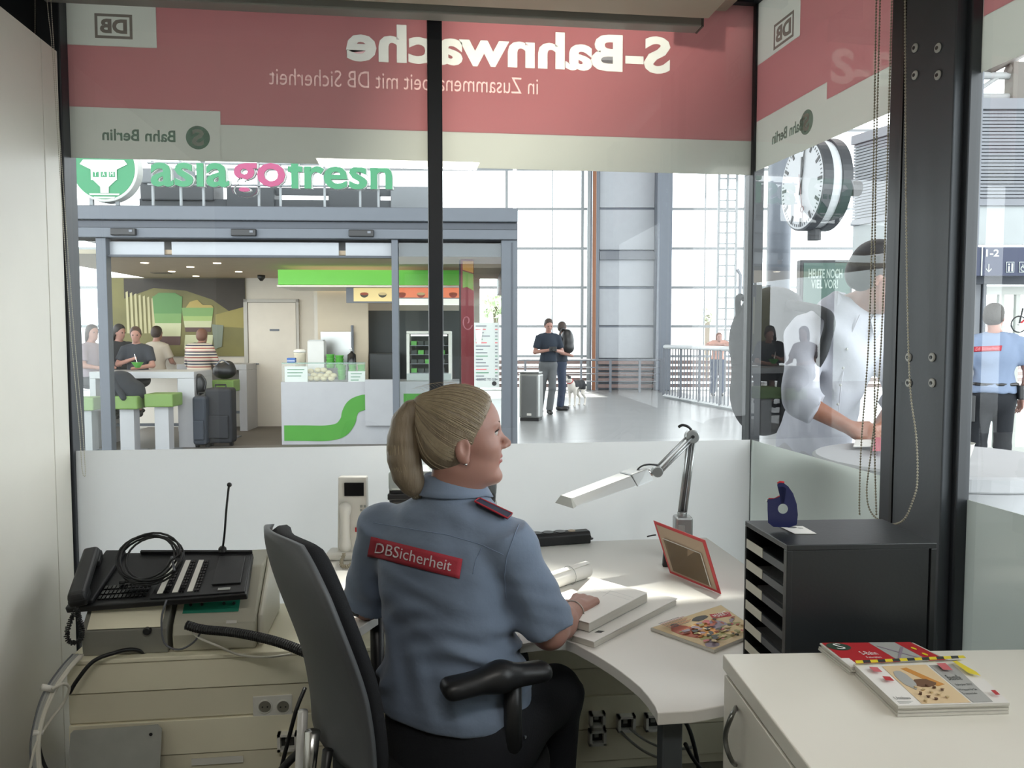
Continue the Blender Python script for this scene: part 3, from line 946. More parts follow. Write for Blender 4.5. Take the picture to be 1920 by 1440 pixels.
# galvanised sheet leaning
zt = ROOM.z(190, 1372, 2.40)
x0 = ROOM.x(100, 2.40); x1 = ROOM.x(279, 2.40)
sh_ = thing('metal_sheet', 'galvanised metal sheet leaning against cream trunking at lower left', 'metal sheet', ((x0 + x1) / 2, 2.38, 0))
q = MB().prism([(x0, 2.34, .0), (x1, 2.34, .0), (x1, 2.425, zt - .012), (x1 - .012, 2.427, zt), (x0 + .008, 2.427, zt - .004), (x0, 2.425, zt - .012)], (0, -.002, 0)).build('sheet', GALV, sh_)
MB().lathe((x1 - .03, 2.418, zt - .025), (0, -1, .05), [(.005, 0), (.005, .0012)], 12).build('screw_hole', BLACK, sh_)
# ------------------------------------------------------------------ desk
DZ = .74
def D3(px, py, z=DZ): return UZ(px, py, z)
front = [(1380, 1318), (1300, 1333), (1233, 1337), (1228, 1324), (1214, 1304), (1200, 1288), (1182, 1273), (1164, 1259), (1147, 1247), (1128, 1235), (1111, 1225), (1094, 1216), (1078, 1207), (1062, 1201), (1020, 1201), (975, 1206), (945, 1180), (900, 1130), (840, 1108), (770, 1115), (700, 1160), (640, 1200), (596, 1205)]
back = [(600, 1040), (900, 1018), (1232, 1010), (1322, 1006), (1420, 1075), (1440, 1130)]
dk = thing('desk', 'white corner desk with curved inner edge and grey leg', 'desk', D3(1150, 1150) * np.array([1, 1, 0]))
pts = [D3(*p) for p in front] + [np.array([min(D3(*p)[0], 1.26), min(D3(*p)[1], 2.88), DZ]) for p in back]
MB().prism([p - np.array([0, 0, .026]) for p in pts], (0, 0, .026)).build('desktop', DESKW, dk, bevel=.002)
LEGM = mat('desk_leg_grey', '#4c5154', .5, metal=.2)
lp_ = D3(1265, 1318)
bx('leg', LEGM, (lp_[0] - .022, lp_[0] + .022, lp_[1] + .01, lp_[1] + .05, .0, DZ - .026), dk, bevel=.004)
lp2 = D3(620, 1180)
bx('leg', LEGM, (lp2[0] - .0, lp2[0] + .045, lp2[1] - .0, lp2[1] + .045, .0, DZ - .026), dk, bevel=.004)
bx('leg', LEGM, (1.14, 1.185, 2.30, 2.345, 0, DZ - .026), dk, bevel=.004)
q = MB()
def hang(a, b, sag, n=10):
    a, b = np.array(a, float), np.array(b, float)
    return [a + (b - a) * t - np.array([0, 0, sag * 4 * t * (1 - t)]) for t in np.linspace(0, 1, n)]
for i, (px0, py0, px1, py1, d0, d1, sg_, r) in enumerate([(1165, 1372, 1260, 1425, 2.38, 2.1, .02, .004), (1180, 1365, 1300, 1400, 2.40, 2.2, .03, .004), (1280, 1350, 1310, 1440, 2.2, 2.2, -.03, .006), (1285, 1395, 1320, 1445, 2.1, 2.2, .01, .006)]):
    o = MB().tube(hang(U(px0, py0, d0), U(px1, py1, d1), sg_), r, 6).build('cable', GREYP if i < 2 else BLACK, None, smooth=True)
    tag(o, ['grey cable leaving the middle outlet under the desk', 'pale cable crossing behind the grey desk leg', 'black cable curving right of the grey desk leg', 'short black cable low beside the desk leg'][i], 'cable')

def flat(name, px_quad, z, t, m, parent=None, bevel=0.0, d3=None):
    """a flat sheet or book lying at height z; corners as seen"""
    q = [UZ(px, py, z + t) for px, py in px_quad]
    lo = [p - np.array([0, 0, t]) for p in q]
    return MB().hexa(lo, q).build(name, m, parent, bevel=bevel)
def bil(q, a, b): return q[0] * (1 - a) * (1 - b) + q[1] * a * (1 - b) + q[2] * a * b + q[3] * (1 - a) * b
def prints(q, items, parent, lift=.0006):
    """flat print on a sheet. q: BL BR TR TL world points; items: (name, material, polygon of a,b)"""
    n = _n(np.cross(q[1] - q[0], q[3] - q[0]))
    if n[2] < 0: n = -n
    k = 0
    for nm, m, poly in items:
        k += 1
        MB().prism([bil(q, a, b) + n * (lift * .2 + lift * .12 * k) for a, b in poly], n * .0002).build(nm, m, parent)
def sheet_text(q, s, a0, b0, a1, b1, m, parent, lift=.001, bold=0, name='lettering'):
    v, f_ = text_geo(s, bold, 0.0, 2)
    n = _n(np.cross(q[1] - q[0], q[3] - q[0])); n = n if n[2] >= -1e-6 else -n
    MB().add([bil(q, a0 + (a1 - a0) * p[0], b0 + (b1 - b0) * p[1]) + n * lift for p in v], f_, True).build(name, m, parent)
def blobp(ca, cb, ra, rb, n=12, seed=0, rough=.25):
    rnd = random.Random(seed)
    return [(ca + ra * math.cos(2 * math.pi * i / n) * (1 + rough * (rnd.random() - .5)), cb + rb * math.sin(2 * math.pi * i / n) * (1 + rough * (rnd.random() - .5))) for i in range(n)]

# notebook under the open book
nb = thing('notebook', 'closed white notebook lying under the open book', 'notebook', D3(1160, 1160))
flat('pages', [(1072, 1192), (1114, 1205), (1268, 1126), (1215, 1106)], DZ + .001, .013, PAPERG, nb)
flat('cover', [(1070, 1190), (1113, 1203), (1270, 1122), (1220, 1108)], DZ + .0145, .002, PAPER, nb)
qn = [UZ(*p, DZ + .0165) for p in [(1070, 1190), (1113, 1203), (1270, 1122), (1220, 1108)]]
prints(qn, [('mark', BLACK, [(.55, .12), (.75, .14), (.76, .18), (.56, .16)])], nb)
# open book: thick right leaf and curved left leaf
ob = thing('open_book', 'open book with blank white pages in front of the seated guard', 'book', D3(1100, 1130))
zb = DZ + .019
A, B, Cc, Dd = (1040, 1150), (1105, 1168), (1214, 1113), (1110, 1082)
flat('page_block', [A, B, Cc, Dd], zb, .024, PAPERG, ob, bevel=.002)
qb = [UZ(*p, zb + .0255) for p in [A, B, Cc, Dd]]
flat('page', [A, B, (1214, 1111), Dd], zb + .0245, .0015, PAPER, ob)
for (a0, b0, a1, b1) in [(.1, .1, .9, .12), (.1, .85, .9, .87), (.45, .6, .9, .615), (.1, .55, .4, .56)]:
    pass
LN = mat('faint_ink', '#c6c6c4', .8)
prints(qb, [('ruled_line', LN, [(.06, b), (.94, b), (.94, b + .006), (.06, b + .006)]) for b in (.45, .62, .72, .8)] + [('ruled_line', LN, [(.5, .62), (.51, .62), (.51, .8), (.5, .8)])], ob)
rolled = thing('rolled_magazine', 'rolled up pale magazine lying behind the open book', 'magazine', D3(1060, 1090))
pa = UZ(1000, 1101, DZ + .028); pb = UZ(1100, 1068, DZ + .026)
ax_ = _n(pb - pa); sd_ = _n(np.cross(ax_, [0, 0, 1.0]))
prof = []
for i in range(26):
    t = i / 25 * 2 * math.pi * 1.45; r = .027 - .0065 * i / 25
    prof.append((r * math.cos(t + 1), r * math.sin(t + 1)))
def rollfn(a, b):
    i = min(25, int(round(b * 25))); u_, v_ = prof[i]
    return pa + (pb - pa) * a + sd_ * u_ + np.array([0, 0, 1.0]) * v_
MB().grid(rollfn, 6, 25).build('pages', PAPER, rolled, smooth=True, solid=.0012)
rr = resample([pa + ax_ * .165 + sd_ * math.cos(t) * .0282 + np.array([0, 0, 1.0]) * math.sin(t) * .0282 for t in np.linspace(0, 6.28, 30)], .004)
MB().tube(rr, .0008, 4).build('rubber_band', GREYP, rolled)
np_ = thing('notepad', 'small white notepad at the desk edge beside her elbow', 'notepad', D3(1000, 1195))
flat('sheets', [(978, 1208), (1022, 1199), (1000, 1182), (972, 1188)], DZ + .001, .006, PAPER, np_)
MB().tube([UZ(990, 1186, DZ + .0085), UZ(998, 1197, DZ + .0085)], .0012, 5).build('pen_mark', BLACK, np_)

# magazine on the desk right
mg = thing('magazine', 'colourful magazine with pictures lying on the desk behind the letter tray', 'magazine', D3(1310, 1180))
mq = [(1339, 1219), (1425, 1184), (1352, 1134), (1220, 1177)]
flat('pages', mq, DZ + .001, .007, PAPERG, mg)
mw = [UZ(px, py, DZ + .0084) for px, py in mq]
# a: along the near right edge, b: away
cols = dict(sand=mat('print_sand', '#cdb689', .5), orange=mat('print_orange', '#c98a3a', .5), rust=mat('print_rust', '#a34a2c', .5), mauve=mat('print_mauve', '#8f8290', .5),
            olive=mat('print_olive', '#96904f', .5), dark=mat('print_dark', '#2f3330', .5), straw=mat('print_straw', '#d9c08a', .5), pink=mat('print_pink', '#c9686c', .5), grey=mat('print_grey', '#a8a9a5', .5), yellow=mat('print_yellow', '#e2cf2e', .5))
prints(mw, [('cover_ground', cols['sand'], [(.01, .01), (.99, .01), (.99, .99), (.01, .99)]),
            ('cover_picture', cols['olive'], blobp(.55, .3, .4, .2, seed=1)), ('cover_picture', cols['orange'], blobp(.42, .52, .22, .22, seed=2)),
            ('cover_picture', cols['rust'], blobp(.2, .62, .12, .26, seed=3)), ('cover_picture', cols['mauve'], blobp(.62, .5, .13, .16, seed=4)),
            ('cover_picture', cols['straw'], blobp(.72, .25, .2, .12, seed=5)), ('cover_picture', cols['mauve'], blobp(.12, .12, .1, .08, seed=6)),
            ('cover_picture', cols['dark'], blobp(.56, .82, .12, .07, seed=7)), ('cover_picture', cols['dark'], blobp(.22, .86, .05, .05, seed=8)),
            ('title', REDP, [(.68, .70), (.93, .60), (.97, .72), (.72, .84)])], mg)
_r = random.Random(21)
prints([p + np.array([0, 0, .0012]) for p in mw], [('picture_detail', cols[_r.choice(['olive', 'orange', 'rust', 'mauve', 'straw', 'sand', 'dark', 'pink'])], blobp(_r.uniform(.12, .92), _r.uniform(.1, .68), _r.uniform(.015, .06), _r.uniform(.01, .05), 9, seed=100 + _k, rough=.9)) for _k in range(70)]
       + [('text_line', cols['rust'] if _k % 3 else cols['dark'], [(.06 + .0 * _k, .74 + .022 * _k), (.34 + .03 * (_k % 3), .74 + .022 * _k), (.34 + .03 * (_k % 3), .748 + .022 * _k), (.06, .748 + .022 * _k)]) for _k in range(10)], mg, .0009)
sheet_text(mw, 'MARKT', .72, .66, .93, .78, PAPER, mg, .0028)

# power strip at the back of the desk
ps = thing('power_strip', 'black power strip with sockets at the back of the desk', 'power strip', D3(1050, 1020))
p0 = UZ(985, 1028, DZ); p1 = UZ(1108, 1019, DZ)
axp = _n(p1 - p0); nrm = np.array([-axp[1], axp[0], 0])
def pb_(a, b, c): return p0 + (p1 - p0) * a + nrm * b + np.array([0, 0, c])
MB().prism([pb_(-.1, 0, .001), pb_(-.1, .058, .001), pb_(-.1, .058, .034), pb_(-.1, .046, .045), pb_(-.1, .010, .045), pb_(-.1, 0, .034)], (p1 - p0) * 1.1).build('housing', BLACK, ps, bevel=.003)
for a in (-.01, .14, .32, .5):
    MB().lathe(pb_(a + .06, .028, .0452), (0, 0, 1), [(.021, 0), (.021, .0015), (.018, .0015)], 20).build('socket', BLACKG, ps)
MB().lathe(pb_(.74, .028, .0452), (0, 0, 1), [(.014, 0), (.014, .002)], 16).build('switch', mat('switch_lamp', '#b9a58f', .4), ps)
MB().tube(spline([pb_(1.0, .03, .02), pb_(1.03, .03, .02), pb_(1.06, .04, .006), pb_(1.1, .05, .005)], .02), .004, 6).build('cord', BLACK, ps, smooth=True)

# desk lamp -----------------------------------------------------------
dl = thing('desk_lamp', 'silver articulated desk lamp reaching over the desk from the right', 'lamp', U(1280, 1010, 2.72) * np.array([1, 1, 0]) + np.array([0, 0, DZ]))
def vt(px, py, d): return U(px, py, d)
bq = vt(1280, 983, 2.72)
MB(CF).box(CF.loc(bq)[0] - .030, CF.loc(bq)[0] + .030, 2.69, 2.75, DZ + .001, bq[2] + .03).build('base', ALU, dl, bevel=.008)
MB(CF).box(CF.loc(bq)[0] - .024, CF.loc(bq)[0] + .0, 2.684, 2.691, bq[2] - .03, bq[2] + .005).build('clamp_plate', GREYP, dl, bevel=.003)
e1 = vt(1279, 966, 2.72); e2 = vt(1297, 818, 2.74); e3 = vt(1232, 884, 2.66); 
cr = RX
for dx in (-.011, .011):
    MB().tube([e1 + cr * dx, e2 + cr * dx], .0055, 6).build('lower_bar', ALU, dl, smooth=True)
MB().tube([e1 + FX * .01, e2 + FX * .01], .0075, 6).build('lower_bar', mat('lamp_grey', '#7b7d7d', .45, metal=.4), dl, smooth=True)
MB().tube([e1 - np.array([0, 0, .03]), e1 + np.array([0, 0, .012])], .017, 12).build('pivot', ALU, dl, smooth=True, bevel=.003)
uq = _n(np.cross(e3 - e2, FX))
for dx in (-.012, .0, .012):
    MB().tube([e2 + uq * dx + FX * (-.012 if dx == 0 else 0), e3 + uq * dx + FX * (-.012 if dx == 0 else 0)], .0045, 6).build('upper_bar', ALU, dl, smooth=True)
MB().lathe(e2 - FX * .018, FX, [(.022, 0), (.024, .004), (.024, .03), (.022, .034)], 20).build('elbow_joint', ALU, dl, bevel=.002)
MB().lathe(e2 - FX * .02, FX, [(.006, 0), (.006, .004)], 8).build('elbow_screw', BLACK, dl)
MB().tube(spline([e2 + np.array([0, 0, .02]), vt(1290, 800, 2.73), vt(1279, 797, 2.73), vt(1272, 801, 2.73)], .01), .005, 6).build('handle', BLACK, dl, smooth=True)
MB().lathe(e3 - FX * .016, FX, [(.018, 0), (.019, .03), (.016, .032)], 16).build('wrist_joint', ALU, dl, bevel=.002)
h0 = vt(1217, 884, 2.66); 
MB().tube([e3, vt(1222, 889, 2.66), h0, vt(1205, 889, 2.66)], [.008, .007, .010, .008], 10).build('head_pivot', CHROME, dl, smooth=True)
MB().tube(spline([vt(1233, 872, 2.66), vt(1215, 871, 2.65), vt(1200, 876, 2.64), vt(1187, 893, 2.63)], .01), .003, 6).build('cord', BLACK, dl, smooth=True)
# shade: flat trough seen from the side
s0 = vt(1206, 886, 2.66); s1 = vt(1062, 938, 2.50)
sx_ = _n(s1 - s0); sw = _n(np.cross(sx_, [0, 0, 1.0])); 
if sw.dot(FX) < 0: sw = -sw
su = _n(np.cross(sw, sx_)); su = su if su[2] > 0 else -su
Ls = np.linalg.norm(s1 - s0)
def shp(a, b, c): return s0 + sx_ * a + sw * b + su * c
def shade_part(name, a0, a1, h0_, h1_, w0, w1, m):
    def ring(a, h, w_): return [shp(a, -w_, -h), shp(a, w_, -h), shp(a, w_ * .55, h), shp(a, -w_ * .55, h)]
    return MB().hexa(ring(a0, h0_, w0), ring(a1, h1_, w1)).build(name, m, dl, bevel=.003)
shade_part('shade', .075, Ls, .016, .012, .055, .05, mat('shade_silver', '#b9bbba', .4, metal=.5))
shade_part('ballast_box', .0, .073, .019, .019, .05, .055, ALU)
MB().hexa([shp(Ls, -.05, -.012), shp(Ls + .012, -.05, -.014), shp(Ls + .012, .05, -.014), shp(Ls, .05, -.012)], [shp(Ls - .004, -.028, .012), shp(Ls, -.028, .012), shp(Ls, .028, .012), shp(Ls - .004, .028, .012)]).build('shade_end', GREYP, dl)
MB().plate([shp(.09, -.035, -.0185), shp(Ls - .02, -.035, -.0145), shp(Ls - .02, .035, -.0145), shp(.09, .035, -.0185)], -su, .002).build('diffuser', WHITEP, dl)
MB().tube(spline([vt(1230, 1003, 2.72), vt(1222, 1004, 2.72), vt(1214, 1006, 2.7)], .01), .0025, 5).build('power_cord', BLACK, dl)

# leaflet stand ------------------------------------------------------
ls = thing('leaflet_stand', 'red edged board stand seen from behind with empty clear pocket', 'stand', D3(1300, 1100))
TL, TR, BR, BL = U(1225, 976, 2.62), U(1321, 1013, 2.36), U(1351, 1122, 2.318), U(1256, 1082, 2.53)
BR[2] = BL[2] = DZ + .002
nn = _n(np.cross(BR - BL, TL - BL)); nn = nn if nn.dot(FX) < 0 else -nn
def sp(a, b): return bil([BL, BR, TR, TL], a, b)
MB().plate([sp(0, 0), sp(1, 0), sp(1, 1), sp(0, 1)], -nn, .003).build('red_board', mat('red_acrylic', '#c23b3f', .35), ls)
MB().plate([sp(.045, .05) + nn * .0008, sp(.955, .05) + nn * .0008, sp(.955, .94) + nn * .0008, sp(.045, .94) + nn * .0008], nn, .0006).build('back_card', mat('card_brown', '#b09a84', .7), ls)
q = [sp(.13, .09), sp(.87, .09), sp(.87, .70), sp(.13, .70)]
MB().plate([p + nn * .004 for p in q], nn, .0014).build('clear_pocket', glass('acrylic', '#e2dfd8', .8), ls)
MB().tube([q[3] + nn * .006, q[2] + nn * .006], .0015, 4).build('pocket_rim', WHITEP, ls)
MB().tube([q[1] + nn * .006, q[2] + nn * .006], .0015, 4).build('pocket_rim', WHITEP, ls)
ft = U(1243, 1056, 2.60); ft[2] = DZ
MB().prism([ft + np.array([0, 0, .001]), ft + RX * .03 + np.array([0, 0, .001]), ft + RX * .012 + np.array([0, 0, .055]), ft + RX * .004 + np.array([0, 0, .055])], FX * .02).build('foot', BLACK, ls, bevel=.003)

# intercom phone ------------------------------------------------------
ip = thing('intercom_phone', 'pale intercom phone with black screen standing behind her shoulder', 'telephone', U(655, 1045, 2.68) * np.array([1, 1, 0]) + np.array([0, 0, DZ]))
dI = 2.70
xa, xb = CF.x(627, dI), CF.x(684, dI)
z1_ = CF.z(655, 896, dI)
q = MB(CF); q.hexa([CF.w(xa, dI, DZ + .001), CF.w(xb, dI, DZ + .001), CF.w(xb, dI + .05, DZ + .001), CF.w(xa, dI + .05, DZ + .001)], [CF.w(xa + .003, dI + .015, z1_), CF.w(xb - .003, dI + .015, z1_), CF.w(xb - .003, dI + .05, z1_), CF.w(xa + .003, dI + .05, z1_)]).build('housing', WHITEP, ip, bevel=.004)
za, zb_ = CF.z(655, 931, dI), CF.z(655, 906, dI)
bx('screen', BLACKG, (CF.x(641, dI), CF.x(678, dI), dI + .006, dI + .014, za, zb_), ip, CF, bevel=.001)
hx = CF.x(644, dI)
solid('handset', [cap(CF.w(hx, dI - .012, CF.z(0, 955, dI)), CF.w(hx, dI - .010, CF.z(0, 1020, dI)), .017, .017, k=.01), ell(CF.w(hx, dI - .008, CF.z(0, 953, dI)), (.021, .018, .024), k=.01), ell(CF.w(hx, dI - .008, CF.z(0, 1022, dI)), (.021, .018, .026), k=.01)], .004, WHITEP, ip)
bx('red_button', REDP, (CF.x(662, dI), CF.x(670, dI), dI - .004, dI + .004, CF.z(0, 997, dI), CF.z(0, 989, dI)), ip, CF)
for (a, b) in [(674, 950), (681, 950), (674, 957), (681, 957)]:
    bx('key', GREYP, (CF.x(a - 3, dI), CF.x(a + 1, dI), dI + .004, dI + .010, CF.z(0, b + 2, dI), CF.z(0, b - 2, dI)), ip, CF)
cp = spline([U(645, 1038, 2.66), UZ(640, 1058, DZ + .008), UZ(652, 1062, DZ + .008), UZ(668, 1050, DZ + .008), UZ(676, 1043, DZ + .008)], .01)
def coil(P, R=.006, r=.0018, pitch=.005):
    P = resample(P, .0015); out = []; n = len(P)
    for i, p in enumerate(P):
        d = _n(P[min(i + 1, n - 1)] - P[max(0, i - 1)]); a = _n(np.cross(d, [0.1, 0.2, 1.0])); b = np.cross(d, a)
        t = i * .0015 / pitch * 2 * math.pi
        out.append(p + (a * math.cos(t) + b * math.sin(t)) * R)
    return out
MB().tube(coil(cp), .002, 5).build('coiled_cord', mat('cord_beige', '#b5ac95', .5), ip, smooth=True)
bs = CF.x(608, dI)
bx('wedge_base', WHITEP, (bs, xb - .01, dI - .03, dI + .05, DZ + .001, DZ + .028), ip, CF, bevel=.008)

# grey desk printer behind her head -----------------------------------
pr = thing('label_printer', 'grey and black desk printer hidden behind her head', 'printer', U(825, 1020, 2.55) * np.array([1, 1, 0]) + np.array([0, 0, DZ]))
dP = 2.60
xa, xb = CF.x(722, dP), CF.x(930, dP)
zt1 = CF.z(0, 882, dP); zt2 = CF.z(0, 898, dP)
bx('lower_body', GREYP, (xa, xb, dP, dP + .14, DZ + .001, CF.z(0, 950, dP)), pr, CF, bevel=.012)
bx('black_band', BLACK, (xa + .003, xb - .004, dP - .003, dP + .135, CF.z(0, 938, dP), CF.z(0, 926, dP)), pr, CF, bevel=.004)
bx('upper_body', BLACK, (xa + .006, xb - .003, dP + .006, dP + .13, CF.z(0, 949, dP), CF.z(0, 912, dP)), pr, CF, bevel=.012)
bx('paper_cover', mat('printer_silver', '#a9b0ae', .3, metal=.4), (xa + .004, xa + .15, dP + .004, dP + .13, CF.z(0, 924, dP), zt1), pr, CF, bevel=.014, seg=4)
bx('side_cover', mat('printer_dark', '#44484a', .4), (xb - .12, xb - .0, dP + .002, dP + .13, CF.z(0, 936, dP), zt2), pr, CF, bevel=.018, seg=4)

# ------------------------------------------------------------------ letter tray
lt = thing('letter_tray', 'black letter tray tower with labelled shelves on the desk', 'letter tray', UZ(1600, 1200, DZ) * np.array([1, 1, 0]) + np.array([0, 0, DZ]))
ZT = 1.07
c0 = UZ(1476, 1022, ZT); c1 = UZ(1757, 1018, ZT); c3 = UZ(1397, 976, ZT)
ex_ = _n(c1 - c0); ey_ = np.array([-ex_[1], ex_[0], 0]); 
wd = np.linalg.norm(c1 - c0); dp_ = .27
TF = Fr(c0, ex_)
y3 = abs((c3 - c0).dot(TF.ey)); x3 = (c3 - c0).dot(TF.ex)
dp_ = y3
TRAY = mat('tray_black', '#1b1e20', .38, var=.08, bump=.04, bscale=150)
t_ = .007
# the open side faces the desk chair (towards -x); slightly slanted in plan
def tw(x, y, z):
    k = y / dp_
    return TF.w(x + x3 * k * (1 - x / wd) , y, z)
def tbox(name, x0, x1, y0, y1, z0, z1, m, par=lt, bevel=.0015):
    q = MB(); q.hexa([tw(x0, y0, z0), tw(x1, y0, z0), tw(x1, y1, z0), tw(x0, y1, z0)], [tw(x0, y0, z1), tw(x1, y0, z1), tw(x1, y1, z1), tw(x0, y1, z1)])
    return q.build(name, m, par, bevel=bevel)
tbox('top_panel', 0, wd, 0, dp_, ZT - .012, ZT, TRAY)
tbox('side_panel', 0.004, wd - .014, .003, .009, DZ + .001, ZT - .012, TRAY)
tbox('side_panel', 0.004, wd, dp_ - .008, dp_, DZ + .001, ZT - .012, TRAY)
tbox('rear_frame', wd - .012, wd, 0, dp_, DZ + .001, ZT - .012, TRAY)
tbox('front_frame', 0, .012, 0, .016, DZ + .001, ZT - .012, TRAY)
tbox('front_frame', 0, .012, dp_ - .008, dp_, DZ + .001, ZT - .012, TRAY)
TL_ = mat('tray_label', '#b8b5a6', .6)
TD = mat('tray_drawer', '#3b3f42', .45)
for i in range(6):
    z = ZT - .062 - i * .048
    if z < DZ + .01: break
    o = tbox('drawer', .006, wd - .014, .017, dp_ - .009, z, z + .003, TD)
    tbox('drawer_front', .001, .006, .017, dp_ - .009, z, z + .017, TD, o, 0)
    tbox('label_card', -.0005, .001, dp_ - .10, dp_ - .012, z + .001, z + .022, TL_, o, 0)
    if i in (1, 2, 4):
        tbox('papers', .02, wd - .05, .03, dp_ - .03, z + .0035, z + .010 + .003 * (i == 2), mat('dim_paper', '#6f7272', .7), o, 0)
# tape dispenser
dT = 1.74
td = thing('tape_dispenser', 'dark blue hand tape dispenser standing on top of the letter tray', 'tape dispenser', U(1468, 985, dT))
def tp(px, py, d=dT): return U(px, py, d)
outl = [(1440, 980), (1439, 955), (1439, 936), (1452, 935), (1465, 930), (1474, 922), (1473, 914), (1466, 912), (1458, 914), (1457, 908), (1462, 905), (1470, 906), (1478, 912), (1487, 925), (1494, 945), (1496, 965), (1494, 984), (1480, 989), (1450, 988)]
hole = [(1468 + 9 * math.cos(t), 954 + 9.5 * math.sin(t)) for t in np.linspace(0, 2 * math.pi, 19)[:-1]]
def ringed(outl, hole, d0, d1, name, m, par):
    # outline resampled by angle around the hole so that the hole stays open
    cx, cy = 1468, 954
    O_ = resample([np.array(p, float) for p in outl + [outl[0]]], 2.0)
    H_ = [np.array([cx, cy]) + 9.3 * _n(np.array(p) - np.array([cx, cy])) for p in O_]
    q = MB(); n = len(O_); v = []
    for dd in (d0, d1):
        for p in O_: v.append(U(p[0], p[1], dd))
        for p in H_: v.append(U(p[0], p[1], dd))
    fs = []
    for i in range(n):
        j = (i + 1) % n
        fs += [(i, j, n + j, n + i), (2 * n + i, 3 * n + i, 3 * n + j, 2 * n + j), (i, 2 * n + i, 2 * n + j, j), (n + i, n + j, 3 * n + j, 3 * n + i)]
    return q.add(v, fs, True).build(name, m, par)
NAVY = mat('navy_plastic', '#1c2148', .25)
ringed(outl, hole, dT - .011, dT + .013, 'body', NAVY, td)
MB().tube([tp(1441, 936), tp(1452, 936), tp(1464, 930), tp(1473, 922)], .0025, 5).build('red_edge', REDP, td)
MB().tube([tp(1458, 907), tp(1463, 904), tp(1470, 905)], .003, 5).build('red_edge', REDP, td)
MB().tube([tp(1438, 941), tp(1440, 936)], .003, 6).build('cutter', CHROME, td)
cdq = [UZ(px, py, ZT + .001) for px, py in [(1490, 1001), (1531, 1001), (1505, 987), (1460, 987)]]
co = thing('card', 'white business card with printed portrait on the letter tray', 'card', cdq[0])
MB().plate(cdq, (0, 0, 1), .0008).build('card_sheet', PAPER, co)
prints([p + np.array([0, 0, .0008]) for p in cdq], [('print', cols['dark'], blobp(.45, .82, .2, .12, seed=3)), ('print', cols['grey'], blobp(.72, .7, .12, .1, seed=4))], co)

# ------------------------------------------------------------------ low cabinet at lower right
ZC = .88
k0 = UZ(1355, 1226, ZC)
vpx = math.radians(4.7)
KF = Fr(k0, (math.cos(vpx), -math.sin(vpx)))          # x to the right, y away; cabinet runs towards the camera
KW = .92; KD = .95
lc = thing('low_cabinet', 'white low cabinet with curved handle in the lower right corner', 'cabinet', KF.w(KW / 2, -KD / 2, 0))
bx('top_board', CABW, (0, KW, -KD, 0, ZC - .030, ZC), lc, KF, bevel=.0025)
bx('body', CABW, (.012, KW, -KD, -.006, .0, ZC - .031), lc, KF, bevel=.002)
dr = bx('door', CABW, (.0, .012, -KD + .01, -.012, .09, ZC - .036), lc, KF, bevel=.0015)
hy, hz = None, None
SF = Fr(KF.w(0, 0, 0), KF.ey)      # plane of the door: x away, y left
def dp2(px, py, y=0.0):
    a, b = SF.at(px, py, y); return SF.w(a, y, b)
hp_ = [dp2(1380, 1327, .001), dp2(1372, 1342, .024), dp2(1363, 1365, .030), dp2(1360, 1385, .031), dp2(1364, 1408, .030), dp2(1372, 1426, .022), dp2(1379, 1434, .001)]
MB().tube(spline(hp_, .02), .0045, 8).build('handle', mat('handle_steel', '#6f716d', .3, metal=.8), dr, smooth=True)

# papers on the low cabinet
def stack(name, label, cat, quad, n, seed, top_items, texts, jig=.006, t=.004, curlv=.0):
    rnd = random.Random(seed)
    z = ZC + .0008
    for i in range(n):
        root = thing(name, label if i == n - 1 else label_under % ('lowest', 'third from the top', 'second from the top')[i - (n - 4)], cat, UZ(quad[0][0], quad[0][1], z), None if i == n - 1 else grp)
        q = [UZ(px, py, ZC + t * n) + np.array([0, 0, z - (ZC + t * n)]) for px, py in quad]
        off = np.array([rnd.uniform(-jig, jig), rnd.uniform(-jig, jig), 0]) * (0 if i == n - 1 else 1)
        q = [p + off for p in q]
        tt = t * .85
        cm = PAPERG if i < n - 1 else PAPERG
        MB().grid(lambda a, b: bil(q, a, b) + np.array([0, 0, tt / 2 + curlv * ((1 - a) ** 3 * .0 + max(0, a - .55) ** 2 * 4 * .02 * (1 - b * .5))]), 10, 4).build('pages', cm, root, solid=tt)
        if i == n - 1:
            qq = [p + np.array([0, 0, tt]) for p in q]
            prints(qq, top_items, root, .0012)
            for (s_, a0, b0, a1, b1, m_) in texts: sheet_text(qq, s_, a0, b0, a1, b1, m_, root, .0018)
        z += t
lblS = mat('print_sgreen', '#33483a', .5)
grp = 'leaflets under the top red leaflet'; label_under = 'red rail leaflet in the rear stack on the low cabinet, %s'
qa = [(1596, 1252), (1800, 1248), (1712, 1205), (1537, 1206)]
stack('leaflet', 'red and white rail leaflet with green S emblem, top of the rear stack', 'leaflet', qa, 4, 3,
      [('cover_red', REDP, [(.02, .0), (.52, 0), (.52, 1), (.02, 1)]), ('cover_white', PAPER, [(.0, 0), (.09, 0), (.09, .35), (.0, .35)]),
       ('map_field', cols['grey'], [(.52, 0), (.80, 0), (.80, 1), (.52, 1)]), ('cover_red', REDP, [(.80, .1), (.97, .1), (.97, 1), (.80, 1)]),
       ('cover_white', PAPER, [(.80, 0), (1, 0), (1, .12), (.80, .12)]),
       ('emblem', lblS, blobp(.14, .82, .12, .16, 16, rough=0)),
       ('map_line', cols['mauve'], [(.54, .8), (.78, .2), (.79, .24), (.55, .84)]), ('map_line', cols['mauve'], [(.54, .3), (.78, .8), (.79, .76), (.55, .26)]),
       ('yellow_dot', cols['yellow'], blobp(.87, .45, .02, .06, 8, rough=0)), ('yellow_dot', cols['yellow'], blobp(.87, .7, .02, .06, 8, rough=0))],
      [('S', .10, .70, .19, .94, PAPER), ('S-Bahn', .26, .45, .42, .6, PAPER), ('Fahrplan', .26, .3, .40, .38, PAPER)], .005, .0035)
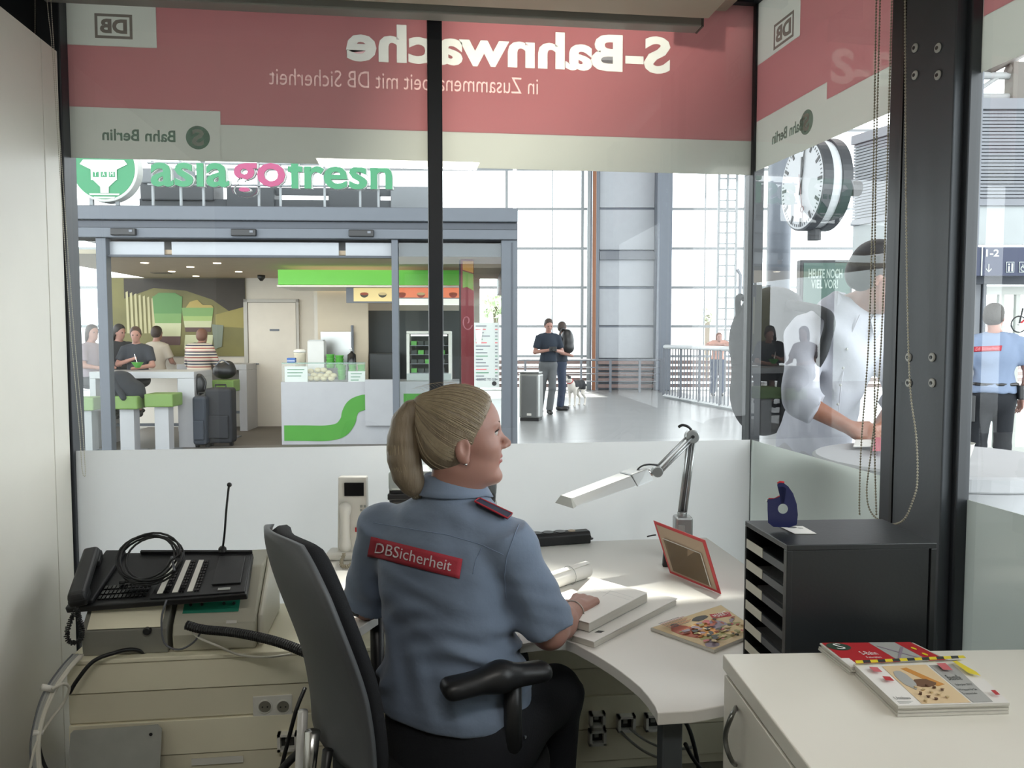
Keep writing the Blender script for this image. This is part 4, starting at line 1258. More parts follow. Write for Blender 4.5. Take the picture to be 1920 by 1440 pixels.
grp = 'sheets of the front newspaper stack'; label_under = 'newspaper in the front stack on the low cabinet, %s'
qc = [(1684, 1324), (1893, 1318), (1806, 1237), (1600, 1245)]
hz_items = [('cover_ground', PAPER, [(0, 0), (1, 0), (1, 1), (0, 1)])]
hz_items += [('text_line', cols['grey'], [(.03, .04 + .02 * k), (.12 + .05 * ((k * 7) % 3) / 2, .04 + .02 * k), (.12 + .05 * ((k * 7) % 3) / 2, .048 + .02 * k), (.03, .048 + .02 * k)]) for k in range(3)]
hz_items += [('picture', mat('print_peach', '#dcc39a', .6), [(.22, .02), (.66, .02), (.62, .9), (.22, .9)]), ('side_field', cols['grey'], [(.68, .02), (.86, .02), (.86, .88), (.64, .88)]),
             ('digger', cols['orange'], [(.36, .82), (.42, .84), (.56, .5), (.60, .42), (.52, .38), (.48, .5)]), ('rubble', mat('print_brown', '#6b4a30', .6), blobp(.43, .46, .1, .1, seed=2)),
             ('rubble', cols['grey'], blobp(.30, .55, .06, .22, seed=5)), *[('rubble', mat('print_brown', '#6b4a30', .6) if k % 2 else cols['sand'], blobp(.27 + .022 * (k % 12), .06 + .03 * ((k * 5) % 12), .016, .02, 7, seed=k, rough=.8)) for k in range(26)], ('red_stamp', cols['pink'], [(.08, .72), (.15, .70), (.15, .82), (.08, .84)]), ('red_stamp', REDP, [(.10, .5), (.17, .48), (.17, .58), (.11, .6)]),
             ('red_stamp', cols['pink'], [(.70, .70), (.78, .68), (.78, .86), (.70, .86)]), ('yellow_badge', cols['yellow'], [(.89, .6), (.97, .52), (.97, .62), (.90, .9), (.86, .9)]), ('red_mark', REDP, [(.92, .1), (.96, .1), (.96, .2), (.92, .2)])]
for k in range(15):
    a = k / 15
    hz_items.append(('hazard_stripe', cols['yellow'] if k % 2 == 0 else cols['dark'], [(a, .93), (a + .067, .93), (a + .082, 1.0), (a + .015, 1.0)] if k < 14 else [(a, .93), (1, .93), (1, 1), (a + .015, 1)]))
stack('newspaper', 'free newspaper with yellow black hazard stripe and digger picture, top of front stack', 'newspaper', qc, 4, 5, hz_items,
      [('Wir bauen fur Sie', .67, .26, .83, .31, cols['dark']), ('Ersatzverkehr', .67, .18, .80, .22, cols['dark']), ('Baustelle', .68, .5, .80, .62, cols['dark']), ('Fahrplan 2017', .69, .36, .84, .42, cols['dark']), ('Umbau', .03, .12, .17, .18, cols['dark'])], .005, .005, 0)
# ------------------------------------------------------------------ dispatcher console and boxes on the ledge
def led(px, py, z): return UZ(px, py, z)
# left box: grey sloping housing with cream front
b1 = thing('control_box', 'grey sloping control box with cream front under left half of the phone console', 'control box', UZ(225, 1225, LZ))
zc1 = .70
def prism_y(name, xs, yz, m, par, bevel=.003):
    """profile yz extruded along x"""
    x0, x1 = xs
    return MB().prism([(x0, y, z) for y, z in yz], (x1 - x0, 0, 0)).build(name, m, par, bevel=bevel)
yF = 2.475
xA, xB = ROOM.x(136, yF), ROOM.x(300, yF)
prism_y('housing', (xA, xB), [(yF, LZ + .001), (2.74, LZ + .001), (2.74, .745), (2.60, .745), (yF - .012, .625)], mat('box_grey', '#85847c', .5), b1)
xA2, xB2 = ROOM.x(150, 2.48), ROOM.x(291, 2.48)
MB().hexa([(xA2, yF - .016, .632), (xB2, yF - .016, .632), (xB2, yF + .05, .632), (xA2, yF + .05, .632)], [(xA2, yF + .060, .712), (xB2, yF + .060, .712), (xB2, yF + .10, .712), (xA2, yF + .10, .712)]).build('cream_front', DUCT, b1, bevel=.002)
kx, kz = ROOM.at(277, 1188, yF - .014)
MB().lathe((kx, yF - .012, .622), (0, -1, 0), [(.012, 0), (.012, .010), (.009, .012)], 14).build('black_knob', BLACK, b1)
# right box
b2 = thing('control_box', 'beige control box with green card slot under right half of the phone console', 'control box', UZ(400, 1215, LZ))
xA, xB = ROOM.x(309, yF), ROOM.x(468, yF)
prism_y('housing', (xA, xB), [(yF, LZ + .001), (2.80, LZ + .001), (2.80, .77), (2.62, .765), (yF + .004, .63), (yF - .006, .60)], mat('box_beige', '#aeab9b', .5), b2, .006)
prism_y('end_cheek', (xB + .001, xB + .018), [(yF + .02, LZ + .001), (2.82, LZ + .001), (2.82, .78), (2.70, .78), (yF + .03, .64)], CREAM, b2, .008)
ga, gb = ROOM.x(334, 2.53), ROOM.x(440, 2.53)
def slope(z): return yF + .004 + (2.62 - yF - .004) * (z - .63) / (.765 - .63)
g = MB().hexa([(ga, slope(.655) - .003, .655), (gb, slope(.655) - .003, .655), (gb, slope(.655) + .004, .655), (ga, slope(.655) + .004, .655)], [(ga, slope(.73) - .003, .73), (gb, slope(.73) - .003, .73), (gb, slope(.73) + .004, .73), (ga, slope(.73) + .004, .73)]).build('green_card', mat('green_card', '#1f7a63', .5), b2)
for t in (.12, .32, .72, .9):
    x = ga + (gb - ga) * t
    MB().lathe((x, slope(.675) - .004, .675), (0, -1, .5), [(.005, 0), (.005, .006), (.002, .012)], 8).build('peg', BLACK, g)
MB().box(ROOM.x(412, yF), ROOM.x(432, yF), yF + .0, yF + .006, .628, .636).build('name_tag', WHITEP, b2)

# console slab
pc = thing('phone_console', 'wide black telephone console with key strips on the control boxes', 'telephone', U(300, 1090, 2.42))
KONS = mat('console_black', '#1c1d1f', .45, var=.1, bump=.03, bscale=200)
q0, q1, q2, q3 = U(121, 1140, 2.33), U(462, 1114, 2.36), U(474, 1036, 2.58), U(196, 1036, 2.56)
zA_, zB_ = q0[2], q2[2]
cn = _n(np.cross(q1 - q0, q3 - q0)); cn = cn if cn[2] > 0 else -cn
def cs(a, b, h=0.0): return bil([q0, q1, q2, q3], a, b) + cn * h
def slab(name, a0, a1, b0, b1, h0, h1, m, par=None, bevel=.0):
    return MB().hexa([cs(a0, b0, h0), cs(a1, b0, h0), cs(a1, b1, h0), cs(a0, b1, h0)], [cs(a0, b0, h1), cs(a1, b0, h1), cs(a1, b1, h1), cs(a0, b1, h1)]).build(name, m, par or pc, bevel=bevel)
slab('body', 0, 1, 0, 1, -.022, 0, KONS, bevel=.004)
slab('raised_panel', .46, .99, .04, .97, .0, .004, KONS, bevel=.002)
slab('rear_lip', .25, 1, .955, 1, .001, .012, KONS, bevel=.002)
for i in range(3):
    a = .49 + i * .085
    slab('label_strip', a, a + .032, .12, .80, .004, .0055, WHITEP)
    for j in range(11):
        b = .12 + j * .062
        slab('key', a + .040, a + .052, b, b + .045, .004, .007, BLACKG)
        slab('key', a + .056, a + .068, b, b + .045, .004, .007, BLACKG)
slab('speaker_grille', .79, .96, .22, .86, .004, .009, BLACK, bevel=.002)
slab('speaker_label', .835, .905, .10, .15, .004, .006, GREYP)
for i in range(12):
    for j in range(3):
        slab('key', .16 + i * .023, .176 + i * .023, .10 + j * .09, .16 + j * .09, .0, .004, BLACKG)
slab('handset_cradle', .02, .15, .03, .99, .0, .014, KONS, bevel=.004)
hA = U(176, 1050, 2.50); hB = U(150, 1128, 2.33)
_hd = _n(hB - hA); _hs = _n(np.cross(_hd, cn)); _hn = np.cross(_hs, _hd); _hn = _hn if _hn[2] > 0 else -_hn
_hw = Fr((0, 0), (1, 0))
def hpt(a, b, c): return hA + (hB - hA) * a + _hs * b + _hn * c
MB().hexa([hpt(-.12, -.026, .016), hpt(1.12, -.028, .016), hpt(1.12, .028, .016), hpt(-.12, .026, .016)], [hpt(-.06, -.021, .046), hpt(1.06, -.023, .042), hpt(1.06, .023, .042), hpt(-.06, .021, .046)]).build('handset', KONS, pc, bevel=.010, seg=3)
for _a in (0.04, .96):
    MB().hexa([hpt(_a - .14, -.025, -.004), hpt(_a + .14, -.025, -.004), hpt(_a + .14, .025, -.004), hpt(_a - .14, .025, -.004)], [hpt(_a - .16, -.026, .022), hpt(_a + .16, -.026, .022), hpt(_a + .16, .026, .022), hpt(_a - .16, .026, .022)]).build('handset_cup', KONS, pc, bevel=.006)
cc = spline([U(146, 1140, 2.31), U(134, 1160, 2.29), U(125, 1190, 2.28), U(133, 1205, 2.28), U(150, 1200, 2.28), U(154, 1180, 2.28), U(147, 1155, 2.29), U(143, 1140, 2.31)], .01)
MB().tube(coil(cc, .0065, .002, .0055), .0022, 5).build('coiled_cord', BLACK, pc, smooth=True)
mb_ = cs(.80, .985, .012)
MB().lathe(mb_, (0, 0, 1), [(.014, -.004), (.012, .008), (.006, .014)], 14).build('microphone_base', BLACK, pc)
MB().tube(spline([mb_, U(421, 1000, 2.56), U(424, 960, 2.56), U(428, 920, 2.56), U(430, 908, 2.56)], .01), .0035, 7).build('gooseneck', BLACK, pc, smooth=True)
MB().ball(U(430, 909, 2.56), (.008, .008, .008), 8, 6).build('microphone', BLACK, pc, smooth=True)

# coil of black cable on the console
cb = thing('coiled_cable', 'loops of black cable lying on the phone console', 'cable', cs(.42, .55, .03))
rnd = random.Random(4)
cen = U(268, 1066, 2.42); cen = cs(.42, .50, .014)
P = []
e1_ = _n(q1 - q0); e2_ = _n(np.cross(cn, e1_))
for i in range(5 * 24 + 1):
    t = i / 24 * 2 * math.pi; k = i // 24
    tilt = .35
    rr_ = .085 + .011 * math.sin(k * 2.3 + t * .13)
    P.append(cen + e1_ * math.cos(t) * rr_ * 1.05 + (e2_ * .75 + cn * .62) * (math.sin(t) * rr_ * .85) + cn * (.050 + .004 * k) + e1_ * .014 * math.sin(k * 1.7))
MB().tube(P, .0034, 7).build('loops', BLACK, cb, smooth=True)
MB().tube(spline([P[-1], cs(.50, .45, .02), cs(.40, .38, .010), cs(.27, .36, .010)], .01), .0034, 7).build('cable_end', BLACK, cb, smooth=True)
MB().tube([cs(.27, .36, .010), cs(.24, .35, .012)], .007, 8).build('plug', BLACK, cb, smooth=True)
MB().tube([U(322, 1044, 2.44), U(327, 1070, 2.40)], .004, 6).build('cable_tie', mat('tie_grey', '#5b5d62', .4), cb, smooth=True)

# hoses and cables
def cable(label, pts, r, m=BLACK, cat='cable', name='cable', n=8, ribs=False):
    P = spline(pts, .02)
    o = MB().tube(P, r, n).build(name, m, None, smooth=True)
    tag(o, label, cat)
    if ribs:
        q = MB(); RR = resample(P, .008)
        for a, b in zip(RR, RR[1:]):
            d = _n(b - a); q.tube([a, a + d * .003], r * 1.13, 8)
        rb_ = q.build('ribs', m, o, stuff=True)
    return o
cable('ribbed black cable hose running from the ledge to the office chair', [UZ(350, 1172, .66), U(380, 1180, 2.28), U(440, 1186, 2.25), U(500, 1198, 2.2), U(545, 1212, 2.16), U(600, 1235, 2.10)], .0125, BLACK, 'cable', 'cable_hose', 10, True)
cable('black cable arching over the cream ledge below the console', [U(130, 1300, 2.26), U(145, 1275, 2.26), U(175, 1240, 2.28), U(215, 1224, 2.30), U(250, 1218, 2.34), U(285, 1230, 2.38)], .006)
cable('thin pale cable lying over the ledge in front of the beige box', [U(352, 1175, 2.30), U(372, 1195, 2.30), U(410, 1212, 2.3), UZ(450, 1228, LZ + .005), UZ(500, 1232, LZ + .005), UZ(548, 1226, LZ + .005)], .0035, CREAM)
cable('thin grey cable looping down in front of the beige box', [U(312, 1125, 2.32), U(303, 1160, 2.31), U(308, 1205, 2.30), U(335, 1218, 2.30), U(362, 1205, 2.30), U(375, 1188, 2.30)], .003, mat('tie_grey', '#5b5d62', .4))
cable('black cable running down behind the chair column', [U(572, 1290, 2.25), U(556, 1330, 2.2), U(540, 1390, 2.2), U(525, 1450, 2.2)], .006)
cable('thick black cable low beside the chair column', [U(590, 1370, 2.1), U(570, 1400, 2.1), U(540, 1430, 2.1), U(515, 1460, 2.1)], .011)
bun = thing('cable_bundle', 'bundle of grey and white cables with pale ties hanging at cabinet corner', 'cable', U(100, 1300, 2.1))
for i, (dx, m_) in enumerate([(0, GREYP), (5, CREAM), (-5, GREYP), (9, CREAM), (-9, mat('tie_grey', '#5b5d62', .4))]):
    pts = [U(146 + dx, 1228, 2.30), U(122 + dx, 1255, 2.24), U(92 + dx, 1300, 2.17), U(74 + dx * .8, 1350, 2.13), U(66 + dx * .8, 1400, 2.1), U(70 + dx * .8, 1460, 2.08)]
    MB().tube(spline(pts, .02), .0048, 7).build('cable', m_, bun, smooth=True)
MB().tube([U(78, 1288, 2.15), U(102, 1293, 2.17)], .009, 8).build('cable_tie', WHITEP, bun, smooth=True)
MB().tube([U(62, 1374, 2.11), U(82, 1374, 2.12)], .008, 8).build('cable_tie', WHITEP, bun, smooth=True)
cable('white cable curving out of the bundle above the metal sheet', [U(98, 1292, 2.15), U(118, 1282, 2.18), U(130, 1290, 2.2), U(118, 1320, 2.2), U(95, 1350, 2.15), U(68, 1395, 2.1), U(55, 1450, 2.08)], .004, CREAM)
cable('black cable dropping beside the metal sheet', [U(70, 1380, 2.16), U(78, 1420, 2.16), U(95, 1460, 2.16)], .005)

# ------------------------------------------------------------------ office chair
CB = np.array(CF.w(-.417, 1.80, 0)); CH = 58
cfw, clf = frame_dir(CH); crt = -clf
oc = thing('office_chair', 'black office chair with grey backrest shell holding the seated guard', 'chair', CF.w(-.2, 1.93, 0))
SHELL = mat('chair_shell', '#55585a', .55, var=.06, bump=.04, bscale=250)
FAB = mat('chair_fabric', '#15171b', .9, var=.15, vscale=60, bump=.2, bscale=400)
zb0, zb1 = .555, 1.075
def wid(v):
    if v > .55: return .225 * math.sqrt(max(0.0, 1 - ((v - .55) / .45) ** 3.0 * .74))
    return .205 + .02 * (v / .55)
def lean(v): return .03 * math.cos(v * 3.6) - .125 * max(0, v - .35) ** 1.5 - .02
def shell(a, b, off, ws=1.0, vtop=1.0):
    v = b; u_ = (a - .5) * 2
    h = zb0 + (zb1 - zb0) * (v if v < 1 else 1)
    edge = .04 * (1 - u_ * u_)
    drop = -.012 * (abs(u_) ** 3) * max(0, (v - .8) / .2)
    return CB + crt * u_ * wid(v) * ws + cfw * (lean(v) - edge * .9 + .02 + off) + np.array([0, 0, h + drop])
def shell_solid(name, m, o0, o1, ws, v0=0.0, v1=1.0):
    q = MB(); nu, nv = 14, 30
    A = lambda i, j, o, w_: shell(i / nu, v0 + (v1 - v0) * j / nv, o, w_)
    q.grid(lambda a, b: shell(a, v0 + (v1 - v0) * b, o0, ws), nu, nv)
    q.grid(lambda a, b: shell(a, v0 + (v1 - v0) * b, o1, ws * .97), nu, nv)
    for (fx) in (0, 1):
        q.grid(lambda a, b: shell(fx, v0 + (v1 - v0) * a, o0 + (o1 - o0) * b, ws * (1 - .03 * b)), nv, 1)
        q.grid(lambda a, b: shell(a, v0 if fx == 0 else v1, o0 + (o1 - o0) * b, ws * (1 - .03 * b)), nu, 1)
    o = q.build(name, m, oc, smooth=True)
    import bmesh
    bm = bmesh.new(); bm.from_mesh(o.data); bmesh.ops.remove_doubles(bm, verts=bm.verts, dist=.0008); bmesh.ops.recalc_face_normals(bm, faces=bm.faces); bm.to_mesh(o.data); bm.free()
    return o
shell_solid('backrest_shell', SHELL, -.012, .0, 1.0)
_bc = shell_solid('backrest_cushion', FAB, .0005, .052, 1.0)
_md = _bc.modifiers.new('smooth', 'SMOOTH'); _md.factor = .5; _md.iterations = 10
sc_ = np.array(CF.w(-.17, 1.95, 0))
scw = sc_ + np.array([0, 0, .44])
R_ = np.stack([cfw, clf, np.array([0, 0, 1.0])], 1)
solid('seat', [ell(scw + cfw * .02, (.25, .245, .05), R_), ell(scw + cfw * .06, (.19, .24, .05), R_, k=.03)], .014, FAB, oc)
up3 = np.array([0, 0, 1.0])
MB().tube([CB + cfw * .0 + up3 * .60 - cfw * .045, CB - cfw * .06 + up3 * .45, sc_ - cfw * .12 + up3 * .37], .018, 10).build('back_support', CHROME, oc, smooth=True)
MB().tube([CB + cfw * .0 + up3 * .58 - cfw * .03 - clf * .06, CB - cfw * .05 - clf * .06 + up3 * .45, sc_ - cfw * .12 + up3 * .37 - clf * .06], .012, 8).build('back_support', BLACK, oc, smooth=True)
MB().tube([CB + up3 * .62 - cfw * .045 + clf * .07, CB - cfw * .06 + clf * .09 + up3 * .30, CB - cfw * .0 + clf * .09 + up3 * .2], .012, 8).build('spring_tube', mat('tube_white', '#c9c9c5', .3), oc, smooth=True)
MB().lathe(sc_, up3, [(.03, .12), (.03, .28), (.022, .281), (.022, .39)], 16).build('gas_column', BLACK, oc, smooth=False)
for k in range(5):
    a = math.radians(20 + 72 * k); d = np.array([math.cos(a), math.sin(a), 0])
    o = MB().tube([sc_ + up3 * .12, sc_ + d * .14 + up3 * .10, sc_ + d * .27 + up3 * .075], [.028, .02, .014], 8).build('base_arm', BLACK, oc, smooth=True)
    MB().lathe(sc_ + d * .27 + up3 * .027 - np.cross(d, up3) * .02, np.cross(d, up3), [(.027, 0), (.027, .04)], 14).build('caster', BLACK, o)
MB(Fr(sc_, cfw)).box(-.13, .10, -.08, .08, .365, .40).build('mechanism', BLACK, oc, bevel=.01)
# arm rests: pad tips measured in the picture
pA = U(850, 1296, 1.70); pB = U(1020, 1262, 1.80)
pz = .5 * (pA[2] + pB[2])
aw = _n(np.array([pB[0] - pA[0], pB[1] - pA[1], 0])); as_ = np.array([-aw[1], aw[0], 0])
solid('armrest_pad', [cap(pA, pA + (pB - pA) * .5 + up3 * .012, .022, .03, k=.02), cap(pA + (pB - pA) * .5 + up3 * .012, pB + up3 * .0, .03, .021, k=.03), cap(pA + as_ * .035, pB + as_ * .03, .018, .018, k=.03)], .007, BLACK, oc)
am = (pA + pB) / 2 + aw * .04 + as_ * .015
MB().tube([am, am - up3 * .16, am - up3 * .26 + as_ * .08, sc_ + up3 * .40 - as_ * .1], [.02, .022, .02, .016], 10).build('armrest_post', BLACK, oc, smooth=True)
lA = U(672, 1142, 2.10); lB = U(740, 1130, 2.22)
lw = _n(lB - lA)
solid('armrest_pad', [cap(lA, lB, .022, .026, k=.02)], .007, BLACK, oc)
lm_ = (lA + lB) / 2
MB().tube([lm_, lm_ - up3 * .2, sc_ + up3 * .40 + as_ * .12], [.02, .02, .016], 10).build('armrest_post', BLACK, oc, smooth=True)

# ------------------------------------------------------------------ the seated guard
SHIRT = mat('guard_shirt', '#6e7c90', .85, var=.05, vscale=14, bump=.25, bscale=26, sheen=.15)
TROU = mat('navy_trousers', '#12151c', .9, var=.12, vscale=30, bump=.15, bscale=200)
BLOND = mat('blond_hair', '#7a6c58', .5, var=.3, vscale=45, stretch=(1, 1, .12), bump=.35, bscale=120)
gd = thing('person', 'seated blonde woman with ponytail in light blue guard shirt, looking right', 'person', CF.w(-.13, 1.95, .48))
hf, hl = frame_dir(84)            # face towards the right of the picture
tilt_ = math.radians(-2)
HC = U(866, 818, 1.93)
hu = np.array([0, 0, 1.0])
hf2 = _n(hf * math.cos(tilt_) - hu * math.sin(tilt_)); hu2 = np.cross(hf2, hl)
HR3 = np.stack([hf2, hl, hu2], 1)
ha = lambda x, y, z: HC + hf2 * x + hl * y + hu2 * z
Hd = [ell(ha(-.010, 0, .030), (.094, .074, .087), HR3),
      ell(ha(.030, 0, .028), (.062, .066, .070), HR3, k=.02),
      ell(ha(.036, 0, -.030), (.052, .057, .080), HR3, k=.03),
      ell(ha(.020, 0, -.070), (.058, .052, .040), HR3, k=.03),
      ell(ha(.073, 0, -.103), (.020, .020, .015), HR3, k=.02),
      ell(ha(.058, 0, -.10), (.030, .030, .018), HR3, k=.02),
      cap(ha(.084, 0, .010), ha(.1125, 0, -.021), .0062, .0078, k=.011),
      ell(ha(.106, 0, -.026), (.011, .008, .0075), HR3, k=.006),
      ell(ha(.078, 0, -.045), (.014, .03, .022), HR3, k=.015),
      ell(ha(.0905, 0, -.0525), (.0085, .019, .0055), HR3, k=.004),
      ell(ha(.0885, 0, -.0635), (.009, .017, .0062), HR3, k=.004),
      ell(ha(.0885, 0, -.0580), (.009, .019, .0012), HR3, k=.003, op='s')]
for q_ in (-1, 1):
    Hd += [ell(ha(.100, .0105 * q_, -.028), (.009, .0068, .0068), HR3, k=.005),
           ell(ha(.070, .029 * q_, .032), (.016, .022, .008), HR3, k=.012),
           ell(ha(.056, .034 * q_, -.025), (.028, .026, .024), HR3, k=.02),
           ell(ha(.088, .031 * q_, .010), (.013, .016, .010), HR3, k=.010, op='s'),
           ell(ha(.073, .030 * q_, .016), (.012, .015, .0045), HR3, k=.004),
           ell(ha(.072, .030 * q_, .001), (.011, .014, .004), HR3, k=.004)]
    er = Matrix.Rotation(-.25, 3, 'Y')
    Hd += [ell(ha(-.002, .073 * q_, -.024), (.019, .0085, .033), HR3, k=.005),
           ell(ha(.003, .079 * q_, -.016), (.010, .005, .018), HR3, k=.003, op='s'),
           ell(ha(.004, .075 * q_, -.050), (.009, .006, .010), HR3, k=.006)]
nk0 = ha(-.022, 0, -.07); nk1 = U(848, 945, 1.955)
NK = [cap(nk0, nk1, .052, .058, k=.03), cap(ha(.01, 0, -.09), nk1, .042, .052, k=.03)]
ttf, ttl = frame_dir(32); ttr = -ttl
def tc_(px, z, d=1.95):
    p = U(px, 631, d); return p[0], p[1]
def sec(z, px, w, t, d=1.95):
    x, y = tc_(px, z, d); return (z, x, y, w, t)
TOR = [sec(.545, 856, .175, .130, 1.93), sec(.62, 851, .172, .132, 1.93), sec(.70, 845, .165, .127, 1.935), sec(.78, 840, .164, .124, 1.94), sec(.87, 835, .170, .122, 1.945), sec(.95, 832, .176, .118, 1.95),
       sec(1.01, 834, .172, .108, 1.955), sec(1.05, 838, .150, .090, 1.955), sec(1.08, 842, .110, .072, 1.955), sec(1.105, 846, .070, .055, 1.955), sec(1.125, 848, .05, .045, 1.955)]
shR_ = U(950, 1008, 1.865); shL_ = U(723, 985, 2.03)
elR = U(1030, 1182, 1.885); wrR = U(1077, 1146, 2.05)
elL = U(690, 1130, 2.12); wrL = U(770, 1110, 2.30); wrL[2] = .79
HND = hand_prims(wrR, FX * .80 + RX * .42 + up3 * .10, -up3, -RX * .8 + FX * .4, 1.0, 1.25)
HNDL = hand_prims(wrL, _n(wrL - elL), -up3, RX, .95, .4)
ARM = [cap(shR_ - up3 * .008, elR, .040, .040, k=.03), cap(elR, elR + (wrR - elR) * .4, .043, .040, k=.02), cap(elR + (wrR - elR) * .4, wrR, .040, .026, k=.02)]
ARML = [cap(shL_ - up3 * .008, elL, .040, .040, k=.03), cap(elL, wrL, .043, .026, k=.02)]
TORB = [(z, x, y, w_ - .012, t_ - .010) for z, x, y, w_, t_ in TOR]
body = solid('body', Hd + NK + [loft(TORB, ttr, k=.02)] + ARM + ARML + HND + HNDL, .0042, [SKIN, mat('lip', '#9c5a54', .4, sss=.05)], gd, relax=1,
             mats=lambda c: ((((c - HC) @ HR3)[:, 0] > .083) & (np.abs(((c - HC) @ HR3)[:, 1]) < .021) & (((c - HC) @ HR3)[:, 2] < -.0475) & (((c - HC) @ HR3)[:, 2] > -.0705)))
# eyes
for q_ in (-1, 1):
    e_ = MB().ball(ha(.0735, .030 * q_, .0085), (.0118,) * 3, 16, 12).build('eye', EYEW, gd, smooth=True)
    MB().ball(ha(.0815, .030 * q_, .0085), (.0045,) * 3, 12, 8).build('iris', mat('iris', '#4b5a5c', .2), e_, smooth=True)
    MB().tube(spline([ha(.0845, .018 * q_, .0115), ha(.0880, .027 * q_, .0158), ha(.0845, .039 * q_, .0150), ha(.0775, .045 * q_, .0115)], .004), .0016, 5).build('eyelashes', mat('lash', '#2a211c', .7), gd)
    MB().tube(spline([ha(.0905, .014 * q_, .0300), ha(.0900, .026 * q_, .0345), ha(.0810, .042 * q_, .0340), ha(.0740, .049 * q_, .0290)], .004), [.0012, .0016] + [.002] * 40 if False else .0023, 5).build('eyebrow', mat('brow', '#5f4c3d', .8), gd)
MB().ball(ha(.004, -.0835, -.056), (.0032,) * 3, 8, 6).build('earring', CHROME, gd, smooth=True)
# hair cap swept back to the tie
tie = ha(-.092, 0, .078)
cap_p = [ell(ha(-.012, 0, .034), (.1005, .081, .0925), HR3, k=.01), ell(ha(-.030, 0, -.018), (.076, .073, .070), HR3, k=.03), ell(ha(.022, 0, .045), (.068, .066, .066), HR3, k=.02),
         cap(ha(-.075, 0, .062), tie, .035, .02, k=.04),
         half(hf2 * .90 - hu2 * .44, ha(.080, 0, .093), op='s', k=.012), half(-hu2, ha(0, 0, -.085), op='s', k=.012)]
for q_ in (-1, 1): cap_p.append(ell(ha(.003, .085 * q_, -.030), (.024, .022, .034), HR3, k=.008, op='s'))
hair = solid('hair', cap_p, .004, BLOND, gd)
hb = bvh_of(hair)
STR = mat('hair_strands', '#95876e', .45, var=.35, vscale=80)
q = MB(); rnd = random.Random(11)
cen = ha(-.012, 0, .03)
for i in range(330):
    # start near the hairline
    yy = rnd.uniform(-.078, .078); zz_ = rnd.uniform(-.08, .12)
    s_ = ha(rnd.uniform(-.05, .09), yy * 1.3, zz_) - cen
    if zz_ < -.02: s_ = ha(rnd.uniform(-.05, -.02), .09 * (1 if yy > 0 else -1), zz_) - cen
    s_ = _n(s_); e_ = _n(tie - cen)
    om = math.acos(max(-1, min(1, s_.dot(e_))))
    if om < .3: continue
    pts_ = []
    for k in range(13):
        t = k / 12 * .97
        d = (math.sin((1 - t) * om) * s_ + math.sin(t * om) * e_) / math.sin(om)
        h = hb.ray_cast(Vector(cen), Vector(d))
        if h[0] is None: continue
        pts_.append(np.array(h[0]) + d * (.0004 + .0008 * rnd.random()))
    if len(pts_) > 5: q.tube(pts_, [.0004] + [.0009] * (len(pts_) - 2) + [.0006], 4)
q.build('hair_strands', STR, gd, smooth=True, stuff=True)
fl = MB()
for i in range(16):     # loose fine hairs over the crown
    t = rnd.uniform(-.3, .9)
    a = ha(rnd.uniform(-.09, .04), rnd.uniform(-.02, .02), 0)
    p0_ = ha(-.085 + .13 * (i / 16), rnd.uniform(-.02, .02), .115 + .010 * math.sin(i / 16 * 3.1))
    fl.tube(spline([p0_, p0_ + hf2 * -.012 + hu2 * .008, p0_ + hf2 * -.03 + hu2 * .006], .01), .0003, 3)
fl.build('loose_hairs', STR, gd, stuff=True)
PT = [(-.094, .078, .016), (-.116, .066, .026), (-.134, .040, .031), (-.141, .0, .036), (-.141, -.045, .038), (-.134, -.085, .035), (-.122, -.115, .026), (-.112, -.135, .012)]
pp = [cap(ha(a[0], 0, a[1]), ha(b[0], 0, b[1]), a[2], b[2], k=.015) for a, b in zip(PT, PT[1:])]
solid('ponytail', pp, .005, BLOND, gd)
q = MB()
for i in range(130):
    a0 = rnd.uniform(0, 6.28); tw_ = rnd.uniform(-.5, .5); rr0 = rnd.uniform(.96, 1.05)
    pts_ = []
    for k, (x, z, r) in enumerate(PT):
        a = a0 + tw_ * k / 7
        pts_.append(ha(x + math.cos(a) * r * rr0, math.sin(a) * r * rr0, z - (.012 if k == 7 else 0) * rnd.random()))
    q.tube(spline(pts_, .02), .0009, 4)
q.build('ponytail_strands', STR, gd, smooth=True, stuff=True)
MB().tube([tie - hf2 * .006 - hu2 * .004 + (hl * math.cos(t) + (hu2 * .86 + hf2 * .5) * math.sin(t)) * .021 for t in np.linspace(0, 6.3, 22)], .0055, 8).build('hair_tie', mat('tie_grey_band', '#6e6b66', .7), gd, smooth=True)

# shirt
def folds(X, Y, Z):
    # broad creases sagging around the waist and running from the arm pits
    w = np.clip((.98 - Z) / .30, 0, 1)
    u_ = X * 1.0 - Y * .4
    h = np.clip((Z - .60) / .06, .15, 1)
    f1 = np.sin(Z * 84 + 7 * np.sin(u_ * 8 + Z * 5) + 4 * np.sin(Y * 13 + Z * 9)) * .0034 * np.clip(.6 + .8 * np.sin(u_ * 13 + Z * 21), 0, 1.2)
    f2 = np.sin(Z * 49 - u_ * 21 + 5 * np.sin(u_ * 11 + Z * 16)) * .0026
    f3 = np.sin(u_ * 31 + Z * 17 + 3 * np.sin(Z * 23)) * .0014
    return (f1 * w + f2 * (.3 + .7 * w) + f3) * h * 1.5
slR = shR_ + (elR - shR_) * 1.02
aR = _n(elR - shR_)
SHT = [(z, x, y, w_ + (.016 if z < .66 else .008 if z < .75 else 0), t_ + (.020 if z < .66 else .008 if z < .75 else 0)) for z, x, y, w_, t_ in TOR[:-3]] + [(1.08, TOR[-3][1], TOR[-3][2], .118, .086), (1.105, TOR[-2][1], TOR[-2][2], .088, .076), (1.125, TOR[-1][1], TOR[-1][2], .074, .070), (1.148, TOR[-1][1], TOR[-1][2], .068, .066)]
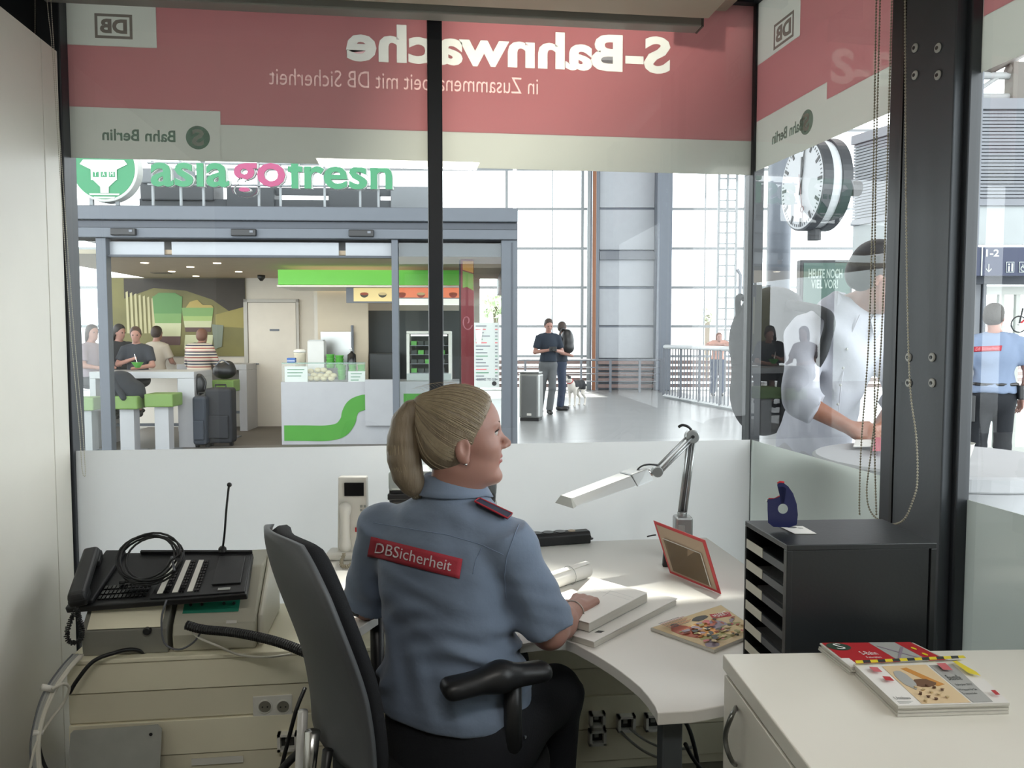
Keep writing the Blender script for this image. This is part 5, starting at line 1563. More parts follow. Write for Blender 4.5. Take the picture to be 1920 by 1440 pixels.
SHP = [loft(SHT, ttr, k=.04), cap(shR_ + ttl * .03, shR_ + aR * .03, .051, .052, k=.03), cone(shR_ - aR * .01, shR_ + (elR - shR_) * .96, .053, .058, k=.03),
       cap(shL_ + ttr * .03, shL_, .050, .056, k=.03), cone(shL_, shL_ + (elL - shL_) * .95, .060, .062, k=.03),
       ell(np.array(U(790, 1030, 2.0)), (.05, .05, .08), None, k=.05),
       cap(nk1 + up3 * .09, nk1 + up3 * .2, .056, k=.006, op='s'), half(-up3, np.array([0, 0, .592]), op='s', k=.006)]
shirt = solid('shirt', SHP, .0055, SHIRT, gd, pad=.006, disp=folds)
# collar: folded band standing around the neck
def collar(a, b):
    t = a * 2 * math.pi
    c = nk1 + up3 * .038 + ttf * .004
    r0 = .070 + .012 * b; h = .030 - .045 * (b > .5) * (b - .5) * 2 + (.0 if b > .5 else -.03 * (1 - 2 * b))
    if b <= .5: r = .070 - .004 * b; z = -.012 + .046 * (b / .5)
    else: r = .068 + .024 * ((b - .5) / .5); z = .034 - .044 * ((b - .5) / .5)
    fw_ = math.cos(t)
    d = ttf * math.cos(t) + ttl * math.sin(t)
    return c + d * r * (1.0 + .08 * abs(fw_)) + up3 * (z - .022 * max(0, fw_) + .004 * max(0, -fw_)) + ttf * .004
MB().grid(collar, 40, 8).build('collar', SHIRT, gd, smooth=True, solid=.0028)
sb = bvh_of(shirt)
PATCH = mat('red_patch', '#a22f3c', .8, bump=.1, bscale=300)
PTXT = mat('patch_thread', '#cfc4c6', .7)
pq = [(690, 1042), (862, 1085), (868, 1048), (697, 1006)]
decal('back_patch', sb, pq, PATCH, gd, 18, 5)
decal_text('patch_lettering', sb, pq, 'DBSicherheit', PTXT, gd, (.085, .26, .90, .82), .0075)
def seam(pts, name='seam'):
    P = []
    for a, b in zip(pts, pts[1:]):
        for t in np.linspace(0, 1, 8, endpoint=False):
            p = on_surface(sb, a[0] + (b[0] - a[0]) * t, a[1] + (b[1] - a[1]) * t, .0006)
            if p is not None: P.append(p)
    if len(P) > 3: MB().tube(P, .0009, 4).build(name, mat('seam_thread', '#76869f', .9), gd, smooth=True)
seam([(700, 980), (760, 990), (840, 1003), (905, 1022), (950, 1043)], 'yoke_seam')
seam([(973, 983), (962, 1010), (950, 1045), (946, 1080), (950, 1130)], 'sleeve_seam')
seam([(903, 1028), (892, 1050), (886, 1080)], 'back_pleat')
RED = mat('epaulet_red', '#a02430', .7)
EPA = mat('epaulet_navy', '#1a2038', .8)
def epaulet(A_, B_, nudge):
    a = on_surface(sb, *A_, .004); b = on_surface(sb, *B_, .004)
    if a is None or b is None: return
    d = _n(b - a); s_ = _n(np.cross(d, up3))
    q4 = [a - s_ * .020, b - s_ * .025, b + s_ * .025, a + s_ * .020]
    P_ = [p + up3 * nudge for p in q4]
    MB().plate(P_, up3, .004).build('epaulet', EPA, gd, bevel=.001)
    MB().tube([P_[0] + up3 * .004, P_[1] + up3 * .004, P_[2] + up3 * .004, P_[3] + up3 * .004, P_[0] + up3 * .004], .0022, 5).build('epaulet_piping', RED, gd)
epaulet((893, 944), (955, 975), .003)
epaulet((762, 918), (728, 926), .006)
# bracelet
bp_ = wrR - _n(wrR - elR) * .012
bd = _n(wrR - elR); b1_ = _n(np.cross(bd, up3)); b2_ = np.cross(bd, b1_)
MB().tube([bp_ + (b1_ * math.cos(t) + b2_ * math.sin(t)) * .030 for t in np.linspace(0, 6.29, 24)], .0016, 5).build('bracelet', mat('silver', '#b9b5aa', .3, metal=.8), gd, smooth=True)
# trousers
hipR = CF.w(-.045, 1.86, .55); hipL = CF.w(-.18, 1.98, .55)
knR = CF.w(.115, 2.10, .545); knL = CF.w(-.03, 2.33, .54)
anR = CF.w(.10, 2.16, .09); anL = CF.w(-.02, 2.38, .09)
solid('trousers', [loft([(.44,) + tc_(858, 0, 1.93) + (.18, .14), (.52,) + tc_(857, 0, 1.93) + (.185, .145), (.60,) + tc_(853, 0, 1.93) + (.178, .14), (.635,) + tc_(852, 0, 1.93) + (.170, .134)], ttr, k=.03),
                   cap(hipR, knR, .092, .070, k=.05), cap(hipL, knL, .092, .070, k=.05), cone(knR, anR, .068, .058, k=.03), cone(knL, anL, .068, .058, k=.03)], .009, TROU, gd, pad=.004)
for a in (anR, anL):
    solid('shoe', [cap(a - ttf * .04 - up3 * .03, a + ttf * .15 - up3 * .05, .042, .034, k=.02), half(-up3, np.array([0, 0, .012]))], .008, SHOE, gd)
MB().lathe(hipR + ttr * .10 - ttf * .02 + up3 * .03, ttr, [(.004, 0), (.004, .003)], 8).build('trouser_stud', CHROME, gd)
# ------------------------------------------------------------------ station hall
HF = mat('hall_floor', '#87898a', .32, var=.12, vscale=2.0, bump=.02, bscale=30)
GREYM = mat('hall_grey_metal', '#6c7077', .5, metal=.2)
GREYL = mat('hall_light_panel', '#a4a8ae', .6)
STEELG = mat('hall_steel', '#6d737c', .5, metal=.3)
MULL = mat('facade_mullion', '#8b9093', .5)
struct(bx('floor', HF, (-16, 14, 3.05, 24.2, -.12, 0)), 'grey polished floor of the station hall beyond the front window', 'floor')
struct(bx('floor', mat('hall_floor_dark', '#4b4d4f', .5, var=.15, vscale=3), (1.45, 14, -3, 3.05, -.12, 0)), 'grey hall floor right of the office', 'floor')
fl_ = MB()
for i in range(7):
    pass
# roof with an opening added and placed so the sun reaches sign and desk
ROOF = mat('roof_sheet', '#8d8580', .7, bump=.1, bscale=20)
rf = sroot('ceiling', 'ribbed station hall roof high above the hall', 'roof', (0, 12, 9))
hx0, hx1, hy0, hy1 = -.6, 1.9, 5.95, 7.35
rq = MB()
rq.box(-16, hx0, 3.3, 24.5, 9, 9.12).box(hx1, 16, 3.3, 24.5, 9, 9.12).box(hx0, hx1, 3.3, hy0, 9, 9.12).box(hx0, hx1, hy1, 24.5, 9, 9.12)
rq.build('roof_sheet', ROOF, rf)
xl_ = lambda y: .1 - (y - 6.59) * .5
MB().prism([(hx0, hy0, 9), (xl_(hy0), hy0, 9), (xl_(hy1), hy1, 9), (hx0, hy1, 9)], (0, 0, .1)).build('roof_sheet', ROOF, rf)  # unseen cover added to shape the left edge of the sun patch
MB().prism([(hx1, 6.10, 9), (hx1, hy1, 9), (.156, hy1, 9)], (0, 0, .1)).build('roof_sheet', ROOF, rf)  # unseen cover added, its slanted edge cuts the sun patch on the right
bx('roof_sheet', ROOF, (1.6, 16, -3, 3.3, 9, 9.12), rf)
bx('roof_sheet', ROOF, (-16, 1.6, -.5, 3.3, 8.4, 8.5), rf)
for i in range(20):
    y = 8.0 + i * .85
    bx('roof_rib', ROOF, (-16, 16, y, y + .28, 8.75, 9.0), rf)

# far glazed wall ------------------------------------------------------
DW_ = 22.7
fw_ = sroot('wall_far', 'tall glazed far wall of the hall with grey pillars', 'wall', CF.w(2, DW_, 0))
def fx(px): return CF.x(px, DW_)
def fz(py): return CF.z(960, py, DW_)
glz = [(60, 962), (968, 1103), (1252, 1405), (1408, 1700), (1704, 1960)]
wn = 3
mull_y = [245, 318, 392, 466, 539, 612, 668]
for a, b in glz:
    wn += 1
    w_ = sroot('window_%d' % wn, 'far hall window bay with thin horizontal bars' if wn != 5 else 'far hall window bay behind the two men', 'window', CF.w((fx(a) + fx(b)) / 2, DW_, 2))
    if wn == 4: w_['label'] = 'far hall window bay glimpsed behind the food shop'
    elif wn == 5: w_['label'] = 'bright far hall window bay behind the two men and the steel bin'
    elif wn == 6: w_['label'] = 'bright far hall window bay behind the caged ladder'
    elif wn == 7: w_['label'] = 'far hall window bay behind the station clock'
    else: w_['label'] = 'rightmost far hall window bay beyond the steel column'
    for y in mull_y:
        bx('glazing_bar', MULL, (fx(a), fx(b), DW_ - .04, DW_ + .04, fz(y) - .035, fz(y) + .035), w_, CF)
    bx('glazing_post', MULL, (fx(b) - .22, fx(b) - .14, DW_ - .05, DW_ + .05, 0.8, 8.9), w_, CF)
    bx('glazing_post', MULL, (fx(a) + (1.0 if wn in (5, 6) else .4), fx(a) + (1.03 if wn in (5, 6) else .45), DW_ - .03, DW_ + .03, 0.8, 8.9), w_, CF)
    for k, y in enumerate([679, 690, 701, 712, 723]):
        bx('louvre_slat', mat('louvre_rust', '#7d6a66', .6), (fx(a), fx(b), DW_ - .02, DW_ + .12, fz(y) - .05, fz(y) + .05), w_, CF)
# central pillar panels
for k, (y0, y1) in enumerate([(245, 317), (319, 391), (393, 470), (486, 538), (541, 611), (613, 672)]):
    bx('pillar_panel', GREYL, (fx(1122), fx(1224), DW_ - .08, DW_ + .2, fz(y1 - 1), fz(y0 + 1)), fw_, CF, bevel=.01)
bx('pillar_core', STEELG, (fx(1120), fx(1226), DW_ + .0, DW_ + .3, .0, 8.9), fw_, CF)
bx('cross_beam', GREYM, (fx(1122), fx(1232), DW_ - .22, DW_ - .08, fz(488), fz(473)), fw_, CF)
for k, y in enumerate([679, 690, 701, 712, 723]):
    bx('louvre_slat', MATS['louvre_rust'], (fx(1120), fx(1226), DW_ - .22, DW_ - .10, fz(y) - .05, fz(y) + .05), fw_, CF)
bx('steel_column', STEELG, (fx(1224), fx(1252), DW_ - .5, DW_ + .1, 0, 8.9), fw_, CF, bevel=.02)
bx('steel_column', STEELG, (fx(1103), fx(1108), DW_ - .2, DW_ + .1, 0, 8.9), fw_, CF)
bx('steel_column', STEELG, (fx(1116), fx(1121), DW_ - .2, DW_ + .1, 0, 8.9), fw_, CF)
bx('rust_pipe', mat('rust_pipe', '#8a5a3f', .6), (fx(1109), fx(1115), DW_ - .25, DW_ - .1, 0, 8.9), fw_, CF)
MB().tube([CF.w(fx(1101), DW_ - .3, 0), CF.w(fx(1101), DW_ - .3, 8.9)], .05, 8).build('drain_pipe', MULL, fw_, smooth=True)
bx('steel_column', STEELG, (fx(1402), fx(1410), DW_ - .3, DW_ + .1, 0, 8.9), fw_, CF)
bx('steel_column', STEELG, (fx(1455), fx(1496), DW_ - 7.5, DW_ - 7.0, 0, 8.9), fw_, CF) if False else None
# pale world outside
def outside(name, label, cat, px0, px1, y0, y1, d, m, extra=None):
    o = thing(name, label, cat, CF.w((CF.x(px0, d) + CF.x(px1, d)) / 2, d, 0))
    z0, z1 = CF.z(960, y1, d), CF.z(960, y0, d)
    bx('wall', m, (CF.x(px0, d), CF.x(px1, d), d, d + 6, min(z0, -1), z1), o, CF)
    n = max(2, int((px1 - px0) / 16)); rows = max(1, int((y1 - y0) / 22))
    for r in range(rows):
        for c in range(n):
            x0 = CF.x(px0 + 5 + c * (px1 - px0 - 8) / n, d); zt_ = z1 - (r + .35) * (z1 - z0) / (rows + .3)
            bx('window', mat('pale_pane', '#9aa3a6', .3), (x0, x0 + .35 * (px1 - px0) / n / 1500 * d * 1.6, d - .05, d + .05, zt_ - .9, zt_), o, CF)
    return o
PALE = mat('pale_facade', '#c9cbc6', .9)
outside('building', 'pale building seen through the far windows behind the two men', 'building', 1012, 1085, 556, 640, 60, PALE)
outside('building', 'long low pale building seen through the far windows left of the ladder', 'building', 1256, 1345, 570, 640, 64, mat('pale_facade_tan', '#cfc6ba', .9))
def blob_tree(label, px, py, d, r, seed):
    t = thing('tree', label, 'tree', CF.w(CF.x(px, d), d, 0))
    rnd = random.Random(seed); c = CF.w(CF.x(px, d), d, CF.z(px, py, d))
    MB().tube([CF.w(CF.x(px, d), d, -1), c], .15, 6).build('trunk', mat('trunk', '#5d5346', .9), t)
    q = MB()
    for i in range(260):
        v = np.array([rnd.gauss(0, 1), rnd.gauss(0, 1), rnd.gauss(0, 1)]); v /= np.linalg.norm(v)
        p = c + v * r * rnd.uniform(.6, 1.05) * np.array([1, 1, .9]); a = np.array([rnd.gauss(0, 1) for _ in range(3)]) * .12 * r; b = np.array([rnd.gauss(0, 1) for _ in range(3)]) * .12 * r
        q.add([p - a, p - b, p + a, p + b], [(0, 1, 2, 3)], True)
    q.build('leaves', mat('leaves_pale', '#b3c0a0', .8, var=.3), t, stuff=True)
blob_tree('green tree outside the far windows beside the caged ladder', 1326, 588, 45, .55, 1)
blob_tree('green tree outside the far windows behind the food shop', 930, 575, 45, .8, 2)

# horizontal guard rail in front of the far wall
gr = thing('guard_rail', 'low grey guard rail with thin bars along the far glazed wall', 'railing', CF.w(1, DW_ - 1.2, 0))
dg = DW_ - 1.2
for y in (674, 688, 700, 714):
    MB().tube([CF.w(CF.x(972, dg), dg, CF.z(0, y + 1, dg)), CF.w(CF.x(1246, dg), dg, CF.z(0, y + 1, dg))], .028 if y == 674 else .014, 6).build('rail_bar', GREYM, gr)
for px in (985, 1060, 1090, 1145, 1200, 1240):
    bx('post', GREYM, (CF.x(px, dg) - .03, CF.x(px, dg) + .03, dg - .02, dg + .02, 0, CF.z(0, 675, dg)), gr, CF)
# stair railing with vertical bars
st = thing('stair_railing', 'grey stairwell railing of upright flat bars with pale handrail', 'railing', CF.w(4, 18, 0))
rA = np.array([CF.x(1247, 19.6), 19.6]); rB = np.array([CF.x(1440, 14.8), 14.8])
nb_ = 30
for i in range(nb_):
    t = i / (nb_ - 1); p = rA + (rB - rA) * t
    wv = .022 if i % 6 else .05
    bx('baluster', GREYM, (p[0] - wv, p[0] + wv * .2, p[1] - .008, p[1] + .008, .06, 1.22), st, CF)
MB().tube([CF.w(rA[0], rA[1], 1.25), CF.w(rB[0], rB[1], 1.25)], .05, 8).build('handrail', mat('pale_rail', '#b9bdbf', .4), st, smooth=True)
MB().tube([CF.w(rA[0], rA[1], .05), CF.w(rB[0], rB[1], .05)], .05, 4).build('bottom_rail', MATS['pale_rail'], st)
rC = np.array([CF.x(1400, 21.3), 21.3])
MB().tube([CF.w(rA[0], rA[1], 1.25), CF.w(rC[0], rC[1], 1.25)], .04, 8).build('handrail', MATS['pale_rail'], st, smooth=True)
# ladder tower
ld = thing('caged_ladder', 'tall grey ladder with rungs standing against the far windows', 'ladder', CF.w(CF.x(1362, 21.8), 21.8, 0))
dl_ = 21.8
for px in (1344, 1360, 1377):
    bx('rail', MULL, (CF.x(px, dl_) - .03, CF.x(px, dl_) + .03, dl_ - .03, dl_ + .03, 0, 8.6), ld, CF)
for i in range(26):
    z = 1.1 + i * .29
    bx('rung', MULL, (CF.x(1344, dl_), CF.x(1377, dl_), dl_ - .015, dl_ + .015, z - .018, z + .018), ld, CF)
fg = MB().tube([CF.w(CF.x(1386, 21), 21, CF.z(0, 560, 21)), CF.w(CF.x(1386, 21), 21, CF.z(0, 515, 21)), CF.w(CF.x(1380, 21), 21, CF.z(0, 505, 21))], .05, 6).build('spotlight', GREYM, ld)

# steel bin
bn = thing('litter_bin', 'stainless steel litter bin standing on the hall floor', 'litter bin', CF.w(CF.x(996, 14.3), 14.3, 0))
bf = Fr(CF.w(CF.x(996, 14.3), 14.3, 0), (math.cos(-.35), math.sin(-.35)))
SS = mat('stainless', '#a2a4a2', .32, metal=.9)
bx('body', SS, (-.19, .19, -.17, .17, .05, .84), bn, bf, bevel=.035, seg=3)
bx('base', BLACK, (-.17, .17, -.15, .15, 0, .05), bn, bf)
bx('seam_panel', mat('stainless_dull', '#7e8080', .4, metal=.8), (-.13, .13, -.175, -.168, .08, .80), bn, bf)
bx('lid', SS, (-.18, .18, -.16, .16, .84, .875), bn, bf, bevel=.015)
bx('label', WHITEP, (-.04, .04, -.178, -.174, .10, .14), bn, bf)

# ------------------------------------------------------------------ food shop
kO = U(970, 631, 9.5)
KS = Fr(kO, RX * .9989 + FX * .0471)
KF_ = mat('shop_frame', '#5a5f66', .5, metal=.3)
KFD = mat('shop_frame_dark', '#454950', .5, metal=.3)
KL = KS.x(60)            # left end
def kx(px, y=0): return KS.x(px, y)
def kz(py, px=800, y=0): return KS.z(px, py, y)
sh0 = sroot('wall_shop', 'grey metal and glass front of the food shop across the hall', 'shop front', KS.w(-2.6, 0, 0))
bx('fascia_top', KF_, (KL, 0, -.12, .3, kz(418), kz(392)), sh0, KS, bevel=.01)
bx('fascia_band', KFD, (KL, 0, -.06, .3, kz(431), kz(418) - .005), sh0, KS)
bx('fascia_band', KF_, (KL, 0, -.09, .3, kz(450), kz(431) - .005), sh0, KS, bevel=.006)
bx('roof_panel', KFD, (KL, 0, .3, 4.4, 2.75, 3.0), sh0, KS)
for a, b in [(940, 970), (736, 748), (188, 207)]:
    bx('door_post', KF_, (kx(a), kx(b), -.05, .08, 0, kz(450)), sh0, KS, bevel=.006)
bx('door_post', KFD, (kx(958), kx(961), -.055, -.049, 0, kz(455)), sh0, KS)
bx('frame_side', KF_, (-.12, 0, .08, 4.3, 2.2, 2.75), sh0, KS)
bx('sill', KFD, (KL, 0, -.06, .06, 0, .08), sh0, KS)
for px in (245, 466, 682):
    o = bx('door_sensor', BLACK, (kx(px - 23), kx(px + 23), -.14, -.088, kz(447), kz(434)), sh0, KS, bevel=.01)
    bx('sensor_lens', GREYM, (kx(px + 12), kx(px + 18), -.146, -.138, kz(441), kz(437)), o, KS)
for a, b in [(207, 312), (326, 637), (650, 735), (748, 940)]:
    bx('transom_panel', mat('transom_pale', '#9da1a6', .3) if b < 800 else KFD, (kx(a, .05), kx(b, .05), .05, .07, kz(481, y=.05), kz(456, y=.05)), sh0, KS)
bx('transom_rail', KFD, (kx(205), kx(740), .0, .08, kz(484), kz(480)), sh0, KS)
KG = glass('shop_glass', '#eef4f2', 1.4)
def kpane(x0, x1, z0, z1, y=0.02, par=sh0):
    return MB(KS).add([(x0, y, z0), (x1, y, z0), (x1, y, z1), (x0, y, z1)], [(0, 1, 2, 3)]).build('glass_pane', KG, par)
kpane(kx(748), kx(940), .08, kz(455)); kpane(KL, kx(188), .08, kz(455))
ZK = 2.46
# interior shell
WARMW = mat('shop_wall_warm', '#cdbfa8', .7); WALLW = mat('shop_wall_white', '#cfc9be', .7)
yB = 3.95
sh1 = sroot('wall_shop_inside', 'inside walls of the food shop with beige ceiling', 'wall', KS.w(-2.6, yB, 0))
bx('back_wall', WALLW, (KL - .5, kx(900, yB), yB, yB + .08, 0, ZK), sh1, KS)
cl_ = bx('shop_ceiling', mat('shop_ceiling', '#b8a68f', .8), (KL - .3, -.1, .1, yB, ZK, ZK + .05), sh1, KS)
bx('shop_floor', mat('shop_floor', '#5d5750', .6), (KL - .3, 0, .06, yB, .0, .006), sh1, KS)
bx('partition', WARMW, (kx(596, 2.6), kx(690, 2.6), 2.6, 2.68, 0, ZK), sh1, KS)
bx('partition', WALLW, (kx(596, 2.6) - .05, kx(596, 2.6), 2.6, yB, 0, ZK), sh1, KS)
bx('dark_recess', mat('shop_dark', '#3a3f40', .6), (kx(690, 3.0), kx(880, 3.0), 3.0, 3.08, 0, 1.9), sh1, KS)
bx('dark_unit', mat('shop_dark2', '#2f3335', .5), (kx(692, 2.5), kx(745, 2.5), 2.5, 2.95, .0, 1.25), sh1, KS, bevel=.02)
for (px, py, y) in [(275, 491, 1.2), (325, 506, 2.6), (410, 492, 1.2), (450, 507, 2.6), (370, 516, 3.5), (360, 497, 1.8)]:
    MB().lathe(KS.w(kx(px, y), y, ZK - .002), (0, 0, -1), [(.05, 0), (.05, .006), (.03, .008)], 12).build('downlight', mat('downlight_glow', '#fff2dc', .5, emit=4.0), sh1)
bx('ceiling_vent', mat('vent_dark', '#6b6052', .7), (kx(290, 2.9), kx(322, 2.9), 2.8, 3.0, ZK - .01, ZK), sh1, KS)
MB().lathe(KS.w(kx(492, 3.3), 3.3, ZK), (0, 0, -1), [(.06, 0), (.06, .04), (.02, .09)], 12).build('dome_camera', BLACK, sh1, smooth=True)
# mural
mu = thing('wall_mural', 'large picture of green and yellow cups on the shop back wall', 'picture', KS.w(kx(350, yB), yB - .02, 1.2))
yM = yB - .03
ma, mb2 = kx(200, yM), kx(461, yM); mz0, mz1 = KS.z(350, 668, yM), KS.z(350, 521, yM)
bx('panel', mat('mural_ground', '#6f6a3c', .6, var=.5, vscale=1.6), (ma, mb2, yM, yM + .02, mz0, mz1), mu, KS)
def mq(name, m, pts, k):
    MB(KS).prism([KS.w(kx(px, yM), yM - .003 * k, KS.z(px, py, yM)) for px, py in pts], KS.ey * .002).build(name, m, mu)
mq('print_patch', mat('mural_dark', '#2f281f', .6, var=.3), [(235, 522), (461, 522), (461, 600), (440, 590), (400, 562), (350, 545), (290, 540), (235, 560)], 1)
for i in range(7):
    x_ = 238 + i * 8
    mq('print_patch', mat('mural_cream', '#b4ad84', .6), [(x_, 548 + i * 2), (x_ + 4, 546 + i * 2), (x_ + 6, 625), (x_ + 1, 625)], 2)
def cup(c, w, y0, y1, k, cols_):
    ws = lambda t: w * (1.0 - .22 * t)
    bands = [(0, .35, cols_[0]), (.35, .55, cols_[1]), (.55, .82, cols_[2]), (.82, 1.0, cols_[3])]
    for a, b, m in bands:
        mq('print_cup', m, [(c - ws(a), y0 + (y1 - y0) * a), (c + ws(a), y0 + (y1 - y0) * a), (c + ws(b), y0 + (y1 - y0) * b), (c - ws(b), y0 + (y1 - y0) * b)], k)
mg1, mg2, mw_, mr_ = mat('mural_green', '#4f8140', .5), mat('mural_green2', '#6d9450', .5), mat('mural_white', '#b9bb95', .5), mat('mural_base', '#4a2b26', .5)
mq('print_patch', mg1, [(290, 556), (300, 549), (330, 549), (342, 556)], 3)
cup(316, 28, 556, 647, 3, (mg1, mg2, mw_, mr_))
cup(372, 30, 577, 622, 4, (mg2, mat('mural_lime', '#94ab62', .5), mw_, mr_))
mq('print_patch', mat('mural_yellow', '#a8934a', .5), [(350, 577), (358, 566), (372, 562), (382, 572), (398, 572), (402, 577)], 4)
mq('print_patch', mat('mural_white', '#b9bb95', .5), [(348, 628), (400, 628), (398, 650), (345, 655)], 5)
mq('print_patch', mat('mural_olive', '#8a7f3e', .5), [(405, 590), (461, 575), (461, 615), (405, 612)], 2)
mq('print_patch', mat('mural_grey', '#6d7668', .5), [(398, 608), (420, 610), (416, 650), (402, 655)], 5)
# service door
dr_ = sroot('door_1', 'white service door with metal handle at the back of the food shop', 'door', KS.w(kx(515, yB), yB - .03, 0))
bx('door_frame', mat('door_frame_grey', '#b3b0aa', .5), (kx(459, yB), kx(466, yB), yB - .05, yB, 0, kz(561, 515, yB)), dr_, KS)
bx('door_frame', MATS['door_frame_grey'], (kx(557, yB), kx(562, yB), yB - .05, yB, 0, kz(561, 515, yB)), dr_, KS)
bx('door_frame', MATS['door_frame_grey'], (kx(459, yB), kx(562, yB), yB - .05, yB, kz(567, 515, yB), kz(561, 515, yB)), dr_, KS)
bx('door_leaf', mat('door_white', '#d2cbc0', .5), (kx(467, yB), kx(556, yB), yB - .035, yB - .002, .01, kz(568, 515, yB)), dr_, KS)
bx('door_plate', GREYM, (kx(507, yB), kx(525, yB), yB - .04, yB - .034, kz(621, 515, yB), kz(617, 515, yB)), dr_, KS)
hdl = kz(682, 515, yB)
MB().tube([KS.w(kx(475, yB), yB - .035, hdl), KS.w(kx(475, yB), yB - .08, hdl), KS.w(kx(487, yB), yB - .08, hdl)], .012, 6).build('door_handle', GREYM, dr_)
MB().lathe(KS.w(kx(476, yB), yB - .035, kz(690, 515, yB)), -KS.ey, [(.03, 0), (.03, .01)], 10).build('key_plate', GREYM, dr_)
# counter
yC = KS.loc(U(640, 631, 11.05))[1]
co_ = thing('service_counter', 'white service counter with a large green S shaped stripe', 'counter', KS.w(kx(630, yC), yC, 0))
ca, cbm, cc_ = kx(525, yC), kx(685, yC), kx(741, yC)
CWH = mat('counter_white', '#a5a6aa', .35)
zt0 = kz(716, 600, yC)
bx('body', CWH, (ca, kx(880, yC), yC, yC + .7, .0, zt0), co_, KS, bevel=.004)
bx('side_box', CWH, (cbm, cc_, yC - .10, yC - .002, kz(797, 700, yC), kz(711, 700, yC)), co_, KS, bevel=.004)
# green stripe as an S band
ctrl = [(530, 812), (570, 812), (610, 812), (636, 806), (650, 790), (654, 775), (662, 762), (678, 755), (694, 754)]
P2 = []
Pp = spline([np.array([a, b, 0.0]) for a, b in ctrl], 3.0)
L_, R2 = [], []
for i, p in enumerate(Pp):
    d = _n(Pp[min(i + 1, len(Pp) - 1)] - Pp[max(0, i - 1)]); n_ = np.array([-d[1], d[0], 0])
    L_.append(p + n_ * 14.5); R2.append(p - n_ * 14.5)
q = MB(); n = len(Pp); v = []
for p in L_ + R2:
    px_ = min(p[0], 684)
    v.append(KS.w(kx(px_, yC), yC - .006, max(.04, KS.z(px_, p[1], yC))))
v2 = [p + KS.ey * .005 for p in v]
fs = [(i, i + 1, n + i + 1, n + i) for i in range(n - 1)]
q.add(v, fs, True).build('green_stripe', mat('stripe_green', '#438c2e', .6), co_, solid=.004)
bx('green_stripe_right', MATS['stripe_green'], (kx(756, yC), kx(800, yC), yC - .01, yC - .003, kz(756, 770, yC), kz(738, 770, yC)), co_, KS)
# glass display on the counter
yG = yC + .03
dc = thing('glass_display', 'low glass display case standing on the service counter', 'display case', KS.w(kx(600, yG), yG, zt0))
g0, g1 = kx(527, yG), kx(684, yG); gz = kz(680, 600, yG)
MB(KS).add([(g0, yG, zt0), (g1, yG, zt0), (g1, yG, gz), (g0, yG, gz)], [(0, 1, 2, 3)]).build('glass_front', KG, dc)
bx('glass_top', mat('glass_edge', '#7fa092', .2), (g0, g1, yG, yG + .02, gz - .012, gz), dc, KS)
for (a, b) in [(533, 576), (652, 684)]:
    o = bx('price_sign', mat('sign_white', '#c4ccc8', .4), (kx(a, yG), kx(b, yG), yG - .012, yG - .004, kz(718 - 2, 600, yG), kz(687 if a < 600 else 696, 600, yG)), dc, KS)
    for r in range(3):
        bx('printed_line', mat('line_green', '#5f8a70', .5), (kx(a + 5, yG), kx(b - 6 - 3 * r, yG), yG - .0135, yG - .012, kz((692 if a < 600 else 700) + r * 6 + 1.5, 600, yG), kz((692 if a < 600 else 700) + r * 6, 600, yG)), o, KS)
EGG = mat('dumpling', '#cdbf9d', .6)
BUN = {}
k_ = 0
for (px, py) in [(582, 712), (594, 713), (607, 713), (621, 711), (588, 703), (600, 704), (612, 704), (625, 704), (581, 696), (595, 694), (606, 694), (616, 699)]:
    k_ += 1
    c_ = KS.w(kx(px, yG + .12), yG + .12 - .012 * (py - 700) / 4, KS.z(px, py, yG + .12))
    c_[2] = max(c_[2], zt0 + .04)
    o = MB().ball(c_, (.050, .045, .036), 10, 7).build('bread_roll', EGG, None, smooth=True)
    row = 'front' if py > 708 else 'middle' if py > 700 else 'back'
    BUN[row] = BUN.get(row, 0) + 1
    tag(o, 'pale round bun in the display, %s row, %s from left' % (row, ('first', 'second', 'third', 'fourth', 'fifth')[BUN[row] - 1]), 'bun', 'pale buns in the display')
CUPG = mat('cup_green', '#4e9a3c', .45)
def cup_stack(label, px, y0, y1, yy, rpx, n):
    z0, z1 = KS.z(px, y1, yy), KS.z(px, y0, yy); r = rpx / 1500 * 11.3
    z0 = max(z0, zt0 + .002)
    root = thing('cup_stack', label, 'cups', KS.w(kx(px, yy), yy, z0))
    h = (z1 - z0) / n
    for i in range(n):
        MB().lathe(KS.w(kx(px, yy), yy, z0 + i * h), (0, 0, 1), [(r * .85, 0), (r, h * .75), (r * 1.04, h * .8), (r * 1.0, h * .97)], 14).build('cup', CUPG, root, smooth=False)
cup_stack('left tall stack of green cups on the counter', 619, 664, 690, yG + .3, 8, 4)
cup_stack('right tall stack of green cups on the counter', 636, 666, 690, yG + .3, 8, 4)
cup_stack('green cup stack inside the display left of price sign', 640, 684, 712, yG + .18, 8, 3)
cup_stack('green cup stack leftmost behind the right price sign', 660, 683, 712, yG + .16, 7, 3)
cup_stack('green cup stack rightmost behind the right price sign', 677, 683, 712, yG + .16, 7, 3)
wb = thing('white_carton', 'white carton standing on the counter beside the tub', 'box', KS.w(kx(590, yG + .3), yG + .3, zt0))
bx('carton', mat('carton_white', '#cfcfcc', .5), (kx(576, yG + .3), kx(607, yG + .3), yG + .3, yG + .5, zt0 + .001, kz(640, 590, yG + .3)), wb, KS, bevel=.004)
bx('carton_top', mat('carton_top', '#b5b7b5', .5), (kx(578, yG + .3), kx(605, yG + .3), yG + .31, yG + .49, kz(640, 590, yG + .3), kz(637, 590, yG + .3)), wb, KS)
tb_ = thing('food_tub', 'pale plastic tub with lid on the counter', 'tub', KS.w(kx(562, yG + .35), yG + .35, zt0))
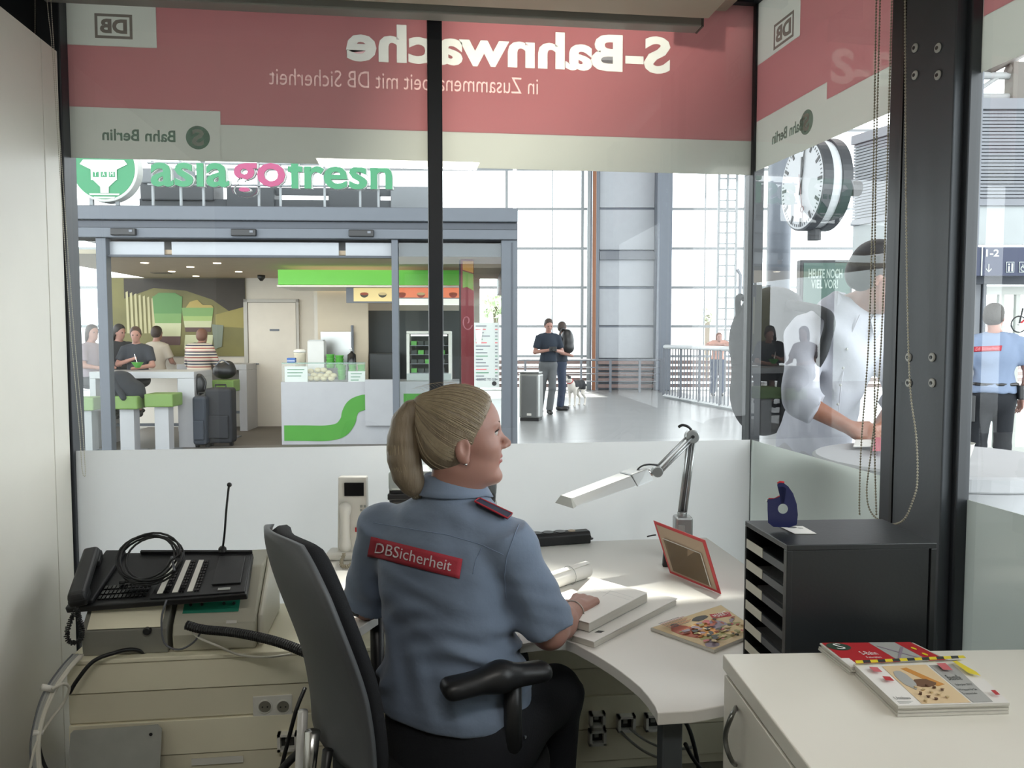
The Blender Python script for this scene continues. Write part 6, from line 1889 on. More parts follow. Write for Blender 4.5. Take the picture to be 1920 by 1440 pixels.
MB().lathe(KS.w(kx(562, yG + .35), yG + .35, zt0 + .001), (0, 0, 1), [(.06, 0), (.085, kz(664, 562, yG + .35) - zt0), (.09, kz(662, 562, yG + .35) - zt0)], 16).build('tub', mat('tub_cream', '#cfc6b2', .4), tb_, smooth=True)
MB().lathe(KS.w(kx(562, yG + .35), yG + .35, kz(661, 562, yG + .35)), (0, 0, 1), [(.092, 0), (.09, .03), (.05, .05)], 16).build('lid', WHITEP, tb_, smooth=True)
bl = thing('blue_box', 'small blue box at the left end of the display', 'box', KS.w(kx(545, yG + .2), yG + .2, gz))
bx('box', mat('box_blue', '#3f66a8', .5), (kx(537, yG), kx(552, yG), yG + .0, yG + .1, gz + .001, kz(671, 545, yG)), bl, KS, bevel=.004)
bx('box_band', WHITEP, (kx(537, yG), kx(552, yG), yG - .002, yG + .0, gz + .02, gz + .03), bl, KS)
bt = thing('soap_bottle', 'dark bottle with silver pump on the counter', 'bottle', KS.w(kx(659, yG + .3), yG + .3, zt0))
zb2 = kz(661, 659, yG + .3)
MB().lathe(KS.w(kx(659, yG + .3), yG + .3, zt0 + .001), (0, 0, 1), [(.06, 0), (.065, .2), (.06, zb2 - zt0 - .03), (.02, zb2 - zt0), (.015, zb2 - zt0 + .02)], 14).build('bottle', BLACKG, bt, smooth=True)
MB().tube([KS.w(kx(659, yG + .3), yG + .3, zb2), KS.w(kx(659, yG + .3), yG + .3, zb2 + .06), KS.w(kx(655, yG + .3), yG + .3, zb2 + .055)], .012, 6).build('pump', CHROME, bt)
# stainless panel behind the counter
yP = 2.55
sp_ = thing('steel_splashback', 'stainless splash panel behind the counter', 'panel', KS.w(kx(630, yP), yP, .9))
bx('sheet', SS, (kx(601, yP), kx(660, yP), yP, yP + .03, .85, kz(622, 630, yP)), sp_, KS)
MB().tube([KS.w(kx(661, yP), yP - .02, .85), KS.w(kx(661, yP), yP - .02, kz(610, 630, yP))], .02, 8).build('post', GREYM, sp_)
# canopy over the counter
yH = yC - .12
cn_ = thing('counter_canopy', 'bright green canopy hanging over the service counter', 'canopy', KS.w(kx(640, yH), yH, kz(537, 640, yH)))
bx('green_front', mat('canopy_green', '#5fb240', .4, emit=.12, ecol='#55ba3b'), (kx(523, yH), kx(868, yH), yH, yH + .06, kz(534, 640, yH), kz(506, 640, yH)), cn_, KS, bevel=.004)  # slight emission put into the green to brighten it, no lamp inside
bx('underside', WHITEP, (kx(521, yH), kx(868, yH), yH - .01, 2.55, kz(538, 640, yH), kz(535, 640, yH)), cn_, KS)
bx('green_side', MATS['canopy_green'], (kx(523, yH), kx(523, yH) + .04, yH + .06, 2.55, kz(534, 640, yH), kz(506, 640, yH)), cn_, KS)
# menu boards
yN = yC + .05
mn = thing('menu_board', 'lit menu board with pictures of food bowls above the counter', 'menu board', KS.w(kx(760, yN), yN, 2))
bx('light_box', GREYM, (kx(650, yN), kx(878, yN), yN + .005, yN + .08, kz(568, 760, yN), kz(540, 760, yN)), mn, KS)
bx('front_panel', mat('menu_yellow', '#e0c98c', .5, emit=.2, ecol='#e6cf95'), (kx(664, yN), kx(742, yN), yN - .004, yN + .004, kz(565, 700, yN), kz(540, 700, yN)), mn, KS)
bx('front_panel', mat('menu_orange', '#e2825a', .5, emit=.3, ecol='#ef7f5d'), (kx(744, yN), kx(866, yN), yN - .004, yN + .004, kz(558, 800, yN), kz(527, 800, yN)), mn, KS)
bx('white_edge', mat('menu_white', '#efece4', .5, emit=.3), (kx(744, yN), kx(868, yN), yN - .006, yN + .006, kz(572, 800, yN), kz(560, 800, yN)), mn, KS)
for i, px in enumerate((684, 718, 754, 790, 850)):
    mm = mat('bowl_dark', '#3f4030', .5) if px < 740 else mat('bowl_rose', '#a84a3c', .5)
    c = (kx(px, yN), kz(551, px, yN))
    r = .058
    o = MB().prism([KS.w(c[0] + r * math.cos(t), yN - .008, c[1] + r * .9 * math.sin(t)) for t in np.linspace(math.pi, 2 * math.pi, 9)], KS.ey * .003).build('bowl_picture', mm, mn)
    MB().prism([KS.w(c[0] + r * math.cos(t), yN - .009, c[1] + r * .35 * math.sin(t)) for t in np.linspace(0, 2 * math.pi, 13)[:-1]], KS.ey * .003).build('noodles', cols['straw'] if i % 2 else cols['rust'], o)
# display cooler
yD = yC + .3
fc = thing('display_cooler', 'small lit cooler with trays behind the right shop window', 'cooler', KS.w(kx(790, yD), yD, zt0))
za_, zb3 = zt0 + .0, kz(626, 790, yD)
a_, b_ = kx(762, yD), kx(846, yD)
for (x0_, x1_) in [(a_, a_ + .04), (b_ - .04, b_)]:
    bx('side', WHITEP, (x0_, x1_, yD, yD + .45, za_ + .002, zb3), fc, KS)
bx('top', WHITEP, (a_, b_, yD, yD + .45, zb3, zb3 + .04), fc, KS, bevel=.008)
bx('back', mat('cooler_back', '#4d5553', .5), (a_, b_, yD + .44, yD + .46, za_ + .002, zb3), fc, KS)
bx('light_tube', mat('tube_glow', '#ffffff', .5, emit=2.5), (a_ + .06, b_ - .06, yD + .03, yD + .05, zb3 - .03, zb3 - .012), fc, KS)
for i in range(4):
    z = za_ + .10 + i * .13
    o = bx('shelf', GREYM, (a_ + .04, b_ - .04, yD + .02, yD + .43, z, z + .01), fc, KS)
    for j in range(5):
        bx('food_box', mat('food_dark', '#27302c', .5) if (i + j) % 3 else CUPG, (a_ + .06 + j * .1, a_ + .14 + j * .1, yD + .05, yD + .2, z + .01, z + .07), o, KS)
bx('lower_front', mat('cooler_front', '#a9b0ae', .4), (a_, b_, yD - .01, yD, za_ + .002, za_ + .10), fc, KS)
# red drinks fridge
yR_ = .55
rfz = thing('drinks_fridge', 'tall red drinks fridge side with swirl print at the right end of the shop', 'fridge', KS.w(kx(875, yR_), yR_, 0))
FR = mat('fridge_red', '#7e1f2b', .4)
xf0, xf1 = kx(864, yR_), kx(889, yR_)
bx('body', FR, (xf0, xf1, yR_, yR_ + .6, .0, kz(486, 875, yR_)), rfz, KS, bevel=.01)
bx('door_edge', BLACK, (xf0 - .02, xf0, yR_ + .0, yR_ + .55, .02, kz(488, 875, yR_)), rfz, KS)
def fp(px, py, k=0): return KS.w(kx(px, yR_), yR_ - .004 - .002 * k, KS.z(px, py, yR_))
MB().prism([fp(868, 490), fp(888, 490), fp(888, 512), fp(868, 506)], -KS.ey * .002).build('top_print', cols['orange'], rfz)
MB().prism([fp(868, 508), fp(888, 514), fp(888, 545), fp(876, 538), fp(868, 540)], -KS.ey * .002).build('green_print', mat('fridge_green', '#6f8f3a', .5), rfz)
MB().tube([fp(876 + 11 * math.cos(t) * (1 - t / 9), 603 + 18 * math.sin(t) * (1 - t / 9), 1) for t in np.linspace(.4, 7.5, 30)], .008, 4).build('swirl_print', mat('fridge_pink', '#b8707a', .5), rfz)
# price list on the right pane
pl = thing('price_list', 'long printed price list stuck on the right pane of the shop', 'poster', KS.w(kx(912, .01), .0, 1.1))
a_, b_ = kx(889, .01), kx(936, .01)
pt_, pb2 = kz(605, 912, .01), kz(727, 912, .01)
bx('sheet', mat('poster_sheet', '#b7bdb9', .5), (a_, b_, .006, .012, pb2, pt_), pl, KS)
rnd = random.Random(9)
for r in range(17):
    z = pt_ - (r + 1) * (pt_ - pb2 - .08) / 17.5
    m_ = mat('line_green', '#5f8a70', .5) if r % 5 == 4 else (cols['pink'] if r % 4 == 1 else GREYM)
    bx('printed_line', m_, (a_ + .02, a_ + rnd.uniform(.10, .2), .003, .006, z - .006, z + .006), pl, KS)
    bx('printed_line', m_, (b_ - .05, b_ - .02, .003, .006, z - .006, z + .006), pl, KS)
put_text('lettering', 'COFFEE TO GO', GREYM, pl, KS.w(a_ + .03, .003, pb2 + .085), KS.ex, EZ, .23, .03, .002)
MB().lathe(KS.w(b_ - .06, .006, pb2 + .05), -KS.ey, [(.028, 0), (.028, .003)], 14).build('round_stamp', BLACK, pl)
ic = thing('window_sticker', 'white cup shaped sticker on the right shop pane', 'sticker', KS.w(kx(897, 0), 0, kz(630, 897)))
MB().prism([KS.w(kx(px, .0), -.002, kz(py, 897)) for px, py in [(891, 619), (905, 617), (902, 645), (894, 645)]], KS.ey * .003).build('cup_shape', mat('sticker_white', '#d6d8d5', .6), ic)
bx('cup_lid', MATS['sticker_white'], (kx(891), kx(905), -.002, .001, kz(617), kz(614)), ic, KS)

# sign letters on the roof of the shop -----------------------------------
sg2 = thing('shop_sign', 'green and pink letters reading asiagofresh standing on the shop roof', 'sign', KS.w(kx(515), -.02, kz(370)))
LG = mat('sign_green', '#257a4f', .4); LP = mat('sign_pink', '#942f5c', .4)
SIDE = mat('sign_side', '#c9ccc8', .5)
def shop_letters(s, px0, px1, ytop, ybase, m):
    x0, x1 = kx(px0, -.05), kx(px1, -.05); z0, z1 = kz(ybase, 500, -.05), kz(ytop, 500, -.05)
    put_text('letters', s, m, sg2, KS.w(x0, -.05, z0), KS.ex, EZ, x1 - x0, z1 - z0, .014, .02)
    put_text('letter_sides', s, SIDE, sg2, KS.w(x0 + .012, -.05 + .06, z0 - .0), KS.ex, EZ, x1 - x0, z1 - z0, .055, .02)
shop_letters('asia', 291, 436, 291, 352, LG)
shop_letters('go', 441, 540, 306, 370, LP)
shop_letters('fresh', 545, 738, 291, 354, LG)
bx('carrier_rail', MULL, (kx(285), kx(742), -.02, .02, kz(352), kz(349)), sg2, KS)
bx('carrier_rail', MULL, (kx(285), kx(742), -.02, .02, kz(312), kz(309)), sg2, KS)
for px in (293, 345, 387, 490, 530, 612, 678, 712):
    bx('carrier_post', MULL, (kx(px) - .012, kx(px) + .012, .0, .03, kz(392), kz(306)), sg2, KS)
em = thing('round_sign', 'round green sign with white tower and letters TAM on the shop roof', 'sign', KS.w(kx(204), -.1, kz(380)))
ec = KS.w(kx(204, -.1), -.1, kz(316, 204, -.1)); er_ = abs(kx(266, -.1) - kx(204, -.1))
MB().lathe(ec + KS.ey * .16, -KS.ey, [(er_, 0), (er_, .15), (er_ * .97, .16)], 48).build('drum', SIDE, em)
MB().lathe(ec - KS.ey * .001, -KS.ey, [(er_ * .93, 0), (er_ * .93, .004)], 48).build('green_disc', LG, em)
def ep(px, py): return KS.w(kx(px, -.11), -.112, kz(py, 204, -.11))
TW = mat('tower_white', '#d5d9d4', .5)
for pts in [[(166, 300), (160, 308), (180, 318), (228, 318), (248, 308), (242, 300)], [(180, 318), (228, 318), (228, 338), (180, 338)], [(196, 338), (213, 338), (212, 362), (197, 362)], [(184, 338), (196, 338), (196, 350)], [(213, 338), (226, 338), (213, 350)],
            [(176, 363), (232, 363), (231, 366), (177, 366)], [(184, 369), (224, 369), (221, 372), (187, 372)]]:
    MB().prism([ep(*p) for p in pts[::-1]], -KS.ey * .003).build('tower_print', TW, em)
for i, ch in enumerate('TAM'):
    bx('letter_tile', LG, (kx(183 + i * 15, -.12), kx(194 + i * 15, -.12), -.119, -.1155, kz(332, 204, -.12), kz(322, 204, -.12)), em, KS)
    put_text('letter', ch, TW, em, KS.w(kx(185.5 + i * 15, -.12), -.1215, kz(330.5, 204, -.12)), KS.ex, EZ, kx(191 + i * 15, -.12) - kx(185 + i * 15, -.12), .048, .001)
for px in (180, 228):
    bx('sign_post', MULL, (kx(px) - .02, kx(px) + .02, -.02, .02, kz(395), kz(360)), em, KS)
# dark service ducts on the shop roof
dt = thing('roof_ducts', 'dark service ducts and beams behind the shop letters', 'ducts', KS.w(-2.5, 1.2, 3))
DKM = mat('duct_dark', '#4b4f53', .6)
bx('long_beam', DKM, (kx(268, 1.2), kx(800, 1.2), 1.2, 1.3, kz(392, 500, 1.2), kz(374, 500, 1.2)), dt, KS)
bx('long_beam', DKM, (kx(430, 1.2), kx(800, 1.2), 1.25, 1.3, kz(364, 500, 1.2), kz(350, 500, 1.2)), dt, KS)
bx('duct_box', DKM, (kx(272, 1.2), kx(408, 1.2), 1.15, 1.6, kz(378, 500, 1.2), kz(330, 500, 1.2)), dt, KS, bevel=.02)
bx('duct_box', mat('duct_mid', '#7d8286', .6), (kx(272, 1.1), kx(372, 1.1), 1.1, 1.15, kz(345, 500, 1.1), kz(318, 500, 1.1)), dt, KS, bevel=.02)
bx('duct_box', DKM, (kx(432, 1.2), kx(520, 1.2), 1.15, 1.5, kz(392, 500, 1.2), kz(352, 500, 1.2)), dt, KS, bevel=.02)
bx('duct_box', DKM, (kx(620, 1.2), kx(712, 1.2), 1.15, 1.5, kz(392, 500, 1.2), kz(356, 500, 1.2)), dt, KS, bevel=.02)
bx('duct_box', MATS['duct_mid'], (kx(735, 1.2), kx(812, 1.2), 1.15, 1.5, kz(392, 500, 1.2), kz(348, 500, 1.2)), dt, KS, bevel=.02)

# tables, stools, luggage ---------------------------------------------
TBW = mat('table_white', '#a9a9ac', .4)
yt1 = KS.loc(U(345, 631, 10.75))[1]
def high_table(label, px0, px1, ytop, y, depth, legw, par=None):
    t = thing('high_table', label, 'table', KS.w((kx(px0, y) + kx(px1, y)) / 2, y, 0))
    zt_ = kz(ytop, (px0 + px1) / 2, y)
    bx('tabletop', TBW, (kx(px0, y), kx(px1, y), y, y + depth, zt_ - .09, zt_), t, KS, bevel=.004)
    bx('side_panel', TBW, (kx(px1, y) - legw, kx(px1, y), y, y + depth, .0, zt_ - .091), t, KS, bevel=.004)
    bx('side_panel', TBW, (kx(px0, y), kx(px0, y) + .08, y, y + depth, .0, zt_ - .091), t, KS, bevel=.004)
    bx('crossbar', GREYM, (kx(px0, y) + .08, kx(px1, y) - legw, y + depth / 2, y + depth / 2 + .04, .25, .29), t, KS)
    return zt_
zt1_ = high_table('white high table with slab leg in front of the boy', 165, 362, 697, yt1, .75, .22)
yt2 = KS.loc(U(420, 631, 12.6))[1]
zt2_ = high_table('white high table at the mural wall beside the luggage', 330, 461, 683, yt2, .7, .12)
SG = mat('stool_green', '#6c8a46', .5)
def stool(label, px, ytop, d, wpx):
    p = U(px, 631, d); y = KS.loc(p)[1]; x = KS.loc(p)[0]; w = wpx / 1500 * d / 2; z = KS.z(px, ytop, y)
    t = thing('bar_stool', label, 'stool', KS.w(x, y, 0), 'green box stools')
    bx('seat', SG, (x - w, x + w, y - w, y + w, z - .17, z), t, KS, bevel=.015)
    bx('pedestal', TBW, (x - .09, x + .09, y - .09, y + .09, .02, z - .171), t, KS, bevel=.004)
    bx('foot_plate', GREYM, (x - .17, x + .17, y - .17, y + .17, 0, .02), t, KS)
    return x, y, z
s1 = stool('green topped white stool nearest the left door post', 239, 741, 10.35, 50)
s2 = stool('green topped white stool in front of the high table', 304, 737, 10.45, 52)
s3 = stool('green topped stool behind the black suitcases', 421, 712, 11.75, 42)
s4 = stool('green topped stool behind the left glass pane', 160, 744, 10.35, 40)
def suitcase(label, px0, px1, yt_, yb_, d, m, yaw=0):
    p = U((px0 + px1) / 2, 631, d); L = KS.loc(p); w = (px1 - px0) / 1500 * d / 2
    t = thing('suitcase', label, 'suitcase', KS.w(L[0], L[1], 0)); z = KS.z(px0, yt_, L[1])
    bx('case', m, (L[0] - w, L[0] + w, L[1] - .13, L[1] + .13, .05, z), t, KS, bevel=.04, seg=3)
    bx('pocket', m, (L[0] - w * .8, L[0] + w * .8, L[1] - .17, L[1] - .12, .12, z * .55), t, KS, bevel=.02)
    for s_ in (-1, 1):
        MB().lathe(KS.w(L[0] + s_ * w * .75 - .02, L[1], .035), KS.ex, [(.035, 0), (.035, .04)], 10).build('wheel', BLACK, t)
    MB(KS).tube([(L[0] - w * .4, L[1], z), (L[0] - w * .4, L[1], z + .04), (L[0] + w * .4, L[1], z + .04), (L[0] + w * .4, L[1], z)], .012, 6, world=False).build('handle', BLACK, t)
suitcase('larger black suitcase standing right of the high table leg', 387, 436, 727, 836, 10.9, mat('suit_black', '#1d1f24', .7, bump=.1))
suitcase('slim dark blue suitcase between the table leg and the black one', 363, 388, 742, 836, 10.75, mat('suit_navy', '#262d38', .7))
bk = thing('backpack', 'black backpack standing on the slim suitcase', 'backpack', U(374, 740, 10.8))
pbk = U(374, 722, 10.9)
solid('bag', [ell(pbk, (.09, .08, .14)), ell(pbk + up3 * .07, (.07, .07, .09))], .015, BLACK, bk, relax=1)
MB().tube(spline([pbk + up3 * .14 + RX * .05 - FX * .05, pbk + up3 * .05 + RX * .11 - FX * .06, pbk - up3 * .06 + RX * .09 - FX * .06], .02), .014, 6).build('strap', BLACK, bk, smooth=True)
bk2 = thing('bag', 'black bag lying on the green stool by the wall', 'bag', KS.w(s3[0], s3[1], s3[2]))
pb3 = KS.w(s3[0] - .01, s3[1], s3[2] + .13)
solid('bag_body', [ell(pb3, (.17, .12, .12)), ell(pb3 + up3 * .06 + RX * .05, (.10, .08, .09))], .015, BLACK, bk2)
MB().tube(spline([pb3 + RX * .1 + up3 * .1 - FX * .08, pb3 + up3 * .16 - FX * .10, pb3 - RX * .1 + up3 * .08 - FX * .09], .02), .01, 6).build('carry_strap', GREYM, bk2, smooth=True)
# ------------------------------------------------------------------ people in the shop
SIT = dict(hipL=(0, .09, .0), hipR=(0, -.09, .0), kneL=(.42, .12, -.02), kneR=(.42, -.12, -.02), ankL=(.38, .12, -.46), ankR=(.38, -.12, -.46),
           shL=(.03, .18, .50), shR=(.03, -.18, .50), elL=(.10, .25, .24), elR=(.10, -.25, .24), wrL=(.34, .12, .20), wrR=(.34, -.12, .20),
           neck=(.03, 0, .56), head=(.07, 0, .72), chest=(.01, 0, .34), waist=(0, 0, .14), pel=(0, 0, .02))
def sitter(label, px, d, heading, seat_z, J=None, **k):
    j = dict(SIT); 
    if J: j.update(J)
    j = {a: (b[0], b[1], b[2]) for a, b in j.items()}
    p = U(px, 631, d)
    return human(label, p[0], p[1], heading, J=j, base_z=seat_z + .09, **k)
DKS = mat('dark_tshirt', '#2b2f36', .85, var=.1)
JEAN = mat('jeans', '#39445a', .85, var=.15, vscale=20)
DKT = mat('dark_trousers', '#1e2126', .85)
sitter('boy in dark t-shirt eating from a green bowl at the high table', 257, 11.45, 172, .78, H=1.62, shirt=DKS, pants=DKT, hair=mat('hair_chestnut', '#3d2a20', .6, var=.3, vscale=50), sleeve='short', res=.018, hands=False,
       head_turn=-12, head_down=10, shorts=True, J=dict(wrR=(.30, .06, .36), elR=(.08, -.27, .26), wrL=(.36, .02, .20)))
gb = thing('green_bowl', 'small green paper bowl held by the boy at the table', 'bowl', U(258, 680, 11.02))
MB().lathe(U(258, 684, 11.0), (0, 0, 1), [(.03, -.04), (.075, .03), (.08, .035)], 16).build('bowl', CUPG, gb, smooth=True)
MB().tube([U(258, 682, 11.0), U(252, 664, 11.03)], .004, 5).build('fork', CHROME, gb)
sitter('long-haired man in dark jacket sitting left of the boy', 221, 12.3, 130, .78, H=1.72, shirt=mat('jacket_dark', '#202329', .8), pants=DKT, hair=mat('hair_black', '#1f1a18', .6), sleeve='long', hairlen=.12, res=.02, hands=False, head_turn=-20, head_down=12)
sitter('man in pale shirt seen from behind at the mural wall', 290, 12.8, 15, .78, H=1.68, shirt=mat('shirt_pale', '#b3aa9c', .85), pants=DKT, sleeve='short', res=.02, hands=False, legs=False, bulk=1.1)
STRIPE = bpy.data.materials.new('striped_cloth'); STRIPE.use_nodes = True
_nt = STRIPE.node_tree; _tc = _nt.nodes.new('ShaderNodeTexCoord'); _sx = _nt.nodes.new('ShaderNodeSeparateXYZ'); _mt = _nt.nodes.new('ShaderNodeMath'); _mt.operation = 'MULTIPLY'; _mt.inputs[1].default_value = 7.0
_fr = _nt.nodes.new('ShaderNodeMath'); _fr.operation = 'FRACT'; _cr = _nt.nodes.new('ShaderNodeValToRGB'); _cr.color_ramp.interpolation = 'CONSTANT'
_geo = _nt.nodes.new('ShaderNodeNewGeometry')
_nt.links.new(_geo.outputs['Position'], _sx.inputs[0]); _nt.links.new(_sx.outputs[2], _mt.inputs[0]); _nt.links.new(_mt.outputs[0], _fr.inputs[0]); _nt.links.new(_fr.outputs[0], _cr.inputs[0]); _nt.links.new(_cr.outputs[0], _nt.nodes['Principled BSDF'].inputs['Base Color'])
_e = _cr.color_ramp.elements; _e[0].position = 0; _e[0].color = hexc('#c9bfae'); _e[1].position = .18; _e[1].color = hexc('#8d3a34')
for p_, c_ in [(.30, '#c9bfae'), (.45, '#272b45'), (.62, '#c9bfae'), (.76, '#30303a'), (.9, '#b58a8a')]:
    e = _e.new(p_); e.color = hexc(c_)
sitter('person in red and navy striped jumper seen from behind at the table', 372, 12.35, 8, .76, H=1.70, shirt=STRIPE, pants=DKT, hair=mat('hair_red_brown', '#6a4638', .6), sleeve='long', res=.02, hands=False, bulk=1.25, legs=False, J=dict(head=(.13, 0, .68), neck=(.06, 0, .54)))
sitter('person in mauve top sitting behind the left shop pane', 166, 11.2, 100, .78, H=1.68, shirt=mat('top_mauve', '#8d7f88', .85), pants=DKT, hair=HAIRB, sleeve='short', res=.022, hands=False, hairlen=.08, head_turn=20)

ct2 = thing('folded_coat', 'dark grey coat heaped on the green stool by the door post', 'coat', KS.w(s1[0], s1[1], s1[2]))
cq = KS.w(s1[0] - .05, s1[1], s1[2] + .10)
solid('coat_body', [ell(cq, (.24, .16, .12)), ell(cq + up3 * .10 - RX * .06, (.17, .13, .12), k=.06), ell(cq - up3 * .08 + RX * .10, (.16, .14, .10), k=.05)], .016, mat('coat_grey', '#2b2e33', .9, bump=.3, bscale=20), ct2)
solid('coat_sleeve', [cap(cq + up3 * .12 - RX * .1 - FX * .1, cq - up3 * .12 + RX * .06 - FX * .17, .05, .04, k=.02)], .016, mat('coat_grey', '#2b2e33'), ct2)

# ------------------------------------------------------------------ people in the hall
pn = U(1030, 776, 15.0)
d1 = 15.45
p = U(1028, 631, d1)
human('man in navy polo shirt and grey trousers looking at a camera in his hands', p[0], p[1], 168, H=1.84, shirt=mat('polo_navy', '#1d2836', .85, var=.1), pants=mat('grey_trousers', '#5a5d60', .85), hair=HAIRB, sleeve='short', res=.014,
      J=dict(elL=(.02, .26, 1.16), elR=(.02, -.26, 1.16), wrL=(.24, .06, 1.20), wrR=(.24, -.06, 1.20), kneL=(.08, .06, .50), ankL=(.02, .02, .08), kneR=(-.04, -.10, .50), ankR=(-.16, -.12, .10), hipL=(0, .08, .92)), head_turn=0, head_down=18)
cmr = thing('camera', 'small black camera held by the man in navy polo', 'camera', U(1038, 655, d1 - .3))
bx('camera_body', BLACK, (CF.x(1030, d1 - .32), CF.x(1044, d1 - .32), d1 - .36, d1 - .30, CF.z(0, 659, d1 - .32), CF.z(0, 650, d1 - .32)), cmr, CF, bevel=.008)
MB().lathe(CF.w(CF.x(1038, d1 - .32), d1 - .36, CF.z(0, 655, d1 - .32)), -FX, [(.035, 0), (.033, .06)], 12).build('lens', BLACKG, cmr)
p2 = U(1052, 631, 16.3)
human('man in dark jacket with black backpack standing behind the polo shirt man', p2[0], p2[1], 100, H=1.80, shirt=mat('jacket_navy', '#222c38', .85), pants=mat('jeans_dark', '#2a3549', .85), hair=HAIRB, sleeve='short', res=.018, hands=False, head_turn=-60, J=dict(elR=(.05, -.26, 1.16), wrR=(.25, -.15, 1.1)))
bp3 = thing('backpack', 'black backpack worn by the man with his back to the pillar', 'backpack', U(1065, 640, 16.2))
bq3 = U(1063, 640, 16.15)
solid('bag', [ell(bq3, (.14, .17, .25)), ell(bq3 - up3 * .12, (.15, .17, .14))], .02, BLACK, bp3)
MB().tube(spline([bq3 + up3 * .22, bq3 + up3 * .24 - RX * .12 - FX * .1, bq3 - RX * .16 - FX * .1, bq3 - up3 * .12 - RX * .08], .03), .018, 6).build('strap', BLACK, bp3, smooth=True)
p3 = U(1346, 631, 20.2)
human('smiling woman with long brown hair leaning with folded arms on the railing', p3[0], p3[1], 182, H=1.68, base_z=.0, shirt=mat('top_rose', '#b98a7a', .85), pants=JEAN, hair=mat('hair_auburn', '#6b4431', .6), sleeve='short', hairlen=.14, res=.02, hands=False,
      J=dict(shL=(.10, .17, 1.42), shR=(.10, -.17, 1.42), elL=(.28, .36, 1.34), elR=(.28, -.36, 1.34), wrL=(.36, -.08, 1.37), wrR=(.38, .08, 1.38), neck=(.09, 0, 1.46), head=(.16, 0, 1.57), chest=(.05, 0, 1.25)))
# dog
dgp = CF.w(CF.x(1081, 17.2), 17.2, 0)
dg_ = thing('dog', 'white and black medium dog standing beside the men looking left', 'dog', dgp)
DWH = mat('dog_white', '#cfcac2', .9, bump=.2, bscale=80); DBK = mat('dog_black', '#2a2c30', .9, bump=.2, bscale=80)
df, dlf = frame_dir(215)
Rm = np.stack([df, dlf, up3], 1)
g_ = lambda x, y, z: dgp + df * x + dlf * y + up3 * z
DP = [ell(g_(.14, 0, .44), (.15, .10, .135), Rm), ell(g_(-.05, 0, .46), (.17, .085, .10), Rm, k=.05), ell(g_(-.22, 0, .46), (.11, .09, .105), Rm, k=.05),
      cap(g_(.22, 0, .50), g_(.33, 0, .60), .07, .058, k=.04), ell(g_(.37, 0, .625), (.075, .062, .06), Rm, k=.03), cap(g_(.40, 0, .605), g_(.50, 0, .575), .036, .026, k=.02),
      cap(g_(-.30, 0, .50), g_(-.40, 0, .42), .022, .016, k=.02), cap(g_(-.40, 0, .42), g_(-.44, 0, .32), .016, .010, k=.01)]
for s_ in (-1, 1):
    DP += [cap(g_(.17, .06 * s_, .40), g_(.16, .065 * s_, .22), .05, .028, k=.03), cap(g_(.16, .065 * s_, .22), g_(.17, .065 * s_, .045), .025, .020, k=.01), cap(g_(.17, .065 * s_, .03), g_(.205, .065 * s_, .025), .026, .02, k=.01),
           cap(g_(-.22, .06 * s_, .42), g_(-.15, .07 * s_, .27), .065, .036, k=.03), cap(g_(-.15, .07 * s_, .27), g_(-.27, .07 * s_, .17), .034, .024, k=.01), cap(g_(-.27, .07 * s_, .17), g_(-.255, .07 * s_, .04), .022, .019, k=.01), cap(g_(-.25, .07 * s_, .025), g_(-.215, .07 * s_, .025), .024, .02, k=.01),
           ell(g_(.345, .055 * s_, .635), (.03, .012, .045), Rm, k=.01)]
def dogm(c):
    l = (c - dgp) @ Rm
    return ((l[:, 2] > .42) & (l[:, 0] < .20) & (l[:, 0] > -.34)) | ((l[:, 0] > .30) & (l[:, 2] > .61) & (l[:, 0] < .42)) | ((l[:, 2] > .36) & (l[:, 0] < .02) & (l[:, 0] > -.2))
solid('body', DP, .011, [DWH, DBK], dg_, mats=dogm)
MB().tube([g_(.27, 0, .55) + (dlf * math.cos(t) + (up3 * .7 - df * .7) * math.sin(t)) * .072 for t in np.linspace(0, 6.3, 20)], .009, 6).build('collar', REDP, dg_)
MB().ball(g_(.525, 0, .578), (.014, .014, .012), 8, 6).build('nose', BLACK, dg_, smooth=True)
for s_ in (-1, 1): MB().ball(g_(.425, .035 * s_, .64), (.009,) * 3, 8, 6).build('eye', BLACK, dg_, smooth=True)

